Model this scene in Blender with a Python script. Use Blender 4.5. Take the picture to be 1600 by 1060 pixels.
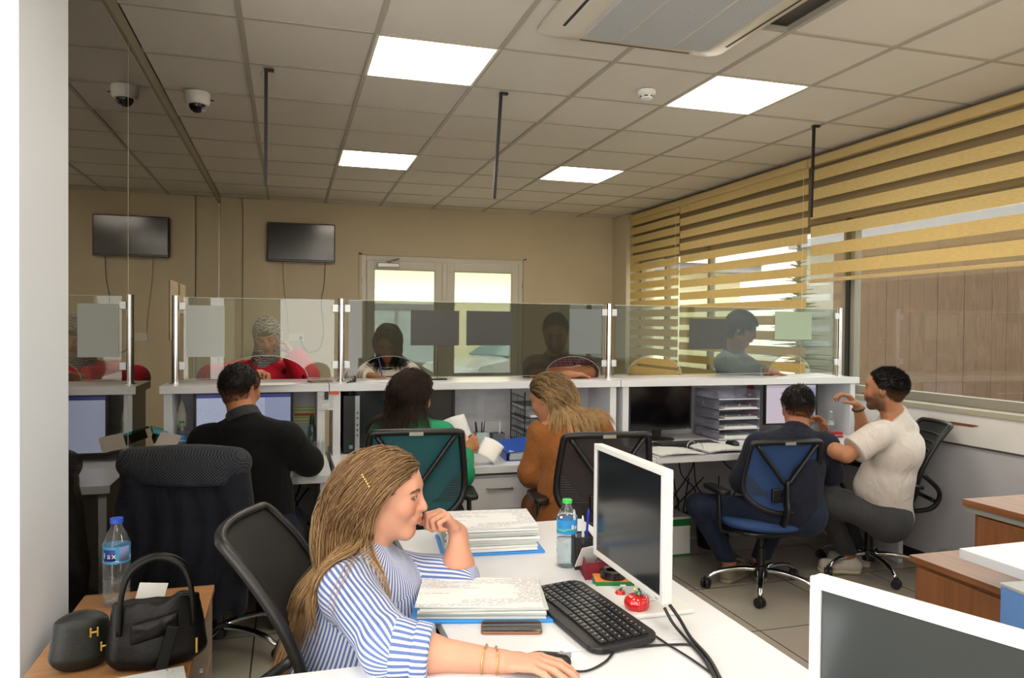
import bpy, math, random
import numpy as np
from mathutils import Vector, Matrix, Euler
PI = math.pi
for o in list(bpy.data.objects): bpy.data.objects.remove(o)
SC = bpy.context.scene
COL = SC.collection

# ---------------------------------------------------------------- camera
FPX, YAW, PITCH, ROLL = 1170.14, .2901, -.0163, .0091
CAM = np.array([.2113, -3.5476, 1.5])
def _axes():
    cy, sy = math.cos(YAW), math.sin(YAW)
    f = np.array([sy, cy, 0.]); r = np.array([cy, -sy, 0.]); u = np.array([0, 0, 1.])
    cp, sp = math.cos(PITCH), math.sin(PITCH)
    f, u = f*cp+u*sp, u*cp-f*sp
    cr, sr = math.cos(ROLL), math.sin(ROLL)
    r, u = r*cr+u*sr, u*cr-r*sr
    return r, u, f
CR, CU, CF = _axes()
cam_data = bpy.data.cameras.new('camera'); cam = bpy.data.objects.new('camera', cam_data); COL.objects.link(cam)
cam_data.sensor_width = 36; cam_data.lens = 36*FPX/1600; cam_data.clip_start = .05
cam.matrix_world = Matrix(((CR[0], CU[0], -CF[0], CAM[0]), (CR[1], CU[1], -CF[1], CAM[1]), (CR[2], CU[2], -CF[2], CAM[2]), (0, 0, 0, 1)))
SC.camera = cam

# ---------------------------------------------------------------- light, exposure
SC.view_settings.view_transform = 'Standard'; SC.view_settings.look = 'None'
SC.view_settings.gamma = 1; SC.view_settings.exposure = 0.45
PANEL_W = 13.0
world = bpy.data.worlds.new('sky'); SC.world = world; world.use_nodes = True
wb = world.node_tree.nodes['Background']; wb.inputs[0].default_value = (1.0, .96, .90, 1); wb.inputs[1].default_value = 4.0
sun = bpy.data.objects.new('sun', bpy.data.lights.new('sun', 'SUN')); COL.objects.link(sun)
sun.data.energy = 4.0; sun.data.angle = .02; sun.data.color = (1, .93, .8)
sun.rotation_euler = Vector((-.02, .62, -.78)).to_track_quat('-Z', 'Y').to_euler()
try:
    SC.cycles.max_bounces = 8; SC.cycles.transparent_max_bounces = 16; SC.cycles.caustics_reflective = False; SC.cycles.caustics_refractive = False
    SC.cycles.sample_clamp_indirect = 4
except Exception: pass

for _n, _loc, _rot, _sx, _sy in (('rear', (.68, -5.62, 1.75), (-PI/2, 0, 0), 1.15, 2.0), ('left', (-.56, -3.7, 1.75), (0, -PI/2, 0), 1.9, 3.2), ('right', (4.40, -.4, 1.7), (0, PI/2, 0), 1.3, 10.0)):  # rear and left openings are unseen and added for daylight
    _l = bpy.data.lights.new('portal_'+_n, 'AREA'); _l.shape = 'RECTANGLE'; _l.size = _sx; _l.size_y = _sy; _l.cycles.is_portal = True
    _o = bpy.data.objects.new('portal_'+_n, _l); COL.objects.link(_o); _o.location = _loc; _o.rotation_euler = _rot
def P(px, py, d):
    "world point seen at photo pixel px,py at distance d (metres) along the view axis"
    return CAM + d*(CF + CR*((px-800)/FPX) + CU*((530-py)/FPX))
def at(px, py, ax, v):
    q = CF + CR*((px-800)/FPX) + CU*((530-py)/FPX)
    return CAM + q*((v-CAM[ax])/q[ax])

# ---------------------------------------------------------------- materials
MATS = {}
def nt(name):
    m = bpy.data.materials.new(name); m.use_nodes = True; t = m.node_tree
    return m, t, t.nodes['Principled BSDF'], t.nodes, t.links
def srgb(h):
    if isinstance(h, str):
        h = h.lstrip('#'); c = [int(h[i:i+2], 16)/255 for i in (0, 2, 4)]
    else: c = [x/255 for x in h]
    return tuple((x/12.92 if x <= .04045 else ((x+.055)/1.055)**2.4) for x in c)+(1,)
def mat(name, col, rough=.5, metal=0, bump=0, bscale=60, var=0, vscale=8, spec=.5, coat=0, sheen=0, trans=0, stretch=None, detail=3):
    if name in MATS: return MATS[name]
    m, t, b, N, L = nt(name); c = srgb(col)
    b.inputs['Base Color'].default_value = c; b.inputs['Roughness'].default_value = rough; b.inputs['Metallic'].default_value = metal
    b.inputs['Specular IOR Level'].default_value = spec; b.inputs['Coat Weight'].default_value = coat
    b.inputs['Sheen Weight'].default_value = sheen; b.inputs['Transmission Weight'].default_value = trans
    if bump or var:
        tc = N.new('ShaderNodeTexCoord'); mp = N.new('ShaderNodeMapping'); L.new(tc.outputs['Object'], mp.inputs[0])
        if stretch: mp.inputs['Scale'].default_value = stretch
    if var:
        n = N.new('ShaderNodeTexNoise'); n.inputs['Scale'].default_value = vscale; n.inputs['Detail'].default_value = detail; L.new(mp.outputs[0], n.inputs[0])
        r = N.new('ShaderNodeValToRGB'); r.color_ramp.elements[0].position = .3; r.color_ramp.elements[1].position = .7
        r.color_ramp.elements[0].color = tuple(max(0, x*(1-var)) for x in c[:3])+(1,); r.color_ramp.elements[1].color = tuple(min(1, x*(1+var*.6)) for x in c[:3])+(1,)
        L.new(n.outputs['Fac'], r.inputs[0]); L.new(r.outputs[0], b.inputs['Base Color'])
    if bump:
        n = N.new('ShaderNodeTexNoise'); n.inputs['Scale'].default_value = bscale; n.inputs['Detail'].default_value = 4; L.new(mp.outputs[0], n.inputs[0])
        bp = N.new('ShaderNodeBump'); bp.inputs['Strength'].default_value = bump; bp.inputs['Distance'].default_value = .01
        L.new(n.outputs['Fac'], bp.inputs['Height']); L.new(bp.outputs[0], b.inputs['Normal'])
    MATS[name] = m; return m
def emis(name, col, s):
    m, t, b, N, L = nt(name); b.inputs['Base Color'].default_value = (.8, .8, .8, 1)
    b.inputs['Emission Color'].default_value = srgb(col); b.inputs['Emission Strength'].default_value = s
    return m
def thin_glass(name, tint, ior=1.5, rough=0.0, haze=0, hazecol='ffffff', gain=1.0):
    m = bpy.data.materials.new(name); m.use_nodes = True; t = m.node_tree; N = t.nodes; L = t.links
    N.remove(N['Principled BSDF']); out = N['Material Output']
    tr = N.new('ShaderNodeBsdfTransparent'); tr.inputs[0].default_value = srgb(tint)
    gl = N.new('ShaderNodeBsdfGlossy'); gl.inputs['Roughness'].default_value = rough; gl.inputs[0].default_value = (.95, .95, .95, 1)
    fr = N.new('ShaderNodeFresnel'); ge = N.new('ShaderNodeNewGeometry'); mr = N.new('ShaderNodeMapRange'); L.new(ge.outputs['Backfacing'], mr.inputs[0]); mr.inputs[3].default_value = ior; mr.inputs[4].default_value = 1/ior; L.new(mr.outputs[0], fr.inputs[0])
    mu = N.new('ShaderNodeMath'); mu.operation = 'MULTIPLY'; mu.inputs[1].default_value = gain; mu.use_clamp = True; L.new(fr.outputs[0], mu.inputs[0])
    mx = N.new('ShaderNodeMixShader'); L.new(mu.outputs[0], mx.inputs[0]); L.new(tr.outputs[0], mx.inputs[1]); L.new(gl.outputs[0], mx.inputs[2])
    last = mx
    if haze:
        df = N.new('ShaderNodeBsdfDiffuse'); df.inputs[0].default_value = srgb(hazecol)
        m2 = N.new('ShaderNodeMixShader'); m2.inputs[0].default_value = haze; L.new(mx.outputs[0], m2.inputs[1]); L.new(df.outputs[0], m2.inputs[2]); last = m2
    L.new(last.outputs[0], out.inputs[0]); return m
def wood(name, c1, c2, scale=(1, 14, 14), rough=.42, axis=None):
    m, t, b, N, L = nt(name)
    tc = N.new('ShaderNodeTexCoord'); mp = N.new('ShaderNodeMapping'); mp.inputs['Scale'].default_value = scale; L.new(tc.outputs['Object'], mp.inputs[0])
    n = N.new('ShaderNodeTexNoise'); n.inputs['Scale'].default_value = 3; n.inputs['Detail'].default_value = 8; n.inputs['Distortion'].default_value = .6; L.new(mp.outputs[0], n.inputs[0])
    r = N.new('ShaderNodeValToRGB'); r.color_ramp.elements[0].position = .3; r.color_ramp.elements[1].position = .72
    r.color_ramp.elements[0].color = srgb(c1); r.color_ramp.elements[1].color = srgb(c2); L.new(n.outputs['Fac'], r.inputs[0]); L.new(r.outputs[0], b.inputs['Base Color'])
    b.inputs['Roughness'].default_value = rough; return m
def paper_mat(name, base='f0efea', ink='8a8a88', scale=(1, 1, 1), rows=60, dens=.5):
    "paper with rows of fine print in UV space"
    m, t, b, N, L = nt(name)
    tc = N.new('ShaderNodeTexCoord'); sp = N.new('ShaderNodeSeparateXYZ'); L.new(tc.outputs['UV'], sp.inputs[0])
    def M(op, a, c=None, v=None):
        n = N.new('ShaderNodeMath'); n.operation = op; L.new(a, n.inputs[0])
        if c is not None: L.new(c, n.inputs[1])
        if v is not None: n.inputs[1].default_value = v
        return n.outputs[0]
    row = M('MULTIPLY', sp.outputs[1], v=rows); fr = M('FRACT', row); ln = M('LESS_THAN', fr, v=.36)
    mp = N.new('ShaderNodeMapping'); mp.inputs['Scale'].default_value = (rows*.9, rows*2, 1); L.new(tc.outputs['UV'], mp.inputs[0])
    n1 = N.new('ShaderNodeTexNoise'); n1.inputs['Scale'].default_value = 1.3; L.new(mp.outputs[0], n1.inputs[0]); w = M('GREATER_THAN', n1.outputs['Fac'], v=.46)
    m2 = N.new('ShaderNodeMapping'); m2.inputs['Scale'].default_value = (2.3, 6.5, 1); L.new(tc.outputs['UV'], m2.inputs[0])
    n2 = N.new('ShaderNodeTexVoronoi'); n2.distance = 'CHEBYCHEV'; n2.inputs['Scale'].default_value = 1; n2.inputs['Randomness'].default_value = .6; L.new(m2.outputs[0], n2.inputs[0])
    s2 = N.new('ShaderNodeSeparateColor'); L.new(n2.outputs['Color'], s2.inputs[0]); blk = M('GREATER_THAN', s2.outputs[0], v=1-dens)
    a = M('MULTIPLY', M('MULTIPLY', ln, w), blk)
    mx = N.new('ShaderNodeMix'); mx.data_type = 'RGBA'; L.new(a, mx.inputs[0]); mx.inputs[6].default_value = srgb(base); mx.inputs[7].default_value = srgb(ink)
    L.new(mx.outputs[2], b.inputs['Base Color']); b.inputs['Roughness'].default_value = .6
    return m

# ---------------------------------------------------------------- meshes
def rotm(rx=0, ry=0, rz=0): return np.array(Euler((rx, ry, rz)).to_matrix())
class MB:
    def __init__(s): s.v = []; s.f = []; s.uv = None; s.u = []
    def add(s, vs, fs, R=None, c=None):
        o = len(s.v)
        for q in vs:
            q = np.array(q, float)
            if R is not None: q = R@q
            if c is not None: q = q+np.array(c, float)
            s.v.append(q)
        s.f += [tuple(i+o for i in f) for f in fs]; return s
    def box(s, c, d, R=None):
        x, y, z = [k/2 for k in d]
        vs = [(-x, -y, -z), (x, -y, -z), (x, y, -z), (-x, y, -z), (-x, -y, z), (x, -y, z), (x, y, z), (-x, y, z)]
        return s.add(vs, [(3, 2, 1, 0), (4, 5, 6, 7), (0, 1, 5, 4), (1, 2, 6, 5), (2, 3, 7, 6), (3, 0, 4, 7)], R, c)
    def bx(s, x0, x1, y0, y1, z0, z1): return s.box(((x0+x1)/2, (y0+y1)/2, (z0+z1)/2), (x1-x0, y1-y0, z1-z0))
    def lathe(s, prof, seg=24, R=None, c=None, sx=1, sy=1):
        vs = []; n = len(prof)
        for r, z in prof:
            for k in range(seg):
                a = 2*PI*k/seg; vs.append((r*math.cos(a)*sx, r*math.sin(a)*sy, z))
        fs = [(i*seg+k, i*seg+(k+1) % seg, (i+1)*seg+(k+1) % seg, (i+1)*seg+k) for i in range(n-1) for k in range(seg)]
        if prof[0][0] > 1e-5: fs.append(tuple(range(seg))[::-1])
        if prof[-1][0] > 1e-5: fs.append(tuple((n-1)*seg+k for k in range(seg)))
        return s.add(vs, fs, R, c)
    def cyl(s, p0, p1, r0, r1=None, seg=16):
        p0 = np.array(p0, float); p1 = np.array(p1, float); r1 = r0 if r1 is None else r1; d = p1-p0; l = np.linalg.norm(d)
        R = np.array(Vector(d).to_track_quat('Z', 'Y').to_matrix()); return s.lathe([(r0, 0), (r1, l)], seg, R, p0)
    def sph(s, c, r, seg=16, R=None):
        r = (r, r, r) if np.isscalar(r) else r; n = seg//2
        prof = [(math.sin(PI*i/n), -math.cos(PI*i/n)) for i in range(n+1)]
        vs = []; 
        for a, z in prof:
            for k in range(seg): vs.append((a*math.cos(2*PI*k/seg)*r[0], a*math.sin(2*PI*k/seg)*r[1], z*r[2]))
        return s.add(vs, [(i*seg+k, i*seg+(k+1) % seg, (i+1)*seg+(k+1) % seg, (i+1)*seg+k) for i in range(n) for k in range(seg)], R, c)
    def tube(s, pts, r, seg=8, flat=1.0, closed=False, cap=True, up=None):
        pts = np.array(pts, float); n = len(pts); rr = np.full(n, r) if np.isscalar(r) else np.array(r)
        T = np.gradient(pts, axis=0)
        if closed: T = np.roll(pts, -1, 0)-np.roll(pts, 1, 0)
        T /= np.linalg.norm(T, axis=1)[:, None]+1e-9
        nrm = np.array(up, float) if up is not None else (np.array([0, 0, 1.]) if abs(T[0][2]) < .9 else np.array([1., 0, 0])); vs = []
        for i in range(n):
            if up is not None: nrm = np.array(up, float)
            nrm = nrm-T[i]*(nrm@T[i]); nrm /= np.linalg.norm(nrm)+1e-9; b = np.cross(T[i], nrm)
            for k in range(seg):
                a = 2*PI*(k+.5)/seg; vs.append(pts[i]+rr[i]*(math.cos(a)*b+math.sin(a)*nrm*flat))
        m = n if closed else n-1
        fs = [(i*seg+k, i*seg+(k+1) % seg, ((i+1) % n)*seg+(k+1) % seg, ((i+1) % n)*seg+k) for i in range(m) for k in range(seg)]
        if cap and not closed: fs += [tuple(range(seg))[::-1], tuple((n-1)*seg+k for k in range(seg))]
        return s.add(vs, fs)
    def prism(s, poly, z0, z1, R=None, c=None):
        n = len(poly); vs = [(x, y, z0) for x, y in poly]+[(x, y, z1) for x, y in poly]
        return s.add(vs, [tuple(range(n))[::-1], tuple(range(n, 2*n))]+[(k, (k+1) % n, n+(k+1) % n, n+k) for k in range(n)], R, c)
    def grid(s, fn, nu, nv, th=None):
        vs = [fn(i/nu, j/nv) for j in range(nv+1) for i in range(nu+1)]
        fs = [(j*(nu+1)+i, j*(nu+1)+i+1, (j+1)*(nu+1)+i+1, (j+1)*(nu+1)+i) for j in range(nv) for i in range(nu)]
        return s.add(vs, fs)
    def mesh(s, name):
        me = bpy.data.meshes.new(name); me.from_pydata([tuple(map(float, q)) for q in s.v], [], s.f); me.update(); return me
def curve(ctrl, n=24):
    "catmull-rom through control points"
    c = np.array(ctrl, float); c = np.vstack([2*c[0]-c[1], c, 2*c[-1]-c[-2]]); out = []
    m = len(c)-3
    for i in range(n+1):
        t = i/n*m; k = min(int(t), m-1); t -= k; a, b, d, e = c[k:k+4]
        out.append(.5*((2*b)+(d-a)*t+(2*a-5*b+4*d-e)*t*t+(-a+3*b-3*d+e)*t**3))
    return np.array(out)
def obj(name, mb, m, parent=None, smooth=False, bev=0, seg=2, sub=0, solid=0, auto=True, uv=None):
    me = mb.mesh(name) if isinstance(mb, MB) else mb
    me.name = name
    o = bpy.data.objects.new(name, me); COL.objects.link(o)
    for k in (m if isinstance(m, (list, tuple)) else [m]): me.materials.append(k)
    if parent is not None: o.parent = parent
    if uv is not None: boxuv(me, uv)
    if solid: md = o.modifiers.new('thick', 'SOLIDIFY'); md.thickness = solid; md.offset = 0
    if bev: md = o.modifiers.new('bevel', 'BEVEL'); md.width = bev; md.segments = seg; md.limit_method = 'ANGLE'; md.angle_limit = .6
    if sub: md = o.modifiers.new('sub', 'SUBSURF'); md.levels = sub; md.render_levels = sub
    if smooth:
        me.polygons.foreach_set('use_smooth', [True]*len(me.polygons))
        if smooth == 'auto':
            try: me.set_sharp_from_angle(angle=.7)
            except Exception: pass
    return o
def boxuv(me, s=1.0):
    "planar uv by dominant face axis; s>0 metric scale, 'fit' maps bounds to 0..1"
    uvl = me.uv_layers.new(name='UVMap'); V = np.array([v.co for v in me.vertices]); lo = V.min(0); sz = np.maximum(V.max(0)-lo, 1e-6)
    for p in me.polygons:
        a = int(np.argmax(np.abs(p.normal))); ax = [(1, 2), (0, 2), (0, 1)][a]
        for li in p.loop_indices:
            q = V[me.loops[li].vertex_index]
            uvl.data[li].uv = ((q[ax[0]]-lo[ax[0]])/sz[ax[0]], (q[ax[1]]-lo[ax[1]])/sz[ax[1]]) if s == 'fit' else (q[ax[0]]*s, q[ax[1]]*s)
def thing(name, label, cat, loc=(0, 0, 0), rz=0, group=None, rot=None):
    o = bpy.data.objects.new(name, None); COL.objects.link(o); o.location = [float(q) for q in loc]; o.rotation_euler = rot if rot is not None else (0, 0, rz)
    o.empty_display_size = .05; o['label'] = label; o['category'] = cat
    if group: o['group'] = group
    return o
def tag(o, label, cat, group=None, kind=None):
    o['label'] = label; o['category'] = cat
    if group: o['group'] = group
    if kind: o['kind'] = kind
    return o
def struct(name, mb, m, **k):
    o = obj(name, mb, m, **k); o['kind'] = 'structure'; return o
def dup(root, loc=None, rz=None, label=None, group=None):
    def cp(o, par):
        c = o.copy(); COL.objects.link(c)
        if par is not None: c.parent = par
        for ch in list(o.children): cp(ch, c)
        return c
    r = cp(root, None)
    if loc is not None: r.location = [float(q) for q in loc]
    if rz is not None: r.rotation_euler = (0, 0, rz)
    if label: r['label'] = label
    if group: r['group'] = group
    return r
def place(o, loc, rz=0):
    o.location = [float(q) for q in loc]; o.rotation_euler = (0, 0, rz); return o
def text(name, body, size, m, parent, M, ext=.0004):
    cu = bpy.data.curves.new(name, 'FONT'); cu.body = body; cu.size = size; cu.extrude = ext; cu.align_x = 'CENTER'; cu.align_y = 'CENTER'
    o = bpy.data.objects.new(name, cu); COL.objects.link(o); dg = bpy.context.evaluated_depsgraph_get(); dg.update()
    me = bpy.data.meshes.new_from_object(o.evaluated_get(dg)); bpy.data.objects.remove(o)
    me.materials.clear(); me.materials.append(m); me.transform(M)
    n = bpy.data.objects.new(name, me); COL.objects.link(n); n.parent = parent; return n
# ================================================================ implicit bodies
def V3(*a): return np.array(a if len(a) > 1 else a[0], float)
def unit(v): v = V3(v) if not isinstance(v, np.ndarray) else v; return v/(np.linalg.norm(v)+1e-12)
def lerp(a, b, t): return a+(b-a)*t
class Prim:
    __slots__ = ('a', 'b', 'ra', 'rb', 'R', 'k', 'op', 'ell', 'tag')
    def __init__(s, a, b, ra, rb, side=None, k=.02, op=1, tag='', R=None):
        s.a = V3(a); s.b = V3(b); s.k = k; s.op = op; s.tag = tag; s.ell = side is not None or R is not None
        if s.ell:
            if R is None:
                ax = unit(s.b-s.a) if np.linalg.norm(s.b-s.a) > 1e-6 else V3(0, 0, 1)
                sd = V3(side); sd = unit(sd-ax*(sd@ax)); R = np.array([sd, np.cross(ax, sd), ax])
            s.R = R
            f = lambda r: V3(r, r, r) if np.isscalar(r) else (V3(r[0], r[1], min(r)) if len(r) == 2 else V3(r))
            s.ra = f(ra); s.rb = f(rb)
        else: s.R = None; s.ra = ra; s.rb = rb
    def d(s, p):
        ba = s.b-s.a; l2 = ba@ba
        if l2 < 1e-10: q = p-s.a; t = np.zeros(len(p))
        else: t = np.clip((p-s.a)@ba/l2, 0, 1); q = p-s.a-t[:, None]*ba
        if not s.ell: return np.sqrt((q*q).sum(1))-(s.ra+(s.rb-s.ra)*t)
        q = q@s.R.T; r = s.ra+(s.rb-s.ra)*t[:, None]
        u = q/r; k0 = np.sqrt((u*u).sum(1)); w = u/r; k1 = np.sqrt((w*w).sum(1))+1e-9
        return np.where(k0 < 1e-3, -r.min(1), k0*(k0-1)/k1)
    def bb(s):
        m = max(np.max(s.ra), np.max(s.rb))+s.k
        return np.minimum(s.a, s.b)-m, np.maximum(s.a, s.b)+m
def fold(res, d, k, op):
    if op == 1:
        h = np.maximum(k-np.abs(res-d), 0)/k; return np.minimum(res, d)-h*h*k*.25
    if op == -1:   # subtract
        d = -d; h = np.maximum(k-np.abs(res-d), 0)/k; return np.maximum(res, d)+h*h*k*.25
    h = np.maximum(k-np.abs(res-d), 0)/k; return np.maximum(res, d)+h*h*k*.25     # 0: intersect
class Plane:
    "keeps the side opposite to n"
    def __init__(s, c, n, k=.004, sph=None): s.c = V3(c); s.n = unit(V3(n)); s.k = k; s.op = 0; s.sph = sph; s.tag = ''
    def d(s, p):
        v = (p-s.c)@s.n
        if s.sph is not None: v = np.where(((p-s.c)**2).sum(1) < s.sph**2, v, -1.)
        return v
def sdf(prims, p):
    r = np.full(len(p), 1.0)
    for q in prims: r = fold(r, q.d(p), q.k, q.op)
    return r
def mesh_sdf(prims, h=.006, off=0.0, disp=None, smooth=1):
    pos = [q for q in prims if isinstance(q, Prim) and q.op == 1]
    lo = np.min([q.bb()[0] for q in pos], 0)-2*h-off; hi = np.max([q.bb()[1] for q in pos], 0)+2*h+off
    B = 8; bs = B*h; n = np.ceil((hi-lo)/bs).astype(int)
    I = np.stack(np.meshgrid(*[np.arange(k) for k in n], indexing='ij'), -1).reshape(-1, 3)
    cen = lo+(I+.5)*bs; R = bs*.87; Dc = []
    r = np.full(len(cen), 1.0)
    for q in prims: dc = q.d(cen); Dc.append(dc); r = fold(r, dc, q.k, q.op)
    act = np.abs(r-off) < R*1.5+.012; I = I[act]; Dc = [d[act] for d in Dc]
    g = np.stack(np.meshgrid(*[np.arange(B+1)]*3, indexing='ij'), -1).reshape(-1, 3)
    vkeys = []; vpos = []; edges = [[], [], []]; S = n*B+4
    key = lambda c: (c[..., 0].astype(np.int64)*S[1]+c[..., 1])*S[2]+c[..., 2]
    CH = 600
    for s0 in range(0, len(I), CH):
        Ib = I[s0:s0+CH]; gi = Ib[:, None, :]*B+g[None]; pts = lo+gi*h; F = np.full(gi.shape[:2], 1.0)
        for q, dc in zip(prims, Dc):
            dd = dc[s0:s0+CH]
            m = (dd < R*1.6+q.k+.02+off) if (q.op == 1 and isinstance(q, Prim)) else ((dd < R*1.6+q.k+.02) if q.op == -1 else np.ones(len(Ib), bool))
            if not m.any(): continue
            F[m] = fold(F[m].ravel(), q.d(pts[m].reshape(-1, 3)), q.k, q.op).reshape(-1, len(g))
        if disp is not None: F = F+disp(pts.reshape(-1, 3)).reshape(F.shape)
        F = (F-off).reshape(-1, B+1, B+1, B+1); neg = F < 0
        c8 = [(i, j, k) for i in (0, 1) for j in (0, 1) for k in (0, 1)]
        sl = lambda A, c: A[:, c[0]:c[0]+B, c[1]:c[1]+B, c[2]:c[2]+B]
        cnt = sum(sl(neg, c).astype(np.int8) for c in c8); mix = (cnt > 0) & (cnt < 8)
        idx = np.argwhere(mix)
        if len(idx) == 0: continue
        fv = {c: F[idx[:, 0], idx[:, 1]+c[0], idx[:, 2]+c[1], idx[:, 3]+c[2]] for c in c8}
        acc = np.zeros((len(idx), 3)); num = np.zeros(len(idx))
        for c in c8:
            for ax in range(3):
                if c[ax]: continue
                c2 = list(c); c2[ax] = 1; c2 = tuple(c2); a, b = fv[c], fv[c2]; m = (a < 0) != (b < 0)
                t = np.where(m, a/(a-b+1e-12), 0); pt = np.array(c, float)+np.zeros((len(idx), 3)); pt[:, ax] = t
                acc += pt*m[:, None]; num += m
        cell = Ib[idx[:, 0]]*B+idx[:, 1:]
        vkeys.append(key(cell+1)); vpos.append(lo+(cell+acc/num[:, None])*h)
        for ax in range(3):
            c2 = [0, 0, 0]; c2[ax] = 1; a, b = fv[(0, 0, 0)], fv[tuple(c2)]; m = (a < 0) != (b < 0)
            edges[ax].append(np.column_stack([cell[m]+1, (a[m] < 0)]))
    K = np.concatenate(vkeys); Pp = np.concatenate(vpos); o = np.argsort(K); K = K[o]; Pp = Pp[o]
    st = np.array([S[1]*S[2], S[2], 1]); faces = []
    for ax in range(3):
        e = np.concatenate(edges[ax]).astype(np.int64); k0 = key(e[:, :3]); b_, c_ = [(1, 2), (2, 0), (0, 1)][ax]
        ks = np.stack([k0, k0-st[b_], k0-st[b_]-st[c_], k0-st[c_]], 1)
        ii = np.searchsorted(K, ks); ii = np.minimum(ii, len(K)-1); ok = (K[ii] == ks).all(1); q = ii[ok]; fl = e[ok, 3] == 0
        q[fl] = q[fl][:, ::-1]; faces.append(q)
    Fq = np.concatenate(faces)
    for _ in range(smooth):
        A = np.zeros_like(Pp); C = np.zeros(len(Pp))
        for i in range(4):
            a, b = Fq[:, i], Fq[:, (i+1) % 4]
            np.add.at(A, a, Pp[b]); np.add.at(C, a, 1); np.add.at(A, b, Pp[a]); np.add.at(C, b, 1)
        Pp = Pp*.5+.5*A/np.maximum(C, 1)[:, None]
    return Pp, Fq
def npmesh(name, V, F, colors=None, uvs=None):
    me = bpy.data.meshes.new(name); n = F.shape[1]
    me.vertices.add(len(V)); me.vertices.foreach_set('co', np.ascontiguousarray(V, np.float32).ravel())
    me.loops.add(F.size); me.loops.foreach_set('vertex_index', np.ascontiguousarray(F, np.int32).ravel())
    me.polygons.add(len(F)); me.polygons.foreach_set('loop_start', np.arange(len(F), dtype=np.int32)*n)
    me.polygons.foreach_set('use_smooth', np.ones(len(F), bool))
    me.update(calc_edges=True)
    if colors is not None:
        a = me.color_attributes.new('Col', 'FLOAT_COLOR', 'POINT'); a.data.foreach_set('color', np.column_stack([colors, np.ones(len(V))]).astype(np.float32).ravel())
    if uvs is not None:
        u = me.uv_layers.new(name='UVMap'); u.data.foreach_set('uv', uvs.reshape(-1, 2).astype(np.float32).ravel())
    return me
def snoise(p, f, seed=0):
    "cheap smooth 3-d noise from summed sines"
    r = np.random.RandomState(seed); s = 0
    for i in range(6):
        w = r.randn(3)*f; s = s+np.sin(p@w+r.rand()*7)
    return s/6
def garment(name, prims, m, root, h=.007, off=0, uvp=None, wr=.004, wf=14, seed=1, at0=None, smooth=1):
    V, F = mesh_sdf(prims, h, off, (lambda p: wr*snoise(p*V3(1, 1, .8), wf, seed)+wr*.5*snoise(p, wf*2.3, seed+1)) if wr else None, smooth)
    uvs = None
    if uvp:
        c = V[F].mean(1); D = np.stack([q.d(c) for q in uvp], 1); w = D.argmin(1); uvs = np.zeros((len(F), 4, 2))
        for i, q in enumerate(uvp):
            mk = w == i
            if not mk.any(): continue
            ax = unit(q.b-q.a)
            if q.R is not None: sd, sd2 = q.R[0], q.R[1]; r = (q.ra.max()+q.ra.min())/2
            else:
                t = V3(0, 0, 1) if abs(ax[2]) < .8 else V3(1, 0, 0); sd = unit(np.cross(ax, t)); sd2 = np.cross(ax, sd); r = (q.ra+q.rb)/2
            X = V[F[mk]]-q.a; x = X@sd; y = X@sd2
            if q.R is not None: x = x/q.ra[0]*r; y = y/q.ra[1]*r
            an = np.arctan2(y, x); a0 = an[:, :1]; an = a0+(an-a0+PI) % (2*PI)-PI
            uvs[mk, :, 0] = an*r; uvs[mk, :, 1] = X@ax
    o = obj(name, npmesh(name, V-root_at(root), F, uvs=uvs), m, root); return o
def root_at(root): return np.array(root.location)
# ================================================================ people
def attr_mat(name, rough=.5, sss=0, spec=.5, bump=0, bscale=200, sheen=0, aniso=0):
    m, t, b, N, L = nt(name); a = N.new('ShaderNodeAttribute'); a.attribute_name = 'Col'; L.new(a.outputs['Color'], b.inputs['Base Color'])
    b.inputs['Roughness'].default_value = rough; b.inputs['Specular IOR Level'].default_value = spec; b.inputs['Sheen Weight'].default_value = sheen
    if sss: b.inputs['Subsurface Weight'].default_value = sss; b.inputs['Subsurface Radius'].default_value = (.012, .005, .003); b.inputs['Subsurface Scale'].default_value = .6
    if aniso: b.inputs['Anisotropic'].default_value = aniso
    if bump:
        n = N.new('ShaderNodeTexNoise'); n.inputs['Scale'].default_value = bscale; tc = N.new('ShaderNodeTexCoord'); L.new(tc.outputs['Object'], n.inputs[0])
        bp = N.new('ShaderNodeBump'); bp.inputs['Strength'].default_value = bump; bp.inputs['Distance'].default_value = .002; L.new(n.outputs['Fac'], bp.inputs['Height']); L.new(bp.outputs[0], b.inputs['Normal'])
    return m
M_SKIN = attr_mat('skin', .5, .12, .4, .15, 300)
M_HAIR = attr_mat('hair', .46, 0, .35, .5, 500, 0, .4)
M_EYE = mat('eye_white', 'e8e2da', .2); M_IRIS = mat('iris', '2a1a10', .15)

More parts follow.
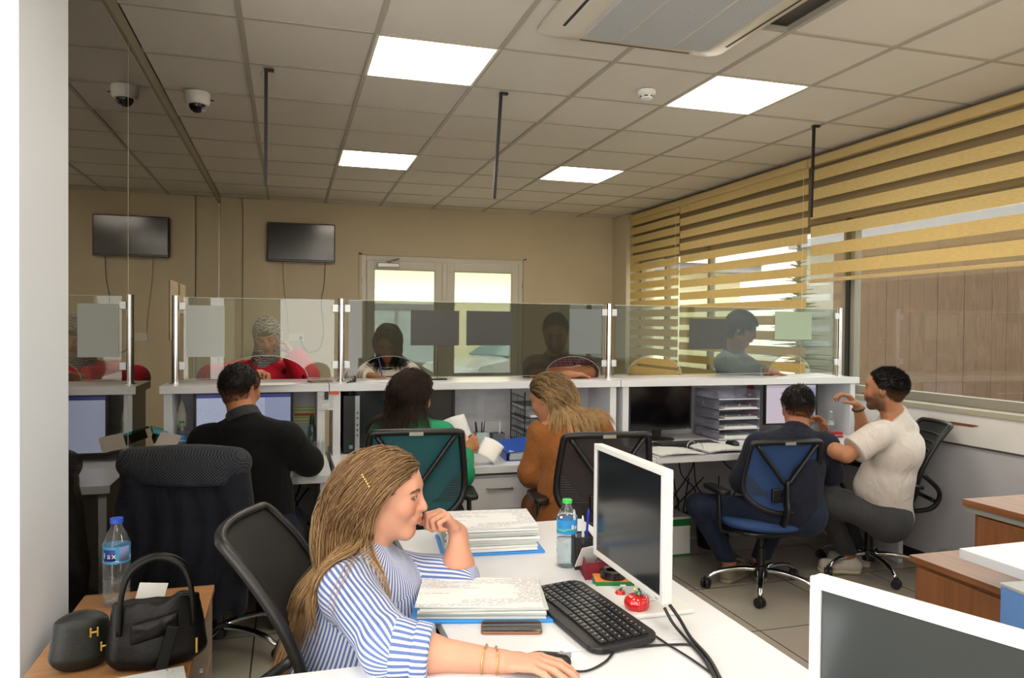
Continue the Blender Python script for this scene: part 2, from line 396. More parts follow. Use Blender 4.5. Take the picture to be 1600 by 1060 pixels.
class Head:
    def __init__(s, c, fwd, up=(0, 0, 1), sc=1.0):
        s.c = V3(c); s.f = unit(V3(fwd)); s.l = unit(np.cross(V3(up), s.f)); s.u = np.cross(s.f, s.l); s.s = sc
        s.M = np.array([s.f, s.l, s.u])
    def w(s, x, y, z): return s.c+s.s*(s.f*x+s.l*y+s.u*z)
    def loc(s, p): return ((p-s.c)@s.M.T)/s.s
    def prims(s, ears=True, male=False, nose=1.0, fat=1.0):
        L = []; S = s.s
        def E(c, r, k, op=1, tag='head'):
            q = s.w(*c); L.append(Prim(q, q, V3(r)*S, V3(r)*S, k=k*S, op=op, tag=tag, R=s.M))
        def C(a, b, r1, r2, k, op=1): L.append(Prim(s.w(*a), s.w(*b), r1*S, r2*S, k=k*S, op=op, tag='head'))
        E((-.014, 0, .033), (.098, .0765, .090), .01)
        E((.022, 0, .030), (.066, .066, .070), .03)
        E((.020, 0, -.032), (.060, .0585*fat, .072), .03)
        jw = .046*fat+(.006 if male else 0)
        for y in (-1, 1): C((-.008, y*jw, -.055), (.058, y*.014, -.096), .021, .019, .028)
        C((.062, -.010, -.094), (.062, .010, -.094), .0185, .0185, .018)
        for y in (-1, 1): E((.062, y*.036*fat, -.022), (.026, .024, .028), .018)
        C((.076, -.032, .031), (.076, .032, .031), .0135, .0135, .016)      # brow
        for y in (-1, 1): E((.096, y*.031, .011), (.019, .019, .013), .012, -1)  # sockets
        C((.086, 0, .022), (.101, 0, -.016), .0075, .0095, .009)            # nose bridge
        C((.101, 0, -.018), (.104*nose, 0, -.024), .0112, .0118, .006)
        for y in (-1, 1): C((.091, y*.011, -.026), (.094, y*.012, -.026), .0078, .0075, .005)
        E((.083, 0, -.052), (.016, .030, .022), .014)                        # muzzle
        C((.0915, -.019, -.052), (.0975, 0, -.0485), .0035, .0058, .005); C((.0975, 0, -.0485), (.0915, .019, -.052), .0058, .0035, .005)
        C((.090, -.016, -.0605), (.0955, 0, -.0625), .0035, .0066, .005); C((.0955, 0, -.0625), (.090, .016, -.0605), .0066, .0035, .005)
        C((.104, -.014, -.0555), (.104, .014, -.0555), .0035, .0035, .004, -1)
        for y in (-1, 1):                                                     # eyelids
            q = s.w(.0765, y*.031, .0095); L.append(Prim(q, q, V3(.0135, .0145, .0118)*S, V3(.0135, .0145, .0118)*S, k=.004*S, R=s.M, tag='head'))
        if ears:
            for y in (-1, 1):
                E((-.010, y*.0765, -.002), (.019, .0065, .031), .006); E((-.004, y*.0835, .002), (.0095, .004, .017), .004, -1)
        return L
def hand(w, d, n, side, curl=(.5, .5, .5, .5), thumb=(.5, .3), s=1.0, spread=.0, tcurl=.3):
    w = V3(w); d = unit(V3(d)); n = unit(V3(n)-d*(V3(n)@d)); t = np.cross(d, n)*(1 if side == 'R' else -1); L = []
    L.append(Prim(w-d*.015*s, w+d*.03*s, (.025*s, .018*s), (.034*s, .0165*s), side=t, k=.014, tag='hand'))
    L.append(Prim(w+d*.035*s, w+d*.080*s, (.036*s, .0150*s), (.0400*s, .0130*s), side=t, k=.012, tag='hand'))
    offs = (.030, .0105, -.0095, -.028); ln = [(.043, .026, .021), (.047, .029, .022), (.043, .027, .021), (.034, .021, .019)]; rr = (.0092, .0094, .009, .008)
    for i in range(4):
        p = w+d*(.088-(.004, 0, .003, .011)[i])*s+t*offs[i]*s; a = 0; c = curl[i]; q0 = p-d*.02*s; sp = spread*(1.5-i)*.5
        L.append(Prim(q0, p, rr[i]*s, rr[i]*s*1.05, k=.008, tag='hand'))
        for j in range(3):
            a += c*(1.0, 1.15, .75)[j]; dd = unit(d*math.cos(a)+n*math.sin(a)+t*sp); q = p+dd*ln[i][j]*s
            L.append(Prim(p, q, rr[i]*s*(1-.08*j), rr[i]*s*(.94-.09*j), k=.0035, tag='hand')); p = q
    p = w+d*.022*s+t*.024*s+n*.006*s; td = unit(d*(1-thumb[0]*.6)+t*thumb[0]*1.3+n*thumb[1])
    L.append(Prim(w+d*.02*s, p+td*.02*s, .017*s, .0145*s, k=.012, tag='hand'))
    for j, (l, r0, r1) in enumerate(((.042, .0145, .0115), (.032, .0112, .0100), (.026, .0100, .0078))):
        q = p+td*l*s; L.append(Prim(p, q, r0*s, r1*s, k=.006, tag='hand')); p = q
        td = unit(td+n*tcurl*.5+d*tcurl*.35-t*tcurl*.45)
    return L
def arm(sh, el, wr, bulk=1.0):
    sh, el, wr = V3(sh), V3(el), V3(wr); m = lerp(el, wr, .28)
    return [Prim(sh, el, .047*bulk, .037*bulk, k=.03, tag='arm'), Prim(el, m, .036*bulk, .038*bulk, k=.02, tag='arm'), Prim(m, wr, .038*bulk, .0245*(.5+.5*bulk), k=.03, tag='arm')]
def torso(J, bulk=1.0, wd=1.0, depth=1.0, bust=0, belly=0, off=0.0, waist=.135):
    side = J['shR']-J['shL']; sw = np.linalg.norm(side)/2; side = unit(side); L = []
    ch, be, pe, nb = J['chest'], J['belly'], J['pelvis'], J['neck']
    hs = unit(J['hipR']-J['hipL']); fr = -unit(np.cross(side, ch-be))   # forward
    J['_fwd'] = fr
    sc = (J['shL']+J['shR'])/2
    L.append(Prim(pe, be, (.165*wd+off, .115*depth+off), (waist*wd+off, .105*depth+off), side=hs, k=.05, tag='torso'))
    L.append(Prim(be, ch, (waist*wd+off, .105*depth+off), (sw*.80+off, .112*depth+off), side=side, k=.06, tag='torso'))
    L.append(Prim(ch, lerp(ch, sc, .75), (sw*.80+off, .112*depth+off), (sw*.78+off, .075*depth+off), side=side, k=.05, tag='torso'))
    for s_ in ('shL', 'shR'): L.append(Prim(lerp(nb, J[s_], .12)-V3(0, 0, .018), J[s_]-V3(0, 0, .004), .040*bulk+off, .049*bulk+off, k=.05, tag='torso'))
    if bust:
        for y in (-1, 1): L.append(Prim(ch+side*y*.072+fr*.055-V3(0, 0, .05), ch+side*y*.075+fr*(.075+bust)-V3(0, 0, .07), .058+off, .052+off, k=.05, tag='torso'))
    if belly: L.append(Prim(be+fr*.03, be+fr*(.03+belly)-V3(0, 0, .03), (.13*wd+off, .10+off, .10+off), (.12*wd+off, .09+off, .09+off), R=np.array([side, fr, V3(0, 0, 1)]), k=.08, tag='torso'))
    return L
def legs(J, bulk=1.0, off=0.0, r=(.083, .056, .040)):
    L = []
    for q in 'LR':
        L.append(Prim(J['hip'+q], J['kn'+q], r[0]*bulk+off, r[1]*bulk+off, k=.04, tag='leg')); L.append(Prim(J['kn'+q], J['an'+q], r[1]*bulk*.98+off, r[2]*bulk+off, k=.03, tag='leg'))
    L.append(Prim(J['hipL'], J['hipR'], .105*bulk+off, .105*bulk+off, k=.05, tag='leg')); return L
def foot(an, d, s=1.0):
    d = unit(V3(d)); an = V3(an); sd = V3(-d[1], d[0], 0)
    return [Prim(an, an-V3(0, 0, .05), .032, .032, k=.02), Prim(an-d*.03-V3(0, 0, .055), an+d*.15*s-V3(0, 0, .062), (.034, .026), (.040, .017), side=sd, k=.03)]
def ground_feet(J): pass
def make_shoes(J, root, m_up, m_sole, zf=0.0):
    for q in 'LR':
        an = J['an'+q]; d = unit(V3(J['toe'+q][0], J['toe'+q][1], 0)); sd = V3(-d[1], d[0], 0); R = np.array([sd, d, V3(0, 0, 1)]); b = V3(an[0], an[1], zf)
        P_ = [Prim(b-d*.045+V3(0, 0, .045), b+d*.15+V3(0, 0, .035), (.037, .038, .036), (.042, .05, .028), R=R[[0, 2, 1]]*1.0, k=.02), Prim(an-V3(0, 0, .0), b+V3(0, 0, .05)-d*.01, .040, .044, k=.03), Plane(b+V3(0, 0, .022), V3(0, 0, -1)), Plane(an+V3(0, 0, .012), V3(0, 0, 1))]
        V, F = mesh_sdf(P_, .006); o = obj('shoe', npmesh('shoe', V-root_at(root), F), m_up, root)
        P_ = [Prim(b-d*.045+V3(0, 0, .02), b+d*.155+V3(0, 0, .02), (.040, .04, .03), (.046, .055, .03), R=R[[0, 2, 1]], k=.02), Plane(b+V3(0, 0, .026), V3(0, 0, 1)), Plane(b+V3(0, 0, .001), V3(0, 0, -1))]
        V, F = mesh_sdf(P_, .006); so = obj('shoe_sole', npmesh('shoe_sole', V-root_at(root), F), m_sole, root)
        so.parent = o

def hairline_ok(q, c1=.004, zn=-.075): return (q[:, 0]*.75-q[:, 2]*.65 < c1) & (q[:, 2] > zn)
def hair(H, root, col, length=.03, n=500, kids=6, comb=(-1, 0, -.2), grav=.2, wave=0, rad=.0009, collide=None, off=.004, part=0, tie=None, tiep=.5, steps=18, cap=.007,
         c1=.004, zn=-.07, seed=3, streak=.25, col2=None, col2f=0, jitter=.12, lenf=None, capcol=.75, spread=.007, front=None, fallz=None, h=.005, liftup=0, capzn=None, root_dark=None, hug=.35, fuzz=0, fade=None):
    rs = np.random.RandomState(seed); d = rs.randn(n*6, 3); d /= np.linalg.norm(d, axis=1)[:, None]
    q = V3(-.014, 0, .033)+d*V3(.100, .0785, .092); q = q[hairline_ok(q, c1, zn)][:n]; n = len(q)
    nl = (q-V3(-.014, 0, .033))/V3(.1, .0785, .092)**2; nl /= np.linalg.norm(nl, axis=1)[:, None]
    M = H.M; w = lambda v: v@M
    p = H.c+H.s*w(q); nrm = w(nl); col_w = collide if collide is not None else H.prims(ears=False)
    cb = np.tile(V3(comb), (n, 1))
    if part: sgn = np.sign(q[:, 1]-part[0]); cb[:, 1] += sgn*part[1]
    cbw = w(cb); cbw /= np.linalg.norm(cbw, axis=1)[:, None]+1e-9
    L = np.full(n, length)*(1+rs.uniform(-jitter, jitter, n))
    if lenf is not None: L = L*lenf(q)
    dr = nrm*(.25+liftup)+cbw+rs.randn(n, 3)*fuzz; dr /= np.linalg.norm(dr, axis=1)[:, None]; path = [p.copy()]; ph = rs.rand(n)*7; g = V3(0, 0, -1.)
    st = (L/steps)[:, None]; e = .004; wdir = rs.randn(n, 3)*.5
    for i in range(steps):
        t = i/steps; c_ = cbw*max(0, 1-t*2.2)*.5
        dr = dr*1.0+g*grav+c_
        if tie is not None:
            tv = tie-p; tl = np.linalg.norm(tv, axis=1)[:, None]; before = (t < tiep)
            if before: dr = dr*.6+(tv/(tl+1e-6))*(1.2+2.5*t)
            else: dr = dr*.7+g*.5
        if wave: dr = dr+wdir*wave*math.sin(t*14+1)+np.sin(ph+t*16)[:, None]*wave*np.cross(dr, g)
        dr = dr+rs.randn(n, 3)*.04; dr /= np.linalg.norm(dr, axis=1)[:, None]; p = p+dr*st
        f0 = sdf(col_w, p); G = np.stack([sdf(col_w, p+np.eye(3)[a]*e)-f0 for a in range(3)], 1); G /= np.linalg.norm(G, axis=1)[:, None]+1e-9
        o_ = off*(.6+.8*((ph*10) % 1)); pen = np.maximum(o_-f0, 0); hit = pen > 0; p = p+G*pen[:, None]
        dn = (dr*G).sum(1); dr = np.where((hit & (dn < 0))[:, None], dr-G*dn[:, None]*.9, dr); dr /= np.linalg.norm(dr, axis=1)[:, None]+1e-9
        dr = dr-G*(hug*np.clip((f0-o_)/.02, 0, 1))[:, None]
        path.append(p.copy())
    Pt = np.stack(path, 1)
    K = []
    for k in range(kids):
        o_ = rs.randn(n, 1, 3)*spread*.6; tt = np.linspace(0, 1, steps+1)[None, :, None]; K.append(Pt+o_*(.5+.9*tt-.7*tt**3)+rs.randn(n, steps+1, 3)*.0004)
    S = np.concatenate(K, 0); N, Mx = S.shape[:2]
    T = np.gradient(S, axis=1); T /= np.linalg.norm(T, axis=2)[..., None]+1e-9
    a = np.cross(T, np.array([.3, .2, .93])); a /= np.linalg.norm(a, axis=2)[..., None]+1e-9; b = np.cross(T, a)
    rr = rad*np.sqrt(np.clip(1.02-np.linspace(0, 1, Mx), 0, 1))[None, :, None]
    ring = [S+rr*(a*math.cos(x)+b*math.sin(x)) for x in (0, 2.094, 4.189)]; V = np.stack(ring, 2).reshape(-1, 3)
    base = (np.arange(N)*Mx)[:, None, None]; i = np.arange(Mx-1)[None, :, None]; k = np.arange(3)[None, None, :]; k2 = (k+1) % 3
    F = np.stack([(base+i)*3+k, (base+i)*3+k2, (base+i+1)*3+k2, (base+i+1)*3+k], -1).reshape(-1, 4)
    c = V3(srgb(col)[:3]); br = 1+streak*rs.uniform(-1, 1, (N, 1))
    C = c*br
    Cs = np.repeat(C[:, None], Mx, 1)
    if col2 is not None:
        c2 = V3(srgb(col2)[:3]); m = (rs.rand(N) < col2f)[:, None, None]*1.0; Cs = Cs*(1-m)+c2*br[:, None]*m
    if root_dark is not None:
        rd = V3(srgb(root_dark[0])[:3]); f = np.clip(1-np.linspace(0, 1, Mx)/root_dark[1], 0, 1)[None, :, None]*(.6+.4*rs.rand(N, 1, 1)); Cs = Cs*(1-f)+rd*f
    Cs = np.repeat(Cs[:, :, None], 3, 2).reshape(-1, 3)
    S_ = H.s; cc = H.w(-.014, 0, .033); rC = (V3(.098, .0765, .09)+cap)*S_
    n_ = H.f*.75-H.u*.65; nn = unit(n_); pc = H.c+nn*(c1/np.linalg.norm(n_))*S_
    CP = [Prim(cc, cc, rC, rC, R=M, k=.004), Plane(pc, nn, k=.012), Plane(H.w(0, 0, capzn if capzn is not None else zn-.004), -H.u, k=.01)]
    Vc, Fc = mesh_sdf(CP, h, 0, lambda p: .0016*snoise(p, 260, 5)+.001*snoise(p, 500, 6))
    cd = V3(srgb((root_dark or (col,))[0])[:3])*capcol
    V_ = np.vstack([V, Vc]); F_ = np.vstack([F, Fc+len(V)]); C_ = np.vstack([Cs, np.tile(cd, (len(Vc), 1))*(1+.2*snoise(Vc, 130, 2))[:, None]])
    if fade:
        z = H.loc(V_)[:, 2]; f = np.clip((z+fade[1])/fade[2], 0, 1)[:, None]; C_ = C_*f+(V3(srgb(fade[0])[:3])*.38+C_*.35)*(1-f)
    o = obj('hair', npmesh('hair', V_-root_at(root), F_, colors=np.clip(C_, 0, 1)), M_HAIR, root); return o, Pt
def body(J, H, root, prims, tone='c98f6f', h=.005, brows='1c120c', male=False, beard=0, stub='2a1c14', lips='a8443c', eyes=True, lash=True):
    V, F = mesh_sdf(prims, h)
    c = V3(srgb(tone)[:3]); C = np.tile(c, (len(V), 1))*(1+.06*snoise(V, 40, 7))[:, None]
    q = H.loc(V)
    def mix(m, col): 
        nonlocal C
        m = np.clip(m, 0, 1)[:, None]; C = C*(1-m)+V3(srgb(col)[:3])*m
    def el(c0, r): return ((q-V3(c0))/V3(r))
    for y in (-1, 1):
        mix(.35*np.exp(-(el((.075, y*.040, -.022), (.03, .022, .02))**2).sum(1)), 'b8553f')
    lp = np.exp(-(el((.097, 0, -.0555), (.012, .021, .0095))**4).sum(1)); mix(.85*lp, lips)
    for y in (-1, 1):
        zb = .031-(.006*((np.abs(q[:, 1])-.032)/.016)**2); b = (np.abs(q[:, 2]-zb) < .0038) & (np.abs(np.abs(q[:, 1])-.031) < .0195) & (q[:, 0] > .05) & (q[:, 1]*y > 0); mix(b*.9, brows)
        if lash:
            r = np.sqrt((el((.0, y*.031, .0085), (1e3, .0145, .0065))**2).sum(1)); m = (np.abs(r-.85) < .28) & (q[:, 0] > .07); mix(m*.75, '1a100c')
            mix((r < .62)*(q[:, 0] > .07)*.85, 'd8d0c8' if eyes else tone); r2 = np.sqrt((el((.0, y*.031, .008), (1e3, .0055, .0055))**2).sum(1))
            if eyes: mix((r2 < 1)*(q[:, 0] > .07)*.95, '1c100a')
    if beard:
        m = np.clip((-.030-q[:, 2])/.02, 0, 1)*np.clip((q[:, 0]+.02)/.03, 0, 1)*np.clip((q[:, 2]+.125)/.01, 0, 1)*(1-lp); m = np.maximum(m, np.clip((.045-np.abs(q[:, 0]-.01))/.02, 0, 1)*np.clip((-.0-q[:, 2])/.03, 0, 1)*(q[:, 2] > -.12)*.8)*(np.linalg.norm(q, axis=1) < .14); mix(m*beard, stub)
    C = np.clip(C, 0, 1)
    return obj('body', npmesh('body', V-root_at(root), F, colors=C), M_SKIN, root)
def cloth(name, col, rough=.8, bump=.25, bscale=400, sheen=.05, fold_=.5, var=.06):
    "woven cloth with soft folds"
    m, t, b, N, L = nt(name); b.inputs['Roughness'].default_value = rough; b.inputs['Sheen Weight'].default_value = sheen; b.inputs['Specular IOR Level'].default_value = .25
    c = srgb(col); tc = N.new('ShaderNodeTexCoord'); n = N.new('ShaderNodeTexNoise'); n.inputs['Scale'].default_value = bscale; n.inputs['Detail'].default_value = 2; L.new(tc.outputs['Object'], n.inputs[0])
    r = N.new('ShaderNodeValToRGB'); r.color_ramp.elements[0].color = tuple(x*(1-var) for x in c[:3])+(1,); r.color_ramp.elements[1].color = tuple(min(1, x*(1+var)) for x in c[:3])+(1,); L.new(n.outputs['Fac'], r.inputs[0]); L.new(r.outputs[0], b.inputs['Base Color'])
    n2 = N.new('ShaderNodeTexNoise'); n2.inputs['Scale'].default_value = 9; n2.inputs['Detail'].default_value = 3; n2.inputs['Distortion'].default_value = 1.5; mp = N.new('ShaderNodeMapping'); mp.inputs['Scale'].default_value = (1, 1, .55); mp.inputs['Rotation'].default_value = (.4, .3, .2); L.new(tc.outputs['Object'], mp.inputs[0]); L.new(mp.outputs[0], n2.inputs[0])
    b2 = N.new('ShaderNodeBump'); b2.inputs['Strength'].default_value = fold_; b2.inputs['Distance'].default_value = .03; L.new(n2.outputs['Fac'], b2.inputs['Height'])
    b1 = N.new('ShaderNodeBump'); b1.inputs['Strength'].default_value = bump; b1.inputs['Distance'].default_value = .002; L.new(n.outputs['Fac'], b1.inputs['Height']); L.new(b2.outputs[0], b1.inputs['Normal']); L.new(b1.outputs[0], b.inputs['Normal'])
    return m, t, b, N, L
def striped(name, base, line, period=.011, duty=.45, axis=0, rough=.75, fold_=.5, wob=0):
    m, t, b, N, L = cloth(name, base, rough, fold_=fold_)
    tc = N.new('ShaderNodeTexCoord'); sp = N.new('ShaderNodeSeparateXYZ'); L.new(tc.outputs['UV'], sp.inputs[0])
    def Mt(op, a, v): n = N.new('ShaderNodeMath'); n.operation = op; L.new(a, n.inputs[0]); n.inputs[1].default_value = v; return n.outputs[0]
    x = Mt('MULTIPLY', sp.outputs[axis], 1/period); f = Mt('FRACT', x, 0); a = Mt('LESS_THAN', f, duty)
    mx = N.new('ShaderNodeMix'); mx.data_type = 'RGBA'; L.new(a, mx.inputs[0]); mx.inputs[6].default_value = srgb(base); mx.inputs[7].default_value = srgb(line); L.new(mx.outputs[2], b.inputs['Base Color']); return m
def J_(**k): return {a: V3(b) for a, b in k.items()}
def seated(J, fwd, zs=.47, sp=.17, kn=.42, thigh=None, ankx=0):
    "fills pelvis-down joints for a seated person facing fwd (horizontal)"
    f = unit(V3(fwd[0], fwd[1], 0)); s = V3(f[1], -f[0], 0); p = J['pelvis']
    for q, g in (('L', -1), ('R', 1)):
        J['hip'+q] = p+s*g*.09-V3(0, 0, .03); J['kn'+q] = V3(*(p+s*g*sp+f*kn)[:2], zs+.07); J['an'+q] = V3(*(J['kn'+q]+f*(ankx))[:2], .09); J['toe'+q] = f
    return J
def standing(J, fwd):
    f = unit(V3(fwd[0], fwd[1], 0)); s = V3(f[1], -f[0], 0); p = J['pelvis']
    for q, g in (('L', -1), ('R', 1)):
        J['hip'+q] = p+s*g*.09-V3(0, 0, .04); J['kn'+q] = V3(*(p+s*g*.11+f*.02)[:2], .50); J['an'+q] = V3(*(p+s*g*.12-f*.03)[:2], .09); J['toe'+q] = f
    return J
def person_root(J, label): return thing('person', label, 'person', (J['pelvis'][0], J['pelvis'][1], 0))
# ================================================================ room shell
X0, X1, YB, YN, ZC = -.50, 4.15, 5.06, -5.6, 2.857
M_WALL = mat('wall_paint', 'd0c2a4', .75, bump=.08, bscale=90, var=.04, vscale=2)
M_WALLW = mat('wall_lower_white', 'b6b6bc', .6, bump=.1, bscale=60, var=.06, vscale=3)
M_WHITE = mat('white_paint', 'e9e9e6', .4); M_LAM = mat('white_laminate', 'd5d7dc', .28, var=.02, vscale=3)
M_PVC = mat('white_pvc', 'd9d4c6', .35); M_CHROME = mat('chrome', 'd8d8da', .14, 1); M_STEEL = mat('brushed_steel', 'b8b8b8', .32, 1)
M_BLACK = mat('black_plastic', '141416', .42, bump=.06, bscale=500); M_BLACKG = mat('black_gloss', '08080a', .12); M_DARK = mat('dark_void', '0c0b0a', .9)
M_GREYP = mat('grey_plastic', '9a9c9e', .45)
# floor tiles
def tiled(name, c1, c2, grout, size, gw, ox=0, oy=0, rough=.25, bump=.3):
    m, t, b, N, L = nt(name); tc = N.new('ShaderNodeTexCoord'); mp = N.new('ShaderNodeMapping'); mp.inputs['Location'].default_value = (ox, oy, 0); L.new(tc.outputs['Object'], mp.inputs[0])
    br = N.new('ShaderNodeTexBrick'); br.offset = 0; br.inputs['Scale'].default_value = 1; br.inputs['Brick Width'].default_value = size; br.inputs['Row Height'].default_value = size
    br.inputs['Mortar Size'].default_value = gw; br.inputs['Mortar Smooth'].default_value = .1; br.inputs['Color1'].default_value = srgb(c1); br.inputs['Color2'].default_value = srgb(c2); br.inputs['Mortar'].default_value = srgb(grout); L.new(mp.outputs[0], br.inputs[0])
    n = N.new('ShaderNodeTexNoise'); n.inputs['Scale'].default_value = 3; n.inputs['Detail'].default_value = 6; L.new(mp.outputs[0], n.inputs[0])
    mx = N.new('ShaderNodeMix'); mx.data_type = 'RGBA'; mx.blend_type = 'MULTIPLY'; mx.inputs[0].default_value = .35; L.new(br.outputs['Color'], mx.inputs[6]); L.new(n.outputs['Color'], mx.inputs[7])
    hs = N.new('ShaderNodeHueSaturation'); hs.inputs['Saturation'].default_value = .75; hs.inputs['Value'].default_value = 1.25; L.new(mx.outputs[2], hs.inputs['Color']); L.new(hs.outputs[0], b.inputs['Base Color'])
    b.inputs['Roughness'].default_value = rough; bp = N.new('ShaderNodeBump'); bp.invert = True; bp.inputs['Strength'].default_value = bump; bp.inputs['Distance'].default_value = .003; L.new(br.outputs['Fac'], bp.inputs['Height']); L.new(bp.outputs[0], b.inputs['Normal']); return m
mb = MB(); mb.bx(-.6, 4.45, YN, YB+.2, -.12, 0); mb.bx(-3.4, -.6, -1.75, YB+.2, -.12, 0); struct('floor', mb, tiled('floor_tile', 'a39a8a', '9d9484', '4c4740', .6, .004, -.06, -.24))
# ceiling grid: tiles laid on T bars
M_TILE = mat('ceiling_tile', 'dad4ca', .9, bump=.12, bscale=160, var=.03, vscale=1.2)
mb = MB(); mb.bx(-.6, 4.45, YN, YB+.2, ZC+.08, ZC+.3); mb.bx(-3.5, -.6, -1.75, YB+.2, ZC+.08, ZC+.3); struct('ceiling', mb, mat('slab', '8f8a80', .9))
LIGHTS = [(1, 0), (4, 0), (1, 4), (4, 4), (1, -4), (4, -4), (1, -8), (4, -8)]   # grid cells of light panels; unseen near rows added to light the foreground
rs = random.Random(4); mb = MB(); tg = MB()
AC = [(2, -1), (2, -2), (3, -1), (3, -2)]
for i in range(-1, 8):
    for j in range(-10, 9):
        if (i, j) in LIGHTS: continue
        x0, x1 = max(i*.6, X0+.01), min(i*.6+.6, X1); y0, y1 = j*.6, min(j*.6+.6, YB)
        if x1-x0 < .03 or y1-y0 < .02: continue
        if 1.34 < (x0+x1)/2 < 2.16 and -1.2 < (y0+y1)/2 < -.3: continue
        dz = rs.choice([0, 0, 0, .002, .003]); a = rs.uniform(-.003, .003)
        mb.box(((x0+x1)/2, (y0+y1)/2, ZC+.012+dz), (x1-x0-.008, y1-y0-.008, .014), rotm(a, rs.uniform(-.003, .003), 0))
struct('trim_1', mb, M_TILE)
gb = MB()
for i in range(0, 8): gb.bx(i*.6-.012, i*.6+.012, YN, YB, ZC, ZC+.028)
for j in range(-9, 9): gb.bx(X0, X1, j*.6-.009, j*.6+.009, ZC+.001, ZC+.024)
struct('trim_2', gb, mat('ceiling_bar', 'aaa498', .55))
# walls
mb = MB()
DX0, DX1, DZ = 1.0, 2.915, 2.30
mb.bx(-3.4, DX0, YB, YB+.22, 0, ZC+.1); mb.bx(DX1, 4.45, YB, YB+.22, 0, ZC+.1); mb.bx(DX0, DX1, YB, YB+.22, DZ, ZC+.1); struct('wall_back', mb, M_WALL)
mb = MB(); mb.bx(-.26, .0, YB-.03, YB, 0, ZC); mb.bx(X0, -.27, YB-.01, YB, 0, ZC); struct('trim_3', mb, M_WALL)
mb = MB(); mb.bx(4.08, 4.45, 4.66, YB, 0, ZC); struct('wall_corner', mb, M_WALL)
WZ0, WZ1 = 1.03, 2.34   # window band
mb = MB(); mb.bx(X1, X1+.25, YN, YB, 0, WZ0-.03); struct('wall_right', mb, M_WALLW)
mb = MB(); mb.bx(X1+.02, X1+.25, YN, YB, WZ1, ZC+.1); struct('wall_lintel', mb, mat('lintel', '938468', .8))
mb = MB(); mb.bx(-.6, .1, YN-.2, YN, 0, ZC+.1); mb.bx(1.25, 4.45, YN-.2, YN, 0, ZC+.1); mb.bx(.1, 1.25, YN-.2, YN, 0, .75); mb.bx(.1, 1.25, YN-.2, YN, 2.75, ZC+.1); struct('wall_rear', mb, M_WALL)  # unseen window opening added to let daylight in, sized by its reflection
mb = MB(); mb.bx(-3.5, -3.4, -1.75, YB, 0, ZC+.1); mb.bx(-3.4, -1.1, -1.75, -1.65, 0, ZC+.1); struct('wall_far_left', mb, mat('corridor_wall_unlit', '2a2520', .9))  # near-black colour stands for a corridor without light
mb = MB(); mb.bx(X1-.02, X1+.22, YN, 4.66, WZ0-.035, WZ0); struct('trim_sill', mb, mat('sill', 'a9a592', .45), bev=.003)
mb = MB(); mb.bx(X1-.008, X1+.001, YN, 4.66, .81, WZ0-.035); struct('trim_4', mb, mat('sill_panel', 'dcdbd8', .45, var=.03), bev=.002)
mb = MB(); mb.bx(X1-.012, X1+.001, YN, 4.66, .800, .810); struct('trim_5', mb, mat('shadow_gap', '45433f', .7))
mb = MB(); mb.bx(X1-.014, X1+.001, YN, 4.66, 0, .07); struct('baseboard_right', mb, mat('dark_base', '1b1b1c', .5), bev=.002)
mb = MB()
for s in (mb,): s.bx(.0, DX0, YB-.014, YB+.001, 0, .08); s.bx(DX1, 4.08, YB-.014, YB+.001, 0, .08)
struct('baseboard_back', mb, mat('base_tile', '8f8878', .4))
# scuffs on the lower wall
for (y, z, w, h, c, nm) in ((.02, .93, .10, .012, '7a4a2a', 'rust_stain'), (.90, .955, .010, .010, '2a2826', 'screw_hole')):
    mb = MB(); mb.prism([(math.cos(a)*w*(1+.2*math.sin(3*a)), math.sin(a)*h*(1+.3*math.cos(2*a))) for a in np.linspace(0, 2*PI, 20)[:-1]], 0, .001, rotm(PI/2, 0, -PI/2)@np.eye(3), (X1-.009, y, z)); o = struct('trim_stain', mb, mat(nm, c, .8))
# windows in the right wall
M_WFR = mat('window_frame_grey', '8e8a80', .4); M_WGL = thin_glass('window_glass', 'e6ebe9', 1.52, 0, .02, 'b9b4ac', 1.0)
fr = MB(); fx0, fx1 = X1+.10, X1+.16
for z in (WZ0+.03, WZ1-.03): fr.bx(fx0, fx1, YN, 4.66, z-.03, z+.03)
for y in (4.62, 4.0, 3.1, 1.17, 1.10, -1.6, -4.4): fr.bx(fx0, fx1, y-.025, y+.025, WZ0, WZ1)
struct('window_1', fr, M_WFR, bev=.003)
bar = MB(); bar.bx(fx0-.012, fx0, 1.115, 1.155, WZ0, WZ1); struct('trim_6', bar, M_BLACK)
gl = MB(); gl.bx(fx0+.02, fx0+.026, YN, 4.66, WZ0+.05, WZ1-.05); struct('window_2', gl, M_WGL)
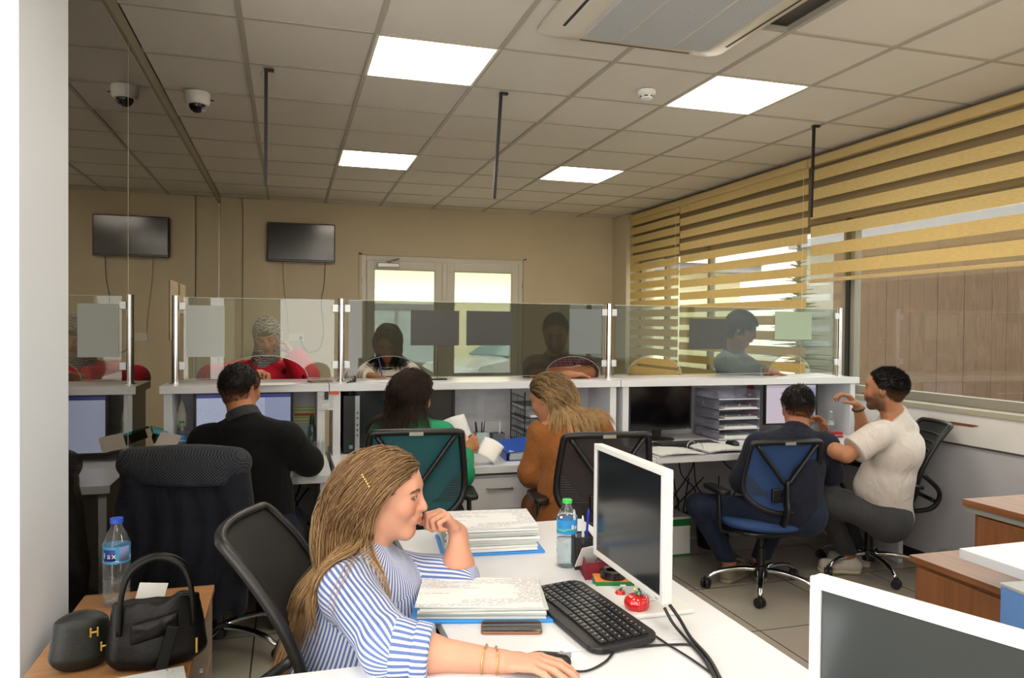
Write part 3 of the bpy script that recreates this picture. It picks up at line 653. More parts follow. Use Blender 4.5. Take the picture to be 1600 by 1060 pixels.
# door to the street
d = thing('double_door', 'white framed glass double door to the street in the back wall', 'door', (DX0, YB+.05, 0)); d['kind'] = 'structure'
d.name = 'door_1'
mb = MB(); W = DX1-DX0
mb.bx(0, .055, -.04, .04, 0, DZ); mb.bx(W-.055, W, -.04, .04, 0, DZ); mb.bx(.055, W-.055, -.04, .04, DZ-.055, DZ); obj('door_frame', mb, M_PVC, d, bev=.004)
M_DGL = thin_glass('door_glass', 'f0f3f1', 1.5)
for (a, b, hs) in ((.058, .925, 'left'), (.985, W-.058, 'right')):
    mb = MB(); r = .085
    mb.bx(a, a+r, -.045, .03, .02, DZ-.06); mb.bx(b-r, b, -.045, .03, .02, DZ-.06); mb.bx(a+r, b-r, -.045, .03, DZ-.16, DZ-.06); mb.bx(a+r, b-r, -.045, .03, .02, .20); mb.bx(a+r, b-r, -.04, .02, .86, .95)
    le = obj('door_leaf', mb, M_PVC, d, bev=.005)
    g = MB(); g.bx(a+r, b-r, -.006, .0, .2, DZ-.16); obj('pane', g, M_DGL, le)
    g = MB(); 
    for x in (a+r, b-r-.006): g.bx(x, x+.006, -.047, -.043, .2, DZ-.16)
    for z in (.2, DZ-.166): g.bx(a+r, b-r, -.047, -.043, z, z+.006)
    obj('gasket', g, mat('gasket', '6c6658', .7), le)
mb = MB(); mb.bx(.925, .985, -.05, .03, .02, DZ-.06); obj('centre_stile', mb, M_PVC, d, bev=.006)
mb = MB(); mb.tube(curve([(.86, -.05, .85), (.86, -.11, .87), (.86, -.115, 1.0), (.86, -.115, 1.25), (.86, -.11, 1.42), (.86, -.05, 1.44)], 20), .013, 10); obj('pull_handle', mb, M_CHROME, d, smooth=True)
mb = MB(); mb.bx(.17, .42, -.10, -.05, DZ-.135, DZ-.085); obj('door_closer', mb, M_STEEL, d, bev=.008); mb = MB(); mb.tube([(.3, -.08, DZ-.08), (.33, -.13, DZ-.06), (.42, -.05, DZ-.03)], .008, 6); mb.cyl((.3, -.075, DZ-.09), (.3, -.075, DZ-.06), .014); obj('closer_arm', mb, M_STEEL, d)
for z in (.3, 1.1, 2.0):
    for x in (.005, W-.005):
        mb = MB(); mb.cyl((x, -.05, z-.04), (x, -.05, z+.04), .008, seg=10); obj('hinge', mb, M_STEEL, d)
mb = MB(); mb.bx(DX0-.03, DX0, YB-.012, YB, 0, DZ+.02); mb.bx(DX1, DX1+.03, YB-.012, YB, 0, DZ+.02); mb.bx(DX0-.03, DX1+.03, YB-.012, YB, DZ, DZ+.025); struct('trim_7', mb, M_WALL)
# glass wall on the left
M_GW = thin_glass('partition_wall_glass', 'c8c2b4', 1.75, 0, .008, '8a7f6a', 1.7)
seams = [-.76, .28, 2.74, 5.03]
for a, b in zip(seams[:-1], seams[1:]):
    mb = MB(); mb.bx(X0-.012, X0, a+.003, b-.003, .05, 2.80); struct('window_3', mb, M_GW)
mb = MB(); mb.bx(X0-.05, X0+.012, -.9, YB, 2.785, ZC); struct('trim_8', mb, mat('beam_alu', '8a836f', .35, .3), bev=.004)
mb = MB(); mb.bx(X0-.04, X0+.008, -.9, YB, 0, .06); mb.bx(X0-.03, X0+.01, 5.0, YB, .06, 2.79); struct('trim_9', mb, mat('alu_pale', 'a8a290', .35, .4), bev=.003)
mb = MB()
for y in (.28, 2.74): mb.bx(X0-.012, X0+.0005, y-.003, y+.003, .06, 2.785)
struct('trim_10', mb, mat('silicone', 'b9ad90', .4))
# pillar by the camera
mb = MB(); mb.bx(-1.1, X0+.015, at(30, 500, 0, X0+.015)[1], -.76, 0, ZC); struct('wall_pillar', mb, mat('pillar_white', 'dce3ee', .5, bump=.05, bscale=40))
mb = MB(); mb.bx(-.62, X0+.01, YN, -5.3, 0, ZC); mb.bx(-.62, X0+.01, -2.1, -1.75, 0, ZC); mb.bx(-.62, X0+.01, -5.3, -2.1, 0, .8); mb.bx(-.62, X0+.01, -5.3, -2.1, 2.7, ZC+.08); struct('wall_left', mb, M_WALL)  # unseen opening added on this side to bring in more daylight
# dark room beyond the glass wall
cu = MB(); pts = [(x, .05*math.sin(x*60)) for x in np.linspace(0, .34, 40)]
cu.grid(lambda u, v: ((.34*u)*(1-.75*(1-v)**1.2)+.02, .03*math.sin(u*40), .55+1.95*v), 40, 12)
o = tag(obj('curtain', cu, mat('teal_cloth', '1f3436', .9), solid=.004, smooth=True), 'dark teal hanging cloth behind the left glass wall', 'curtain'); o.location = (-1.35, 1.1, 0)
mb = MB(); mb.cyl((0, -.03, 0), (0, .4, 0), .015); 
cr = tag(obj('curtain_rail', mb, M_STEEL), 'short steel rail carrying the teal cloth behind the left glass wall', 'rail'); cr.location = (-1.18, .93, 2.52)
mb = MB(); mb.cyl((-1.18, 1.1, 2.52), (-1.18, 1.1, ZC+.08), .006); struct('trim_11', mb, M_STEEL)

# ---------------------------------------------------------------- ceiling lights
M_PANEL = emis('panel_light', 'fff3e2', PANEL_W); M_ALU = mat('light_frame', 'd8d2c2', .4)
LBL = {(1, 0): 'large square ceiling light panel at the top left of the photo', (4, 0): 'square ceiling light panel beside the smoke detector, near the right blinds', (1, 4): 'far square ceiling light panel over the door, left one', (4, 4): 'far square ceiling light panel right of the hanging middle rod'}
for (i, j) in LIGHTS:
    t = thing('ceiling_light', LBL.get((i, j), 'unseen square ceiling light panel added to light the foreground'), 'light', (i*.6+.3, j*.6+.3, ZC), group='square ceiling light panels')
    if (i, j) not in LBL and j < -8: pass
    mb = MB(); mb.bx(-.29, .29, -.29, .29, .006, .010); obj('diffuser', mb, M_PANEL, t)
    mb = MB()
    for s in (-1, 1): mb.bx(s*.2925-.0075, s*.2925+.0075, -.30, .30, -.001, .02); mb.bx(-.285, .285, s*.2925-.0075, s*.2925+.0075, -.001, .02)
    obj('frame', mb, M_ALU, t)
# air conditioner cassette
t = thing('air_conditioner', 'white square cassette air conditioner in the ceiling', 'air conditioner', (1.76, -.74, ZC))
M_AC = mat('ac_white', 'c9c3b5', .4); M_ACG = mat('ac_grille', 'b8bcc0', .5)
def rrect(w, h, r, n=6):
    return [(sx*(w/2-r)+r*math.cos(a), sy*(h/2-r)+r*math.sin(a)) for sx, sy, a0 in ((1, 1, 0), (-1, 1, PI/2), (-1, -1, PI), (1, -1, 1.5*PI)) for a in np.linspace(a0, a0+PI/2, n)]
mb = MB(); 
def loft(mb, rings):
    n = len(rings[0][0]); vs = [(x, y, z) for ring, z in rings for x, y in ring]
    fs = [(i*n+k, i*n+(k+1) % n, (i+1)*n+(k+1) % n, (i+1)*n+k) for i in range(len(rings)-1) for k in range(n)]
    mb.add(vs, fs+[tuple(range(n))[::-1], tuple((len(rings)-1)*n+k for k in range(n))])
loft(mb, [(rrect(.64, .64, .05), -.062), (rrect(.68, .68, .05), -.058), (rrect(.90, .90, .07), -.030), (rrect(.95, .95, .06), -.012), (rrect(.95, .95, .06), .0)][::1])
pn = obj('panel', mb, M_AC, t, smooth='auto')
m, tt, b, N, L = nt('ac_mesh'); tc = N.new('ShaderNodeTexCoord'); br = N.new('ShaderNodeTexBrick'); br.inputs['Scale'].default_value = 1; br.inputs['Brick Width'].default_value = .012; br.inputs['Row Height'].default_value = .007; br.inputs['Mortar Size'].default_value = .0016
br.inputs['Color1'].default_value = srgb('9aa0a8'); br.inputs['Color2'].default_value = srgb('8e949c'); br.inputs['Mortar'].default_value = srgb('c4c6c8'); L.new(tc.outputs['Object'], br.inputs[0]); L.new(br.outputs[0], b.inputs['Base Color']); b.inputs['Roughness'].default_value = .5
mb = MB(); mb.prism(rrect(.60, .60, .03), -.070, -.061); gr = obj('grille', mb, m, t)
mb = MB()
for x in (-.13, .13): mb.bx(x-.003, x+.003, -.29, .29, -.073, -.069)
obj('grille_rib', mb, M_AC, gr)
for k in range(4):
    R = rotm(0, 0, k*PI/2)
    mb = MB(); mb.box((0, 0, 0), (.52, .008, .05), None); v = obj('slot', MB().box(R@V3(0, .392, -.0375), V3(.56, .035, .012) if k % 2 == 0 else V3(.035, .56, .012)), M_BLACK, t)
    mb = MB(); mb.box(R@V3(0, .400, -.040), (.54, .030, .004), R@rotm(.35, 0, 0)); obj('flap', mb, M_AC, t, bev=.002)
# smoke detector
t = thing('smoke_detector', 'small round white smoke detector on the ceiling', 'smoke detector', (2.167, .36, ZC))
mb = MB(); mb.lathe([(.052, 0), (.052, -.018), (.046, -.026), (.0, -.026)][::-1], 28); obj('base', mb, M_WHITE, t, smooth='auto')
mb = MB(); mb.lathe([(.036, -.026), (.034, -.046), (.02, -.052), (0, -.053)][::-1], 28); obj('sensor', mb, M_WHITE, t, smooth='auto')
mb = MB()
for k in range(6): a = k*PI/3; mb.box((.0355*math.cos(a), .0355*math.sin(a), -.036), (.003, .022, .006), rotm(0, 0, a))
obj('vent', mb, M_BLACK, t)
# dome camera
t = thing('security_camera', 'white dome security camera on the ceiling by the glass wall', 'camera', (-.308, 1.22, ZC))
mb = MB(); mb.lathe([(.062, 0), (.064, -.02), (.060, -.05), (.052, -.062), (0, -.062)][::-1], 32); obj('housing', mb, M_WHITE, t, smooth='auto')
mb = MB(); mb.sph((0, 0, -.060), (.041, .041, .042), 24); obj('dome', mb, M_BLACKG, t, smooth=True)
mb = MB(); mb.cyl((.03, -.02, -.085), (.036, -.03, -.095), .012); obj('lens', mb, M_GREYP, t)
mb = MB(); mb.cyl((.062, 0, -.03), (.080, 0, -.034), .003, seg=8); obj('screw', mb, M_BLACK, t)
t.scale = (1.15,)*3
# hanging rods
for (x, y, dx, l, lb) in ((.092, .661, .0, .62, 'black hanging rod nearest the dome camera'), (1.387, .656, -.036, .616, 'middle black hanging rod, leaning, left of the smoke detector'), (3.551, .671, -.012, .611, 'right black hanging rod in front of the blinds')):
    t = thing('ceiling_rod', lb, 'rod', (x, y, ZC), group=None)
    mb = MB(); mb.box((dx/2, 0, -l/2), (.018, .012, l), rotm(0, -math.atan2(-dx, l)*-1 if False else math.atan2(-dx, l), 0)); obj('rod', mb, M_BLACK, t)
    mb = MB(); mb.bx(-.01, .04, -.012, .012, -.012, 0); obj('bracket', mb, M_BLACK, t); mb = MB(); mb.tube([(-.02, 0, -.012), (-.03, 0, -.03), (-.018, 0, -.035)], .003, 6); obj('hook', mb, M_GREYP, t)

# ---------------------------------------------------------------- blinds
def fabric(name, col, alpha=1.0, transl=.45):
    m = bpy.data.materials.new(name); m.use_nodes = True; t = m.node_tree; N = t.nodes; L = t.links; N.remove(N['Principled BSDF']); out = N['Material Output']
    tc = N.new('ShaderNodeTexCoord'); mp = N.new('ShaderNodeMapping'); mp.inputs['Scale'].default_value = (1, 6, 60); L.new(tc.outputs['Object'], mp.inputs[0])
    n = N.new('ShaderNodeTexNoise'); n.inputs['Scale'].default_value = 4; n.inputs['Detail'].default_value = 5; L.new(mp.outputs[0], n.inputs[0]); r = N.new('ShaderNodeValToRGB')
    c = srgb(col); r.color_ramp.elements[0].color = tuple(x*.82 for x in c[:3])+(1,); r.color_ramp.elements[1].color = c; r.color_ramp.elements[0].position = .3; r.color_ramp.elements[1].position = .7; L.new(n.outputs['Fac'], r.inputs[0])
    df = N.new('ShaderNodeBsdfDiffuse'); tl = N.new('ShaderNodeBsdfTranslucent'); L.new(r.outputs[0], df.inputs[0]); L.new(r.outputs[0], tl.inputs[0])
    mx = N.new('ShaderNodeMixShader'); mx.inputs[0].default_value = transl; L.new(df.outputs[0], mx.inputs[1]); L.new(tl.outputs[0], mx.inputs[2]); last = mx
    if alpha < 1:
        tr = N.new('ShaderNodeBsdfTransparent'); m2 = N.new('ShaderNodeMixShader'); m2.inputs[0].default_value = alpha; L.new(tr.outputs[0], m2.inputs[1]); L.new(mx.outputs[0], m2.inputs[2]); last = m2
    L.new(last.outputs[0], out.inputs[0]); return m
M_BLO = fabric('blind_band', 'f0d898', 1, .30); M_BLS = fabric('blind_sheer', 'b59a66', .28, .5); M_BLC = mat('blind_case', 'cbb27c', .5)
PER = .128
def blind(y0, y1, zb, zt, label, phase=0, dens=None, xo=X1-.04, frac=.60):
    t = thing('zebra_blind', label, 'blind', (xo, (y0+y1)/2, 0)); w = (y1-y0)/2
    mb = MB(); mb.bx(-.03, .035, -w, w, zt-.065, zt); obj('headrail', mb, M_BLC, t, bev=.01)
    mb = MB(); mb.bx(-.012, .010, -w+.005, w-.005, zb-.028, zb); obj('bottom_bar', mb, M_BLC, t, bev=.004)
    z = zt-.065; k = 0; bands = MB(); sh = MB(); n = 0
    per = PER if dens is None else dens
    z += phase
    while z > zb+.002:
        a, b = min(z, zt-.06), max(z-per*frac, zb)
        if a > b: 
            m_ = MB(); m_.grid(lambda u, v: (.0025*math.sin(u*9+z*3), -w+.008+u*(2*w-.016), b+(a-b)*v), 12, 1); o = obj('band', m_, M_BLO, t, solid=.0012); n += 1
        a, b = max(z-per*frac, zb), max(z-per, zb)
        if a > b and a < zt: sh.grid(lambda u, v: (.0025*math.sin(u*9+z*3), -w+.010+u*(2*w-.02), b+(a-b)*v), 12, 1)
        z -= per
    obj('sheer_fabric', sh, M_BLS, t)
    mb = MB(); mb.tube([(-.035, -w+.02, zt-.04), (-.036, -w+.02, zt-.8), (-.036, -w+.021, 1.15 if zb < 1.3 else 1.3)], .0016, 5); obj('cord', mb, mat('cord_white', 'd8d0b8', .6), t)
    return t
blind(3.445, 4.62, .98, 2.83, 'narrow yellow zebra blind in the far right corner', .02, .108, frac=.72)
blind(1.425, 3.44, .98, 2.83, 'wide yellow zebra blind lowered behind the counter, beside the black hanging rod', 0)
blind(-3.2, 1.405, 1.89, 2.83, 'long yellow zebra blind rolled halfway above the bare window', -.03, .145)
# ================================================================ outside
mb = MB(); mb.bx(-30, 40, YB+.22, 60, -.2, -.05); mb.bx(4.45, 40, -30, YB+.22, -.2, -.05); g = struct('ground', mb, mat('paving', 'a8a39a', .9, var=.1))
M_YEL = mat('yellow_render', 'f0e8c4', .9, bump=.1); M_GRS = mat('grey_stone', '8f8f98', .8)
t = thing('house', 'pale yellow house with grey eaves outside the glass door', 'building', (2.5, 13.5, 0))
mb = MB(); mb.bx(-7, 9, 0, 5, -.1, 2.92); obj('wall', mb, M_YEL, t)
mb = MB(); mb.bx(-7.3, 9.3, -.5, 5.3, 2.92, 3.12); obj('eaves', mb, mat('eave_grey', '8c8f9c', .8), t, bev=.02)
mb = MB(); mb.add([(-7.4, -.6, 3.12), (9.4, -.6, 3.12), (9.4, 5.4, 3.12), (-7.4, 5.4, 3.12), (-5, 2.4, 4.2), (7, 2.4, 4.2)], [(0, 1, 5, 4), (1, 2, 5), (2, 3, 4, 5), (3, 0, 4), (3, 2, 1, 0)]); obj('roof', mb, mat('roof_pale', 'd8d2c8', .9), t)
for x0, x1, z0, z1 in ((-1.0, 1.1, .55, 2.0), (3.25, 4.6, .55, 2.75)):
    mb = MB(); mb.bx(x0, x0+.12, -.05, .05, z0, z1); mb.bx(x1-.12, x1, -.05, .05, z0, z1); mb.bx(x0, x1, -.05, .05, z0, z0+.12); mb.bx(x0, x1, -.05, .05, z1-.12, z1); mb.bx((x0+x1)/2-.03, (x0+x1)/2+.03, -.04, .04, z0, z1)
    w_ = obj('window', mb, M_GRS, t); g = MB(); g.bx(x0+.1, x1-.1, -.01, 0, z0+.1, z1-.1); obj('pane', g, mat('sky_pane', 'b8c4cc', .1), w_)
# parked car seen through the right leaf
t = thing('car', 'silver car parked outside the right door leaf', 'car', (4.7, 10.0, -.05), rz=.35)
M_CAR = mat('car_paint', 'd6dade', .25, .3, coat=.5); M_CGL = mat('car_glass', '7f9a9c', .08)
prof = [(-2.05, .35), (-2.1, .62), (-1.95, .86), (-1.1, 1.0), (-.35, 1.42), (.7, 1.5), (1.5, 1.38), (2.0, 1.0), (2.1, .6), (2.05, .35)]
def car_ring(x_in, f): return [(x, z) for x, z in prof]
mb = MB(); n = len(prof); secs = [(-.88, .94), (-.80, 1.0), (-.55, 1.02), (.55, 1.02), (.80, 1.0), (.88, .94)]
vs = []
for y, s in secs:
    for x, z in prof: zz = z if z < .95 else .95+(z-.95)*(1.0 if abs(y) < .75 else .45); vs.append((x*s, y if z < .95 else y*.82, zz))
fs = [(i*n+k, i*n+k+1, (i+1)*n+k+1, (i+1)*n+k) for i in range(5) for k in range(n-1)]+[tuple(range(n)), tuple(5*n+k for k in range(n))[::-1]]+[(i*n+n-1, i*n, (i+1)*n, (i+1)*n+n-1) for i in range(5)]
mb.add(vs, fs); obj('car_body', mb, M_CAR, t, smooth='auto', bev=.02)
mb = MB(); mb.add([(-1.08, -.62, 1.03), (-1.08, .62, 1.03), (-.40, .56, 1.41), (-.40, -.56, 1.41)], [(0, 1, 2, 3)]); obj('windshield', mb, M_CGL, t, solid=.03)
mb = MB(); mb.add([(1.98, -.62, 1.06), (1.98, .62, 1.06), (1.52, .56, 1.40), (1.52, -.56, 1.40)], [(3, 2, 1, 0)]); obj('rear_window', mb, M_CGL, t, solid=.03)
for s in (-1, 1):
    mb = MB(); mb.add([(-.75, s*.80, .98), (1.45, s*.80, .98), (1.2, s*.68, 1.36), (-.25, s*.68, 1.38)], [(0, 1, 2, 3)]); obj('side_window', mb, M_CGL, t, solid=.03)
    for x in (-1.3, 1.3): mb = MB(); mb.cyl((x, s*.72, .32), (x, s*.92, .32), .32, seg=28); w_ = obj('wheel', mb, M_BLACK, t, bev=.02); mb = MB(); mb.cyl((x, s*.90, .32), (x, s*.93, .32), .2, seg=20); obj('rim', mb, M_STEEL, w_)
# wood panelled wall standing outside the right window
t = thing('wood_panel_wall', 'brown vertical wood board fence wall seen through the bare window', 'wall', (8.5, -1.2, 0))
m = wood('weathered_boards', '4a3424', '6a4e38', (1, 22, 1.2), .7)
mb = MB(); r3 = random.Random(2); y = -2.9
while y < 7.45:
    w_ = r3.uniform(.16, .24); mb.bx(-.01-r3.uniform(0, .006), .02, y, y+w_-.004, 0, 2.72); y += w_
obj('boards', mb, m, t); mb = MB(); mb.bx(.02, .07, -2.9, 7.5, .3, .4); mb.bx(.02, .07, -2.9, 7.5, 1.7, 1.8); obj('batten', mb, m, t)
t = thing('building', 'grey building outside behind the wide lowered blind', 'building', (13, 9, 0))
mb = MB(); mb.bx(0, 5, -6.5, 4.2, -.1, 3.6); obj('wall', mb, mat('conc', '8b8984', .9, var=.1), t)
mb = MB(); mb.bx(-.2, 5.2, -6.7, 4.3, 3.6, 3.8); obj('parapet', mb, M_GRS, t)
for k in range(3): mb = MB(); mb.bx(-.02, .02, -6+k*2.5, -4.8+k*2.5, 1.2, 2.6); obj('window', mb, mat('dk_pane', '4a5258', .2), t)
t = thing('tree', 'thin dark conifer outside seen between blind bands', 'tree', (10, 9.2, -.05))
mb = MB(); mb.cyl((0, 0, 0), (0, 0, 3.0), .06, .02, 8); obj('trunk', mb, mat('bark', '4a3d30', .9), t)
mb = MB(); r3 = random.Random(9)
for i in range(260):
    z = .8+2.5*r3.random(); a = r3.random()*6.28; l = (3.5-z)*.22*(.5+r3.random()); p = V3(0, 0, z); q = p+V3(math.cos(a)*l, math.sin(a)*l, -.1*l+.05); mb.cyl(p, q, .02, .004, 5)
obj('foliage', mb, mat('conifer', '3a4438', .9), t)
# ================================================================ service counter, three joined units
CY0, CY1, CZ = .78, 1.22, 1.168
def aligned(o, *a): return o
UN = [(-.445, .430, 'left'), (.434, 2.222, 'middle'), (2.227, 4.05, 'right')]
LB = {'left': 'short white counter unit at the left end of the row, by the glass wall', 'middle': 'long white counter unit in the middle, holding the computer tower and black letter tray', 'right': 'long white counter unit at the right end, holding the clear acrylic trays'}
M_BACKP = mat('counter_back_white', 'c9cbd0', .45, var=.03, vscale=3)
for a, b, nm in UN:
    t = thing('service_counter', LB[nm], 'counter', (a, 0, 0)); w = b-a
    mb = MB(); mb.bx(0, w, CY0, CY1, CZ-.042, CZ); obj('top_board', mb, M_LAM, t, bev=.002)
    mb = MB(); mb.bx(.02, .062, CY0+.02, CY1-.04, .76, CZ-.042); obj('side_panel', mb, M_LAM, t, bev=.0015)
    mb = MB(); mb.bx(w-.062, w-.02, CY0+.02, CY1-.04, .76, CZ-.042); obj('side_panel', mb, M_LAM, t, bev=.0015)
    mb = MB(); mb.bx(.02, w-.02, CY1-.06, CY1-.042, .0, CZ-.042); obj('back_panel', mb, M_BACKP, t)
    y0 = {'left': .235, 'middle': .27, 'right': .31}[nm]
    mb = MB(); mb.bx(.01, w-.01, y0, CY1-.062, .722, .76); obj('worktop', mb, M_LAM, t, bev=.002)
    for x in (.03, w-.065): mb = MB(); mb.bx(x, x+.035, y0+.03, CY1-.08, 0, .722); obj('leg_panel', mb, M_LAM, t, bev=.0015)
    if nm == 'middle':
        pass
# white drawer pedestal under the middle worktop
t = thing('drawer_pedestal', 'white three drawer pedestal with lock under the middle counter worktop', 'cabinet', (1.08, .33, 0))
mb = MB(); mb.bx(0, .43, .0, .5, .03, .70); obj('body', mb, M_LAM, t, bev=.002)
for k, (z0, z1) in enumerate(((.52, .69), (.30, .51), (.05, .29))):
    mb = MB(); mb.bx(.006, .424, -.018, 0, z0, z1); dr = obj('drawer', mb, M_LAM, t, bev=.002)
    mb = MB(); mb.tube([(.15, -.018, z1-.06), (.15, -.04, z1-.06), (.29, -.04, z1-.06), (.29, -.018, z1-.06)], .006, 6); obj('handle', mb, M_STEEL, dr)
    if k == 0: mb = MB(); mb.cyl((.36, -.018, .645), (.36, -.026, .645), .010); obj('lock', mb, M_STEEL, dr)
# posts with clamps
POSTS = [(-.387, 'leftmost'), (.507, 'second'), (2.212, 'third'), (4.02, 'rightmost')]
PY = .95
M_CL = mat('clamp_white', 'c8cacc', .3, .4)
for x, nm in POSTS:
    t = thing('chrome_post', {'leftmost': 'chrome post of the counter screen at the far left, by the paper sheet', 'second': 'chrome post of the counter screen next to the woman in red', 'third': 'chrome post of the counter screen right of the man in the plaid shirt', 'rightmost': 'chrome post of the counter screen at the window end'}[nm], 'post', (x, PY, CZ))
    mb = MB(); mb.cyl((0, 0, .004), (0, 0, .488), .019, seg=24); obj('pole', mb, M_CHROME, t, smooth='auto'); mb = MB(); mb.cyl((0, 0, 0), (0, 0, .006), .03, seg=24); obj('base_plate', mb, M_CHROME, t, smooth='auto')
    for s in ((1,) if nm == 'leftmost' else (-1,) if nm == 'rightmost' else (-1, 1)):
        for z in (.10, .43): mb = MB(); mb.bx(min(s*.018, s*.052), max(s*.018, s*.052), -.012, .012, z-.022, z+.022); obj('clamp', mb, M_CL, t, bev=.003)
# glass screens with arched openings
M_SG1 = thin_glass('screen_glass_clear', 'eef1ec', 1.5, 0, .05, 'c8ccc8', 1.0); M_SG2 = thin_glass('screen_glass_reflection_grey', 'b0b4b0', 1.5, 0, .02, '9aa09c', 1.0); M_SG3 = thin_glass('screen_glass_reflection_pale', 'd0d4d0', 1.5, 0, .003, '9aa09c', .55); M_EDGE = mat('glass_edge', 'b4bcb6', .2, spec=.8)  # grey tints and haze stand in for reflections on the screens
def screen(x0, x1, arcs, m, lb):
    t = thing('glass_screen', lb, 'screen', (x0, PY, CZ)); w = x1-x0; H_ = .478; z0 = .024
    pts = [(0, z0)]
    for c, hw, ht in arcs:
        for a in np.linspace(PI, 0, 25): pts.append((c-x0+hw*math.cos(a), z0+.001+max(0, (ht-z0))*math.sin(a)))
    pts += [(w, z0), (w, H_), (0, H_)]
    mb = MB(); mb.prism([(p_[0], p_[1]) for p_ in pts], -.0045, .0045, rotm(PI/2, 0, 0)); obj('pane', mb, m, t)
    mb = MB(); e = [(p_[0], 0, p_[1]) for p_ in pts]; mb.tube(np.array(e[:-2]+[e[-2]]), .0028, 4); obj('polished_edge', mb, M_EDGE, t); mb = MB(); mb.bx(0, w, -.003, .003, H_, H_+.003); obj('top_edge', mb, M_EDGE, t)
screen(-.345, .466, [(.085, .235, .155)], M_SG1, 'clear glass screen in front of the woman in red')
screen(.548, 2.172, [(.79, .20, .150), (1.965, .19, .145)], M_SG2, 'glass screen tinted grey for its reflections, with two arched openings and taped papers coloured dark as backlit')
screen(2.253, 3.98, [(2.545, .20, .150), (3.60, .17, .150)], M_SG3, 'glass screen tinted paler grey for its reflections, at the window end, in front of the man in glasses')
# sheets taped to the screens
M_PAPER = mat('paper', 'e4e6e4', .7); M_PPALE = mat('paper_pale', 'c3cac8', .7); M_PGREEN = mat('paper_green', '9fb29c', .7); M_PDARK = mat('paper_backlit_dark', '3c3f3f', .35); M_PGREY = mat('paper_grey', '6c7475', .5)  # dark paper colour holds the shade of sheets seen backlit
M_TXT = paper_mat('print_grey', 'cfd2d2', '9ea1a2', rows=26, dens=.45)
def sheet(px0, py0, px1, py1, m, lb, y=PY-.0075, th=.0012, grp=None):
    a = at(px0, py0, 1, y); b = at(px1, py1, 1, y); mb = MB(); mb.bx(a[0]-b[0] if False else 0, b[0]-a[0], -th/2, th/2, 0, a[2]-b[2])
    o = tag(obj('paper_notice', mb, m, uv='fit'), lb, 'paper', grp); o.location = (a[0], y, b[2]); return o
sheet(291, 477, 351, 558, M_PPALE, 'pale blank sheet taped at the left end of the clear screen')
sheet(642, 485, 717, 540, M_PDARK, 'left one of two landscape sheets coloured dark as backlit, taped to the grey tinted screen')
sheet(729, 486, 800, 540, M_PDARK, 'right one of two landscape sheets coloured dark as backlit, taped to the grey tinted screen')
sheet(890, 483, 939, 553, M_PGREY, 'grey upright sheet taped beside the man in the plaid shirt')
sheet(1077, 498, 1136, 546, M_PDARK, 'sheet coloured dark as backlit, taped on the screen left of the man in glasses')
sheet(1211, 487, 1268, 531, M_PGREEN, 'pale green sheet taped on the screen right of the man in glasses')
# things lying on the counter top
def flat(name, px, py, w, d, h, m, lb, cat, rz=0, z=CZ, bev=.001, grp=None):
    p = at(px, py, 2, z); mb = MB(); mb.bx(-w/2, w/2, -d/2, d/2, 0, h); o = tag(obj(name, mb, m, bev=bev, uv='fit'), lb, cat, grp); o.location = (p[0], p[1], z); o.rotation_euler = (0, 0, rz); return o
flat('notebook', 500, 597.5, .12, .09, .010, mat('notebook_brown', '6a6258', .6), 'small brown notebook on the counter beside the second chrome post', 'notebook', .3)
flat('paper', 432, 600.5, .21, .15, .0012, M_PAPER, 'white sheet under the hand of the woman in red', 'paper', .2)
flat('paper', 600, 595, .21, .14, .0012, M_PAPER, 'white sheet the woman in the striped top writes on', 'paper', -.1)
flat('phone', 678, 593.5, .15, .075, .009, M_BLACKG, 'black phone lying on the counter by the door handle', 'phone', .05)
flat('paper', 1252, 586.5, .30, .20, .0012, M_PAPER, 'white sheet on the counter under the hand of the man in glasses', 'paper', .1)
flat('receipt', 960, 592, .10, .05, .001, M_PAPER, 'small paper slip on the counter at the third chrome post', 'paper', .5)

# ================================================================ worktop things
WZ = .76
def monitor(name, label, w, h, loc, rz, frame=M_BLACK, screen_m=None, bez=.014, stand='round', tilt=.0, zb=.10, chin=.0, logo=False):
    "screen faces local -y"
    t = thing(name, label, 'monitor', loc, rz); R = rotm(-tilt, 0, 0); c = V3(0, 0, zb+h/2)
    mb = MB(); mb.box(c, (w, .022, h), R); mb.box(c+V3(0, .022, 0), (w*.72, .03, h*.72), R); bd = obj('housing', mb, frame, t, bev=.004)
    mb = MB(); bz = bez
    for a, b in ((V3(0, -.013, h/2-bz/2), (w, .008, bz)), (V3(0, -.013, -h/2+(bz+chin)/2), (w, .008, bz+chin)), (V3(-w/2+bz/2, -.013, chin/2), (bz, .008, h-2*bz-chin)), (V3(w/2-bz/2, -.013, chin/2), (bz, .008, h-2*bz-chin))): mb.box(c+R@a, b, R)
    obj('bezel', mb, frame, t, bev=.0015)
    mb = MB(); mb.box(c+R@V3(0, -.0115, chin/2), (w-2*bz, .002, h-2*bz-chin), R); obj('screen', mb, screen_m or M_BLACKG, t, uv='fit')
    if stand == 'plate':
        mb = MB(); mb.bx(-.125, .125, -.10, .13, 0, .012); obj('base', mb, frame, t, bev=.004); mb = MB(); mb.bx(-.045, .045, .035, .06, .012, zb+h*.5); obj('neck', mb, frame, t, bev=.004)
    else:
        mb = MB(); mb.lathe([(.0, 0), (.115, 0), (.112, .008), (.05, .014), (0, .015)], 28, sy=.8, c=(0, .02, 0)); obj('base', mb, frame, t, smooth='auto'); mb = MB(); mb.bx(-.03, .03, .025, .045, .01, zb+h*.4); obj('neck', mb, frame, t, bev=.004)
    mb = MB(); mb.box(c+R@V3(w/2-.03, -.018, -h/2+bz/2), (.012, .002, .003), R); obj('power_light', mb, M_GREYP, t)
    return t
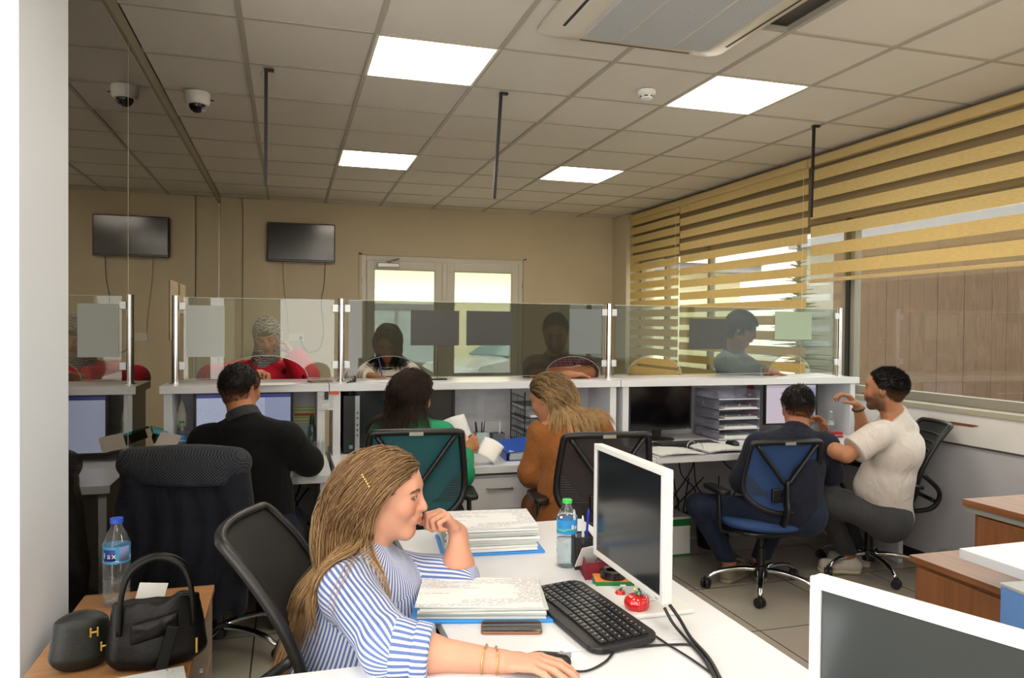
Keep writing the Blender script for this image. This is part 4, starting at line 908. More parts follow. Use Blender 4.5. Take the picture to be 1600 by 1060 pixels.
def screen_doc(name, base, ink, bar, s=.9):
    m, t, b, N, L = nt(name); tc = N.new('ShaderNodeTexCoord'); sp = N.new('ShaderNodeSeparateXYZ'); L.new(tc.outputs['UV'], sp.inputs[0])
    def cmp(op, a, v): n = N.new('ShaderNodeMath'); n.operation = op; L.new(a, n.inputs[0]); n.inputs[1].default_value = v; return n.outputs[0]
    def mix(f, a, c): n = N.new('ShaderNodeMix'); n.data_type = 'RGBA'; L.new(f, n.inputs[0]); (L.new(a, n.inputs[6]) if not isinstance(a, tuple) else setattr(n.inputs[6], 'default_value', a)); n.inputs[7].default_value = c; return n.outputs[2]
    top = cmp('GREATER_THAN', sp.outputs[1], .93); x1 = cmp('GREATER_THAN', sp.outputs[0], .72); mp = N.new('ShaderNodeMapping'); mp.inputs['Scale'].default_value = (24, 60, 1); L.new(tc.outputs['UV'], mp.inputs[0])
    n = N.new('ShaderNodeTexNoise'); n.inputs['Scale'].default_value = 1.5; L.new(mp.outputs[0], n.inputs[0]); tx = cmp('GREATER_THAN', n.outputs['Fac'], .66)
    c = mix(x1, srgb(base), srgb('8f98b4')); c = mix(tx, c, srgb(ink)); c = mix(top, c, srgb(bar))
    b.inputs['Base Color'].default_value = (.02, .02, .02, 1); L.new(c, b.inputs['Emission Color']); b.inputs['Emission Strength'].default_value = s; b.inputs['Roughness'].default_value = .25; return m
M_SCR1 = screen_doc('screen_document', 'aab0c6', '70789a', '2c3570', .55); M_SCR2 = screen_doc('screen_pale', 'cfc0cc', 'c6b6c6', 'b8aab8', .62)
M_SCROFF = mat('screen_off', '2b2d31', .22, spec=.6)
def wp(px, py, z=WZ): return at(px, py, 2, z)
def yat(px, py, y): return at(px, py, 1, y)
a = yat(396, 610, .85); monitor('computer_monitor', 'black monitor showing a document, behind the man in the black sweater', .53, .335, (-.025, .92, WZ), 0, M_BLACK, M_SCR1, .016, zb=.03)
monitor('computer_monitor', 'large black monitor, screen off, behind the woman in green', .60, .36, (.885, .93, WZ), 0, M_BLACK, M_SCROFF, .018, zb=.01)
monitor('computer_monitor', 'black monitor, screen off, left of the clear acrylic trays', .47, .30, (2.56, .90, WZ), .05, M_BLACK, M_BLACKG, .012, zb=.07)
monitor('computer_monitor', 'monitor with a pale lit screen in front of the man in the navy sweater', .42, .29, (3.60, .94, WZ), -.04, M_BLACK, M_SCR2, .012, zb=.07)
# taped sheets on the counter's inner back
M_PR1 = paper_mat('print_rows', 'c2c4c8', 'a2a4aa', rows=30, dens=.4)
YB_ = CY1-.0625
sheet(700, 620, 745, 655, M_PR1, 'printed sheet taped inside the middle counter above the green capped bottle', YB_)
sheet(757, 628, 800, 658, M_PR1, 'printed sheet taped inside the middle counter above the pen cups', YB_)
sheet(760, 612, 835, 626, M_PR1, 'long narrow printed sheet taped high inside the middle counter', YB_)
sheet(290, 634, 333, 672, M_PR1, 'faint printed sheet taped inside the left counter unit', YB_)
# colour coded chart
m, tt, b, N, L = nt('chart'); tc = N.new('ShaderNodeTexCoord'); sp = N.new('ShaderNodeSeparateXYZ'); L.new(tc.outputs['UV'], sp.inputs[0]); r = N.new('ShaderNodeValToRGB'); r.color_ramp.interpolation = 'CONSTANT'; L.new(sp.outputs[1], r.inputs[0])
cols = ['b8c87a', 'd8d8c0', 'a8b860', 'd8dcc0', 'b4c468', 'd4c880', 'c05040', 'd8a050', 'dcdcc8', 'a8c050', 'dce0c4', 'b0c850']
el = r.color_ramp.elements; el[0].color = srgb(cols[0]); el[1].position = .1; el[1].color = srgb(cols[1])
for i, c in enumerate(cols[2:]): e_ = el.new((i+2)/12); e_.color = srgb(c)
L.new(r.outputs[0], b.inputs['Base Color'])
sheet(460, 636, 496, 663, m, 'green, yellow and red lined chart taped beside the lit monitor', YB_)
sheet(450, 665, 494, 706, mat('paper_blueish', 'b9c0cc', .7), 'plain pale sheet taped under the coloured chart', YB_)
o = sheet(497, 617, 521, 641, paper_mat('note_print', 'd0d2d4', '85878c', rows=9, dens=.8), 'small note with handwriting taped on the counter side panels', CY0+.012); 
t = flat('tape_strip', 528, 613, .05, .004, .018, mat('orange_tape', 'e8643c', .6), 'short orange tape strip under the counter edge beside the note', 'tape', z=1.112); t.location = (.462, CY0+.012, 1.108)
o = flat('black_clip', 0, 0, .022, .006, .045, M_BLACK, 'small black clip hanging where the left and middle counter tops meet', 'clip'); o.location = (.418, CY0+.008, 1.08)
# bottles
def glassy(name, tint): return thin_glass(name, tint, 1.45, .02, .035, 'd8e0e4', 1.5)
M_PET = glassy('pet_plastic', 'f5f9fa'); M_WATER = glassy('water', 'f0f6f8')
def bottle(label, loc, h=.22, r=.031, cap='2fae3c', lab='3f8fc8', labz=(.42, .62), fill=.55, txt=None, ribs=True, rz=0, s2='ffffff'):
    t = thing('water_bottle', label, 'bottle', loc, rz); prof = [(0, .004), (r*.8, 0), (r*.97, .006)]
    zz = np.linspace(.02, labz[0]*h-.004, 14)
    for i, z in enumerate(zz): prof.append((r*(.95+.05*(i % 2)), z))
    prof += [(r*.97, labz[0]*h), (r*.97, labz[1]*h), (r, labz[1]*h+.006), (r*.93, h*.74), (r*.72, h*.82), (r*.45, h*.89), (r*.40, h*.93), (r*.40, h*.955)]
    mb = MB(); mb.lathe(prof, 28); obj('shell', mb, M_PET, t, smooth=True)
    mb = MB(); mb.lathe([(.0, .006), (r*.90, .006)]+[(r*(.90+.04*(i % 2)), z) for i, z in enumerate(np.linspace(.02, fill*h, 8))]+[(0, fill*h+.0005)], 24); obj('water', mb, M_WATER, t, smooth=True)
    mb = MB(); mb.lathe([(0, h*.945), (r*.47, h*.945), (r*.47, h*.995), (r*.42, h), (0, h)], 20); obj('cap', mb, mat('cap_'+cap, cap, .35), t, smooth='auto')
    mb = MB(); mb.lathe([(r*.985, labz[0]*h+.001), (r*.985, labz[1]*h-.001)], 28); m = label_mat('label_'+lab+s2, lab, s2, labz[0]*h, labz[1]*h); mb.f = mb.f[:28]; lo = obj('label', mb, m, t, smooth=True)
    return t, r*.985, (labz[0]+labz[1])/2*h
def label_mat(name, c1, c2, z0, z1):
    if name in MATS: return MATS[name]
    m, t, b, N, L = nt(name); tc = N.new('ShaderNodeTexCoord'); n = N.new('ShaderNodeTexNoise'); n.inputs['Scale'].default_value = 22; L.new(tc.outputs['Object'], n.inputs[0]); sp = N.new('ShaderNodeSeparateXYZ'); L.new(tc.outputs['Object'], sp.inputs[0])
    mr = N.new('ShaderNodeMapRange'); mr.inputs[1].default_value = z0; mr.inputs[2].default_value = z1; L.new(sp.outputs[2], mr.inputs[0]); ad = N.new('ShaderNodeMath'); L.new(mr.outputs[0], ad.inputs[0]); L.new(n.outputs['Fac'], ad.inputs[1])
    r = N.new('ShaderNodeValToRGB'); r.color_ramp.interpolation = 'CONSTANT'; L.new(ad.outputs[0], r.inputs[0]); el = r.color_ramp.elements; el[0].color = srgb(c1); el[1].position = .62; el[1].color = srgb(c1)
    e = el.new(.72); e.color = srgb(c2); e = el.new(.80); e.color = srgb(c1); dv = N.new('ShaderNodeMath'); 
    L.new(r.outputs[0], b.inputs['Base Color']); b.inputs['Roughness'].default_value = .35; MATS[name] = m; return m
def ring_text(parent, body, size, r, z, ang, m):
    "letters bent round a bottle"
    for i, ch in enumerate(body):
        a = ang+(i-(len(body)-1)/2)*size*.62/r
        M = Matrix.Translation((math.sin(a)*(r+.0004), -math.cos(a)*(r+.0004), z))@Matrix.Rotation(a, 4, 'Z')@Matrix.Rotation(PI/2, 4, 'X')
        text('lettering', ch, size, m, parent, M, .0002)
p = wp(281, 698); bottle('small water bottle with green cap inside the left counter unit', (-.355, .95, WZ), .20, .029)
p = wp(711, 690); bottle('small water bottle with green cap beside the pen cups', (1.185, .98, WZ), .21, .029)
p = wp(1315, 668); bottle('small clear bottle beside the red stapler', (3.86, .84, WZ), .17, .024, 'c8ccd0', 'a8b0b0')
# clear cup with a tall dispenser bottle
t = thing('spray_bottle', 'tall slim bottle with dark green pump on the left worktop', 'bottle', (.345, .95, WZ)); mb = MB(); mb.lathe([(0, 0), (.024, 0), (.025, .12), (.02, .15), (.012, .165), (0, .165)], 18); obj('shell', mb, glassy('pale_pet', 'c8d0cc'), t, smooth=True)
mb = MB(); mb.lathe([(0, .165), (.014, .165), (.013, .20), (.008, .215), (0, .215)], 14); obj('pump', mb, mat('dkgreen', '2a4438', .4), t, smooth=True)
t = thing('glass_cup', 'clear plastic cup on the edge of the left worktop', 'cup', (.375, .72, WZ)); mb = MB(); mb.lathe([(0, .003), (.024, 0), (.030, .095), (.028, .095), (.022, .006), (0, .006)], 20); obj('wall', mb, M_PET, t, smooth='auto'); mb = MB(); mb.tube([(0, 0, .008), (.012, .01, .13)], .003, 6); obj('straw', mb, M_WHITE, t)
# tower computer
t = thing('computer_tower', 'black desktop computer tower with silver front edge beside the white panels', 'computer', (.560, .84, WZ))
mb = MB(); mb.bx(-.045, .045, 0, .34, .008, .335); obj('case', mb, M_BLACK, t, bev=.003); mb = MB(); mb.bx(.020, .047, -.008, .0, .008, .335); pf = obj('front_strip', mb, mat('tower_silver', 'a9adb2', .35, .4), t, bev=.002); mb = MB(); mb.bx(-.045, .020, -.006, 0, .008, .335); obj('front_panel', mb, M_BLACK, t, bev=.002)
for z in (.10, .13, .16, .20, .23): mb = MB(); mb.bx(.030, .037, -.0095, -.0075, z, z+.012); obj('port', mb, M_BLACK, pf)
mb = MB(); mb.bx(-.012, .008, -.008, -.006, .03, .05); obj('sticker', mb, mat('blue_sticker', '5a86b8', .4), t)
mb = MB(); r3 = random.Random(8)
for k in range(5): mb.tube(curve([(-.03+.012*k, .02, .336), (-.035+.016*k, -.01+.02*k, .40+.01*k), (.01, .06, .41-.012*k), (.03, .14, .345)], 14), .004, 6)
o = obj('cable_bundle', mb, M_BLACK, t)
# pens and cups
def pen(parent, p0, p1, col, cap=None): 
    mb = MB(); mb.cyl(p0, p1, .0042, .0042, 8); mb.cyl(p1, V3(p1)+unit(V3(p1)-V3(p0))*.008, .0042, .002, 8); return obj('pen', mb, mat('pen_'+col, col, .35), parent, smooth='auto')
def penthing(p0, v, col, lb, grp):
    mb = MB(); v = V3(v); u_ = unit(v); mb.cyl((0, 0, 0), v, .0042, seg=8); mb.cyl(v, v+u_*.01, .004, .0018, 8); mb.cyl(v*.62, v*.66, .0048, seg=8)
    o = tag(obj('pen', mb, mat('pen_'+col, col, .35), smooth='auto'), lb, 'pen', grp); o.location = [float(q) for q in p0]; return o
def cup_box(name, lb, loc, w, d, h, m, cat='pen cup', rz=0, wall=.002):
    mb = MB(); x, y = w/2, d/2
    for a in ((-x, x, -y, -y+wall), (-x, x, y-wall, y), (-x, -x+wall, -y, y), (x-wall, x, -y, y)): mb.bx(*a, 0, h)
    mb.bx(-x, x, -y, y, 0, wall); o = tag(obj(name, mb, m), lb, cat); o.location = [float(q) for q in loc]; o.rotation_euler = (0, 0, rz); return o
q = (1.335, .86, WZ); cup_box('pen_cup', 'pale grey square pen cup on the middle worktop', q, .075, .075, .10, mat('cup_pale', 'a9bdbf', .4))
for i, (dx, dy, vx, c) in enumerate(((-.02, .01, -.012, '18181a'), (.0, -.01, .004, '18181a'), (.02, .01, .012, 'c8c8cc'), (.01, .02, .02, '2a3a8a'), (-.015, -.02, -.02, '3a3a3a'))): penthing(V3(q)+V3(dx, dy, .004), (vx, 0, .15), c, 'pen standing in the pale grey square pen cup', 'pens in the pale grey cup')
q = (1.45, .90, WZ); cup_box('pen_cup', 'dark grey square pen cup right of the pale one', q, .08, .07, .085, mat('cup_dark', '565e62', .5))
penthing(V3(q)+V3(.01, 0, .004), (.006, 0, .14), 'e8e8ea', 'white marker standing in the dark grey pen cup', None)
# black wire letter tray
def wire_tray(lb, loc, w=.26, d=.30, tiers=3, gap=.085, m=M_BLACK):
    t = thing('letter_tray', lb, 'letter tray', loc)
    for k in range(tiers):
        z = .02+k*gap; mb = MB()
        for s in (-1, 1): mb.tube([(s*w/2, -d/2, z), (s*w/2, d/2, z)], .003, 5); mb.tube([(s*w/2, -d/2, z+.05), (s*w/2, d/2, z+.055)], .003, 5)
        for y in np.linspace(-d/2, d/2, 8): mb.tube([(-w/2, y, z+.05), (-w/2, y, z), (w/2, y, z), (w/2, y, z+.05)], .0018, 5)
        for x in np.linspace(-w/2, w/2, 7): mb.tube([(x, -d/2, z), (x, d/2, z), (x, d/2, z+.05)], .0014, 4)
        obj('tray', mb, m, t)
    for sx in (-1, 1):
        for sy in (-1, 1): mb = MB(); mb.tube([(sx*w/2, sy*d/2, 0), (sx*w/2, sy*d/2, tiers*gap+.03)], .0035, 6); obj('upright', mb, m, t)
    return t
wire_tray('black wire letter tray with papers under the middle counter top', (1.735, .98, WZ), tiers=4, gap=.078)
for k, z in enumerate((.027, .105, .183)):
    mb = MB(); mb.box((0, 0, .009), (.21, .28, .016), rotm(.0, 0, .03*k)); o = tag(obj('paper_stack', mb, M_TXT, bev=.001, uv='fit'), 'papers in the %s tier of the black wire letter tray' % ('lowest', 'second', 'third')[k], 'papers'); o.location = (1.735, .97, WZ+z-.002)
# blue binders
M_BLUE = mat('binder_blue', '1f4fb0', .35); M_BLUE2 = mat('folder_blue', '2f8fe0', .35)
def paper_stack(lb, loc, w, d, h, rz=0, folder=None, n=7, seed=1, name='paper_stack', mtop=None, grp=None):
    t = thing(name, lb, 'papers', loc, rz, grp); r = random.Random(seed); z = 0
    if folder: mb = MB(); mb.bx(-w/2-.015, w/2+.02, -d/2-.012, d/2+.012, 0, .008); obj('folder', mb, folder, t, bev=.002); z = .008
    for k in range(n):
        hh = h/n; mb = MB(); R = rotm(r.uniform(-.004, .004), r.uniform(-.006, .006), r.uniform(-.035, .035)); mb.box((r.uniform(-.005, .005), r.uniform(-.005, .005), z+hh/2), (w, d, hh*.86), R); obj('sheaf', mb, (mtop or M_TXT) if k == n-1 else r.choice([M_PAPER, M_PAPER, M_PPALE]), t, bev=.0012, uv='fit')
        z += hh
    return t
t = thing('ring_binder', 'blue binder standing open on the middle worktop with papers inside', 'binder', (1.52, .52, WZ), -.08)
mb = MB(); mb.bx(-.15, .15, -.14, .14, 0, .004); obj('back_cover', mb, M_BLUE, t); mb = MB(); mb.bx(-.15, -.146, -.14, .14, .004, .06); obj('spine', mb, M_BLUE, t); mb = MB(); mb.box((0, .0, .075), (.31, .28, .004), rotm(.10, -.12, 0)); obj('front_cover', mb, M_BLUE, t)
mb = MB(); r3 = random.Random(3)
for k in range(7): mb = MB(); mb.box((.01, 0, .008+.007*k), (.27, .26, .0045), rotm(0, 0, r3.uniform(-.03, .03))); obj('sheaf', mb, M_PAPER, t)
t = flat('folder', 0, 0, .10, .02, .13, M_BLUE, 'blue folder standing behind the woman in the brown jacket', 'folder'); t.location = (2.10, .92, WZ)
# teal box file and card leaning at the left end
t = thing('box_file', 'teal and black box file tilted at the left end of the counter', 'box file', P(254, 684, 3.95), .1)
mb = MB(); mb.box((0, 0, 0), (.085, .22, .055), rotm(0, .35, .1)); obj('body', mb, M_BLACK, t, bev=.004); mb = MB(); mb.box((-.012, -.002, .032), (.088, .224, .014), rotm(0, .35, .1)); obj('lid', mb, mat('teal', '18868c', .4), t, bev=.004)
mb = MB(); mb.box((0, 0, 0), (.11, .09, .004), rotm(.9, .15, -.35)); o = tag(obj('card', mb, mat('card_beige', 'b8b0a8', .6), bev=.001), 'pale stiff card leaning beside the teal box file', 'card'); o.location = [float(q_) for q_ in P(262, 690, 3.80)]
# acrylic trays
t = thing('acrylic_tray', 'stack of clear acrylic letter trays between the two right monitors', 'letter tray', (3.085, .93, WZ))
M_ACR = thin_glass('acrylic', 'd6d6e0', 1.5, 0, .14, 'e0e0ee', 2.0)
for k in range(5):
    z = .006+k*.066; mb = MB(); w, d = .31, .30
    mb.bx(-w/2, w/2, -d/2, d/2, z, z+.004); mb.bx(-w/2, -w/2+.004, -d/2, d/2, z, z+.060); mb.bx(w/2-.004, w/2, -d/2, d/2, z, z+.060); mb.bx(-w/2, w/2, d/2-.004, d/2, z, z+.055)
    tr = obj('tray', mb, M_ACR, t); mb = MB()
    for x in (-.10, .0, .08): mb.cyl((x, -d/2-.001, z+.03), (x, -d/2+.004, z+.03), .004, seg=8)
    for y in (-.1, .05): mb.cyl((-w/2-.002, y, z+.03), (-w/2+.006, y, z+.03), .006, seg=8)
    obj('rivet', mb, M_GREYP, tr); mb = MB(); mb.bx(-w/2, w/2, -d/2-.001, -d/2+.002, z, z+.006); obj('lip', mb, mat('acr_edge', 'd0d0dc', .2), tr)
for k, (z, h, m_) in enumerate(((.0105, .018, M_PAPER), (.0765, .014, M_PAPER), (.1425, .012, M_PPALE), (.2085, .008, M_PAPER))):
    mb = MB(); mb.bx(-.105, .145, -.14, .13, 0, h); o = tag(obj('paper_stack', mb, m_, bev=.001), 'papers in the %s clear acrylic tray' % ('lowest', 'second', 'third', 'fourth')[k], 'papers'); o.location = (3.085, .93, WZ+z)
# pink pennant hanging behind the trays
t = thing('pennant', 'dark pink pennant hanging behind the clear trays', 'pennant', (3.40, 1.12, .84)); m = mat('pink_cloth', 'a8304e', .7, var=.2, vscale=30)
mb = MB(); mb.add([(-.02, 0, .26), (.02, 0, .26), (.075, -.01, .05), (.05, -.012, 0), (-.06, -.01, .02), (-.075, 0, .10)], [(0, 5, 4, 3, 2, 1)]); obj('cloth', mb, m, t, solid=.006); mb = MB(); mb.cyl((0, 0, .255), (0, .04, .28), .003, seg=6); mb.sph((0, -.003, .272), .01, 10); obj('hanger', mb, m, t)
# keyboards and mice
def keyboard(lb, loc, rz=0, w=.44, d=.15, m=M_BLACK, keycol='1b1b1d', curved=False, tilt=.05, nz=None):
    t = thing('keyboard', lb, 'keyboard', loc, rz); R = rotm(tilt, 0, 0)
    if curved:
        pr = rrect(w, d, .035, 5); pr = [(x, y-.10*abs(x)**2/w*.6-(.012 if y < 0 else 0)*math.cos(x/w*PI)) for x, y in pr]
    else: pr = rrect(w, d, .008, 3)
    mb = MB(); mb.prism(pr, 0.004, .020, R, (0, 0, .002)); obj('case', mb, m, t, bev=.004)
    km = mat('key_'+keycol, keycol, .38); lg = mat('key_legend', 'c8c8ca', .5); mb = MB(); lm = MB(); r3 = random.Random(1)
    rows = [(19, .0, .62), (20, .018, 1), (20, .036, 1), (20, .054, 1), (20, .072, 1), (14, .090, 1)]; kd = (d-.045)/6; kw = (w-.035)/20
    for j in range(6):
        x = -w/2+.0175; 
        while x < w/2-.0175-kw*.6:
            k_ = 1
            if j == 5 and -.09 < x < .0: k_ = 5
            xc = x+kw*k_/2; yc = d/2-.022-kd*(j+.5)-.010*(j > 0)*0
            cv = -.10*abs(xc)**2/w*.6 if curved else 0
            if not (abs(xc-w*.225) < kw*.35 or (abs(xc-w*.04) < 0)): 
                mb.box(R@V3(xc, yc+cv, .024), (kw*k_-.0035, kd-.0035, .007), R)
                if k_ == 1: lm.box(R@V3(xc-.002, yc+cv+.002, .0278), (.0032, .0030, .0004), R)
            x += kw*k_
    ko = obj('keys', mb, km, t, bev=.001, seg=1); ko['kind'] = 'stuff'; lo = obj('legends', lm, lg, ko); lo['kind'] = 'stuff'
    return t
keyboard('black keyboard under the switched off monitor at the right counter', (2.60, .62, WZ), .05, .44, .15)
def mouse(lb, loc, rz=0, m=None):
    t = thing('computer_mouse', lb, 'mouse', loc, rz); c = V3(0, 0, .008)
    V, F = mesh_sdf([Prim((0, -.02, .010), (0, .022, .008), (.029, .040, .024), (.027, .030, .020), R=np.eye(3), k=.02), Plane((0, 0, .001), (0, 0, -1))], .0035); obj('shell', npmesh('shell', V, F), m or M_BLACK, t)
    mb = MB(); mb.bx(-.0015, .0015, .02, .052, .016, .0285); mb.cyl((-.004, .030, .026), (.004, .030, .026), .006, seg=12); obj('wheel', mb, M_GREYP, t); return t
mouse('black mouse beside the keyboard at the right counter', (2.915, .60, WZ), .1)
mouse('black mouse at the hand of the man in the black sweater', (.335, .50, WZ), 0)
# open ring binder at the right counter
t = thing('ring_binder', 'open ring binder with pages on the right counter worktop', 'binder', (2.56, .445, WZ), .03)
mb = MB(); mb.box((0, 0, .002), (.62, .27, .004)); obj('cover', mb, mat('binder_grey', '8c9096', .5), t, bev=.001)
mb = MB(); mb.grid(lambda u, v: (-.30+.28*u, -.13+.255*v, .006+.010*math.sin(u*PI)), 12, 4); obj('left_pages', mb, M_TXT, t, solid=.006, uv='fit'); mb = MB(); mb.grid(lambda u, v: (.02+.28*u, -.13+.255*v, .006+.016*math.sin(u*PI*.8+.4)), 12, 4); obj('right_pages', mb, M_TXT, t, solid=.008, uv='fit')
for y in (-.04, .04): mb = MB(); mb.tube([(.032*math.cos(a), y, .012+.045*math.sin(a)) for a in np.linspace(0, PI, 16)], .0022, 6); obj('ring', mb, M_CHROME, t, smooth=True)
mb = MB(); mb.bx(-.012, .012, -.09, .09, .004, .012); obj('ring_mechanism', mb, M_CHROME, t, bev=.003)
flat('paper', 0, 0, .28, .2, .003, M_TXT, 'loose printed pages right of the ring binder rings', 'papers').location = (3.02, .47, WZ)
t = thing('stapler', 'red stapler on the right worktop by the pale screen', 'stapler', (3.80, .72, WZ), .1)
mb = MB(); mb.bx(-.06, .06, -.016, .016, 0, .012); obj('base', mb, mat('red_plastic', 'a81828', .3), t, bev=.004); mb = MB(); mb.box((.0, 0, .033), (.12, .028, .022), rotm(0, .10, 0)); obj('arm', mb, MATS['red_plastic'], t, bev=.006)
t = flat('desk_phone', 0, 0, .16, .10, .03, M_BLACK, 'black desk phone in front of the pale screen', 'phone'); t.location = (3.62, .66, WZ)
t = thing('glass_cup', 'clear tumbler beside the pale lit screen', 'cup', (3.78, .93, WZ)); mb = MB(); mb.lathe([(0, .003), (.03, 0), (.034, .11), (.032, .11), (.028, .006), (0, .006)], 20); obj('wall', mb, M_PET, t, smooth='auto')
paper_stack('white papers on the left worktop in front of the man in the black sweater', (.17, .44, WZ), .28, .20, .012, .1, n=2)
paper_stack('thick papers on the worktop right of the computer tower', (.80, .55, WZ), .26, .2, .02, -.1, n=3, seed=5)
# pale pouch hanging in the left unit
t = thing('hanging_pouch', 'pale pouch hanging inside the left end of the counter', 'pouch', (-.36, 1.0, .90)); mb = MB(); mb.lathe([(0, 0), (.012, .0), (.024, .03), (.028, .08), (.016, .14), (.004, .17), (0, .17)], 12, sy=.5); obj('pouch', mb, mat('pouch', 'c9c7ba', .7), t, smooth=True); mb = MB(); mb.cyl((0, 0, .17), (0, 0, .224), .002, seg=6); obj('string', mb, M_WHITE, t)
# cables and boxes under the worktops
def cable(lb, pts, r=.004, m=M_BLACK, grp=None, n=30):
    mb = MB(); c = curve(pts, n); o_ = c[0].copy(); mb.tube(c-o_, r, 6); o = tag(obj('cable', mb, m, smooth=True), lb, 'cable', grp); o.location = [float(q) for q in o_]; return o
for k, (a, b_, c_) in enumerate((((.05, 1.1, .70), (.18, .9, .42), (.33, 1.0, .55)), ((.20, 1.1, .70), (.28, .95, .40), (.36, 1.1, .30)), ((.30, 1.12, .70), (.26, 1.0, .50), (.12, 1.0, .36)))): cable('black cable hanging under the left worktop', [V3(a)-V3(0,.04,0), b_, V3(c_)-V3(0,.04,0)], .005, grp='cables under the left worktop')
for k in range(6):
    r3 = random.Random(k); x = 2.45+.12*k; cable('black cable sagging under the right worktop', [(x, 1.10, .71), (x+r3.uniform(-.1, .2), 1.0, .50+r3.uniform(-.1, .1)), (x+r3.uniform(.0, .3), 1.05, .35+r3.uniform(-.1, .1)), (x+r3.uniform(-.2, .2), 1.10, .2), (x+.1, 1.12, .45)], .0045, grp='cables under the right worktop')
t = thing('carton', 'white and green carton on the floor under the right counter', 'box', (2.66, .98, 0)); mb = MB(); mb.bx(-.10, .10, -.15, .15, 0, .26); obj('box', mb, M_WHITE, t, bev=.003); mb = MB(); mb.bx(-.101, .101, -.151, .151, .20, .245); mb.bx(-.101, .101, -.151, .151, .0, .015); obj('green_band', mb, mat('green_band', '1f7a3c', .5), t)
t = thing('waste_bin', 'black round waste bin under the right worktop', 'bin', (3.02, .98, 0)); mb = MB(); mb.lathe([(0, 0), (.10, 0), (.125, .27), (.13, .28), (.12, .28), (.095, .01), (0, .01)], 28); obj('bin', mb, M_BLACK, t, smooth='auto')
t = thing('power_strip', 'white power strip on the back panel under the left worktop', 'power strip', (.36, 1.135, .30)); mb = MB(); mb.bx(-.06, .06, -.02, .02, -.03, .03); obj('body', mb, M_WHITE, t, bev=.004); 
for x in (-.035, .0, .035): mb = MB(); mb.cyl((x, -.021, 0), (x, -.0235, 0), .012, seg=14); obj('socket', mb, M_GREYP, t)
# television and its wiring
t = thing('television', 'black wall television left of the door', 'television', (.345, YB-.07, 2.40)); 
mb = MB(); mb.bx(-.357, .357, -.02, .02, -.209, .211); obj('housing', mb, M_BLACK, t, bev=.006); mb = MB(); mb.bx(-.345, .345, -.0225, -.0195, -.185, .200); obj('screen', mb, mat('tv_screen', '0c0d0f', .16, spec=.7), t)
mb = MB(); mb.bx(-.345, .345, -.024, -.019, -.206, -.196); obj('lower_trim', mb, mat('tv_trim', '3a3c40', .2, .6), t); mb = MB(); mb.bx(-.1, .1, .02, .068, -.1, .1); obj('wall_bracket', mb, M_BLACK, t)
o = cable('black power lead looping from the television to the wall socket', [(.60, YB-.02, 2.20), (.59, YB-.012, 1.95), (.56, YB-.012, 1.75), (.585, YB-.012, 1.45), (.55, YB-.02, 1.25), (.44, YB-.03, 1.20), (.36, YB-.03, 1.28), (.345, YB-.03, 1.355)], .0035)
cable('thin beige aerial lead running down from the television', [(.15, YB-.012, 2.2), (.165, YB-.008, 1.9), (.20, YB-.008, 1.6), (.215, YB-.008, 1.38)], .0025, mat('beige_wire', 'a89a80', .6))
t = thing('wall_socket', 'white double wall socket under the television', 'socket', (.29, YB, 1.358)); mb = MB(); mb.bx(-.085, .085, -.010, 0, -.042, .042); obj('plate', mb, M_PVC, t, bev=.003)
for x in (-.04, .055): mb = MB(); mb.cyl((x, -.0105, 0), (x, -.013, 0), .021, seg=20); obj('outlet', mb, M_PVC, t)
mb = MB(); mb.cyl((.055, -.013, 0), (.055, -.045, 0), .019, .015, seg=16); obj('plug', mb, M_BLACK, t, bev=.003)
# strips of paper on the left glass wall
M_NOTE = paper_mat('note_beige', 'b8a888', '8a7a5e', rows=34, dens=.6)
for (x0_, y0_, x1_, y1_, lb) in ((266, 437, 279, 530, 'nearer tall beige notice on the left glass wall'), (281, 443, 290, 490, 'farther short beige notice on the left glass wall')):
    a = at(x0_, y0_, 0, X0+.004); b_ = at(x1_, y1_, 0, X0+.004); mb = MB(); mb.bx(-.0008, .0008, 0, b_[1]-a[1], 0, a[2]-b_[2]); o = tag(obj('paper_notice', mb, M_NOTE, uv='fit'), lb, 'paper'); o.location = (X0+.0025, a[1], b_[2])
cable('thin grey cable loop on the floor by the right wall', [(4.12, -.02, .01), (4.11, .02, .12), (4.11, .10, .15), (4.11, .17, .10), (4.12, .19, .01)], .004, M_GREYP)
# ================================================================ office chairs (sitter looks along local +y)
def mesh_fabric(name, col, period=.006, hole=.35, see=True):
    m = bpy.data.materials.new(name); m.use_nodes = True; t = m.node_tree; N = t.nodes; L = t.links; b = N['Principled BSDF']; out = N['Material Output']
    b.inputs['Base Color'].default_value = srgb(col); b.inputs['Roughness'].default_value = .75; b.inputs['Sheen Weight'].default_value = .0
    tc = N.new('ShaderNodeTexCoord'); br = N.new('ShaderNodeTexBrick'); br.inputs['Scale'].default_value = 1; br.inputs['Brick Width'].default_value = period*1.5; br.inputs['Row Height'].default_value = period; br.inputs['Mortar Size'].default_value = period*.3
    br.inputs['Color1'].default_value = (0, 0, 0, 1); br.inputs['Color2'].default_value = (0, 0, 0, 1); br.inputs['Mortar'].default_value = (1, 1, 1, 1); mp = N.new('ShaderNodeMapping'); mp.inputs['Rotation'].default_value = (PI/2, 0, 0); L.new(tc.outputs['Object'], mp.inputs[0]); L.new(mp.outputs[0], br.inputs[0])
    tr = N.new('ShaderNodeBsdfTransparent'); mx = N.new('ShaderNodeMixShader'); mm = N.new('ShaderNodeMath'); mm.operation = 'MAXIMUM'; mm.inputs[1].default_value = 1-hole; L.new(br.outputs['Color'], mm.inputs[0]); L.new(mm.outputs[0], mx.inputs[0]); L.new(tr.outputs[0], mx.inputs[1]); L.new(b.outputs[0], mx.inputs[2]); L.new(mx.outputs[0], out.inputs[0]); return m
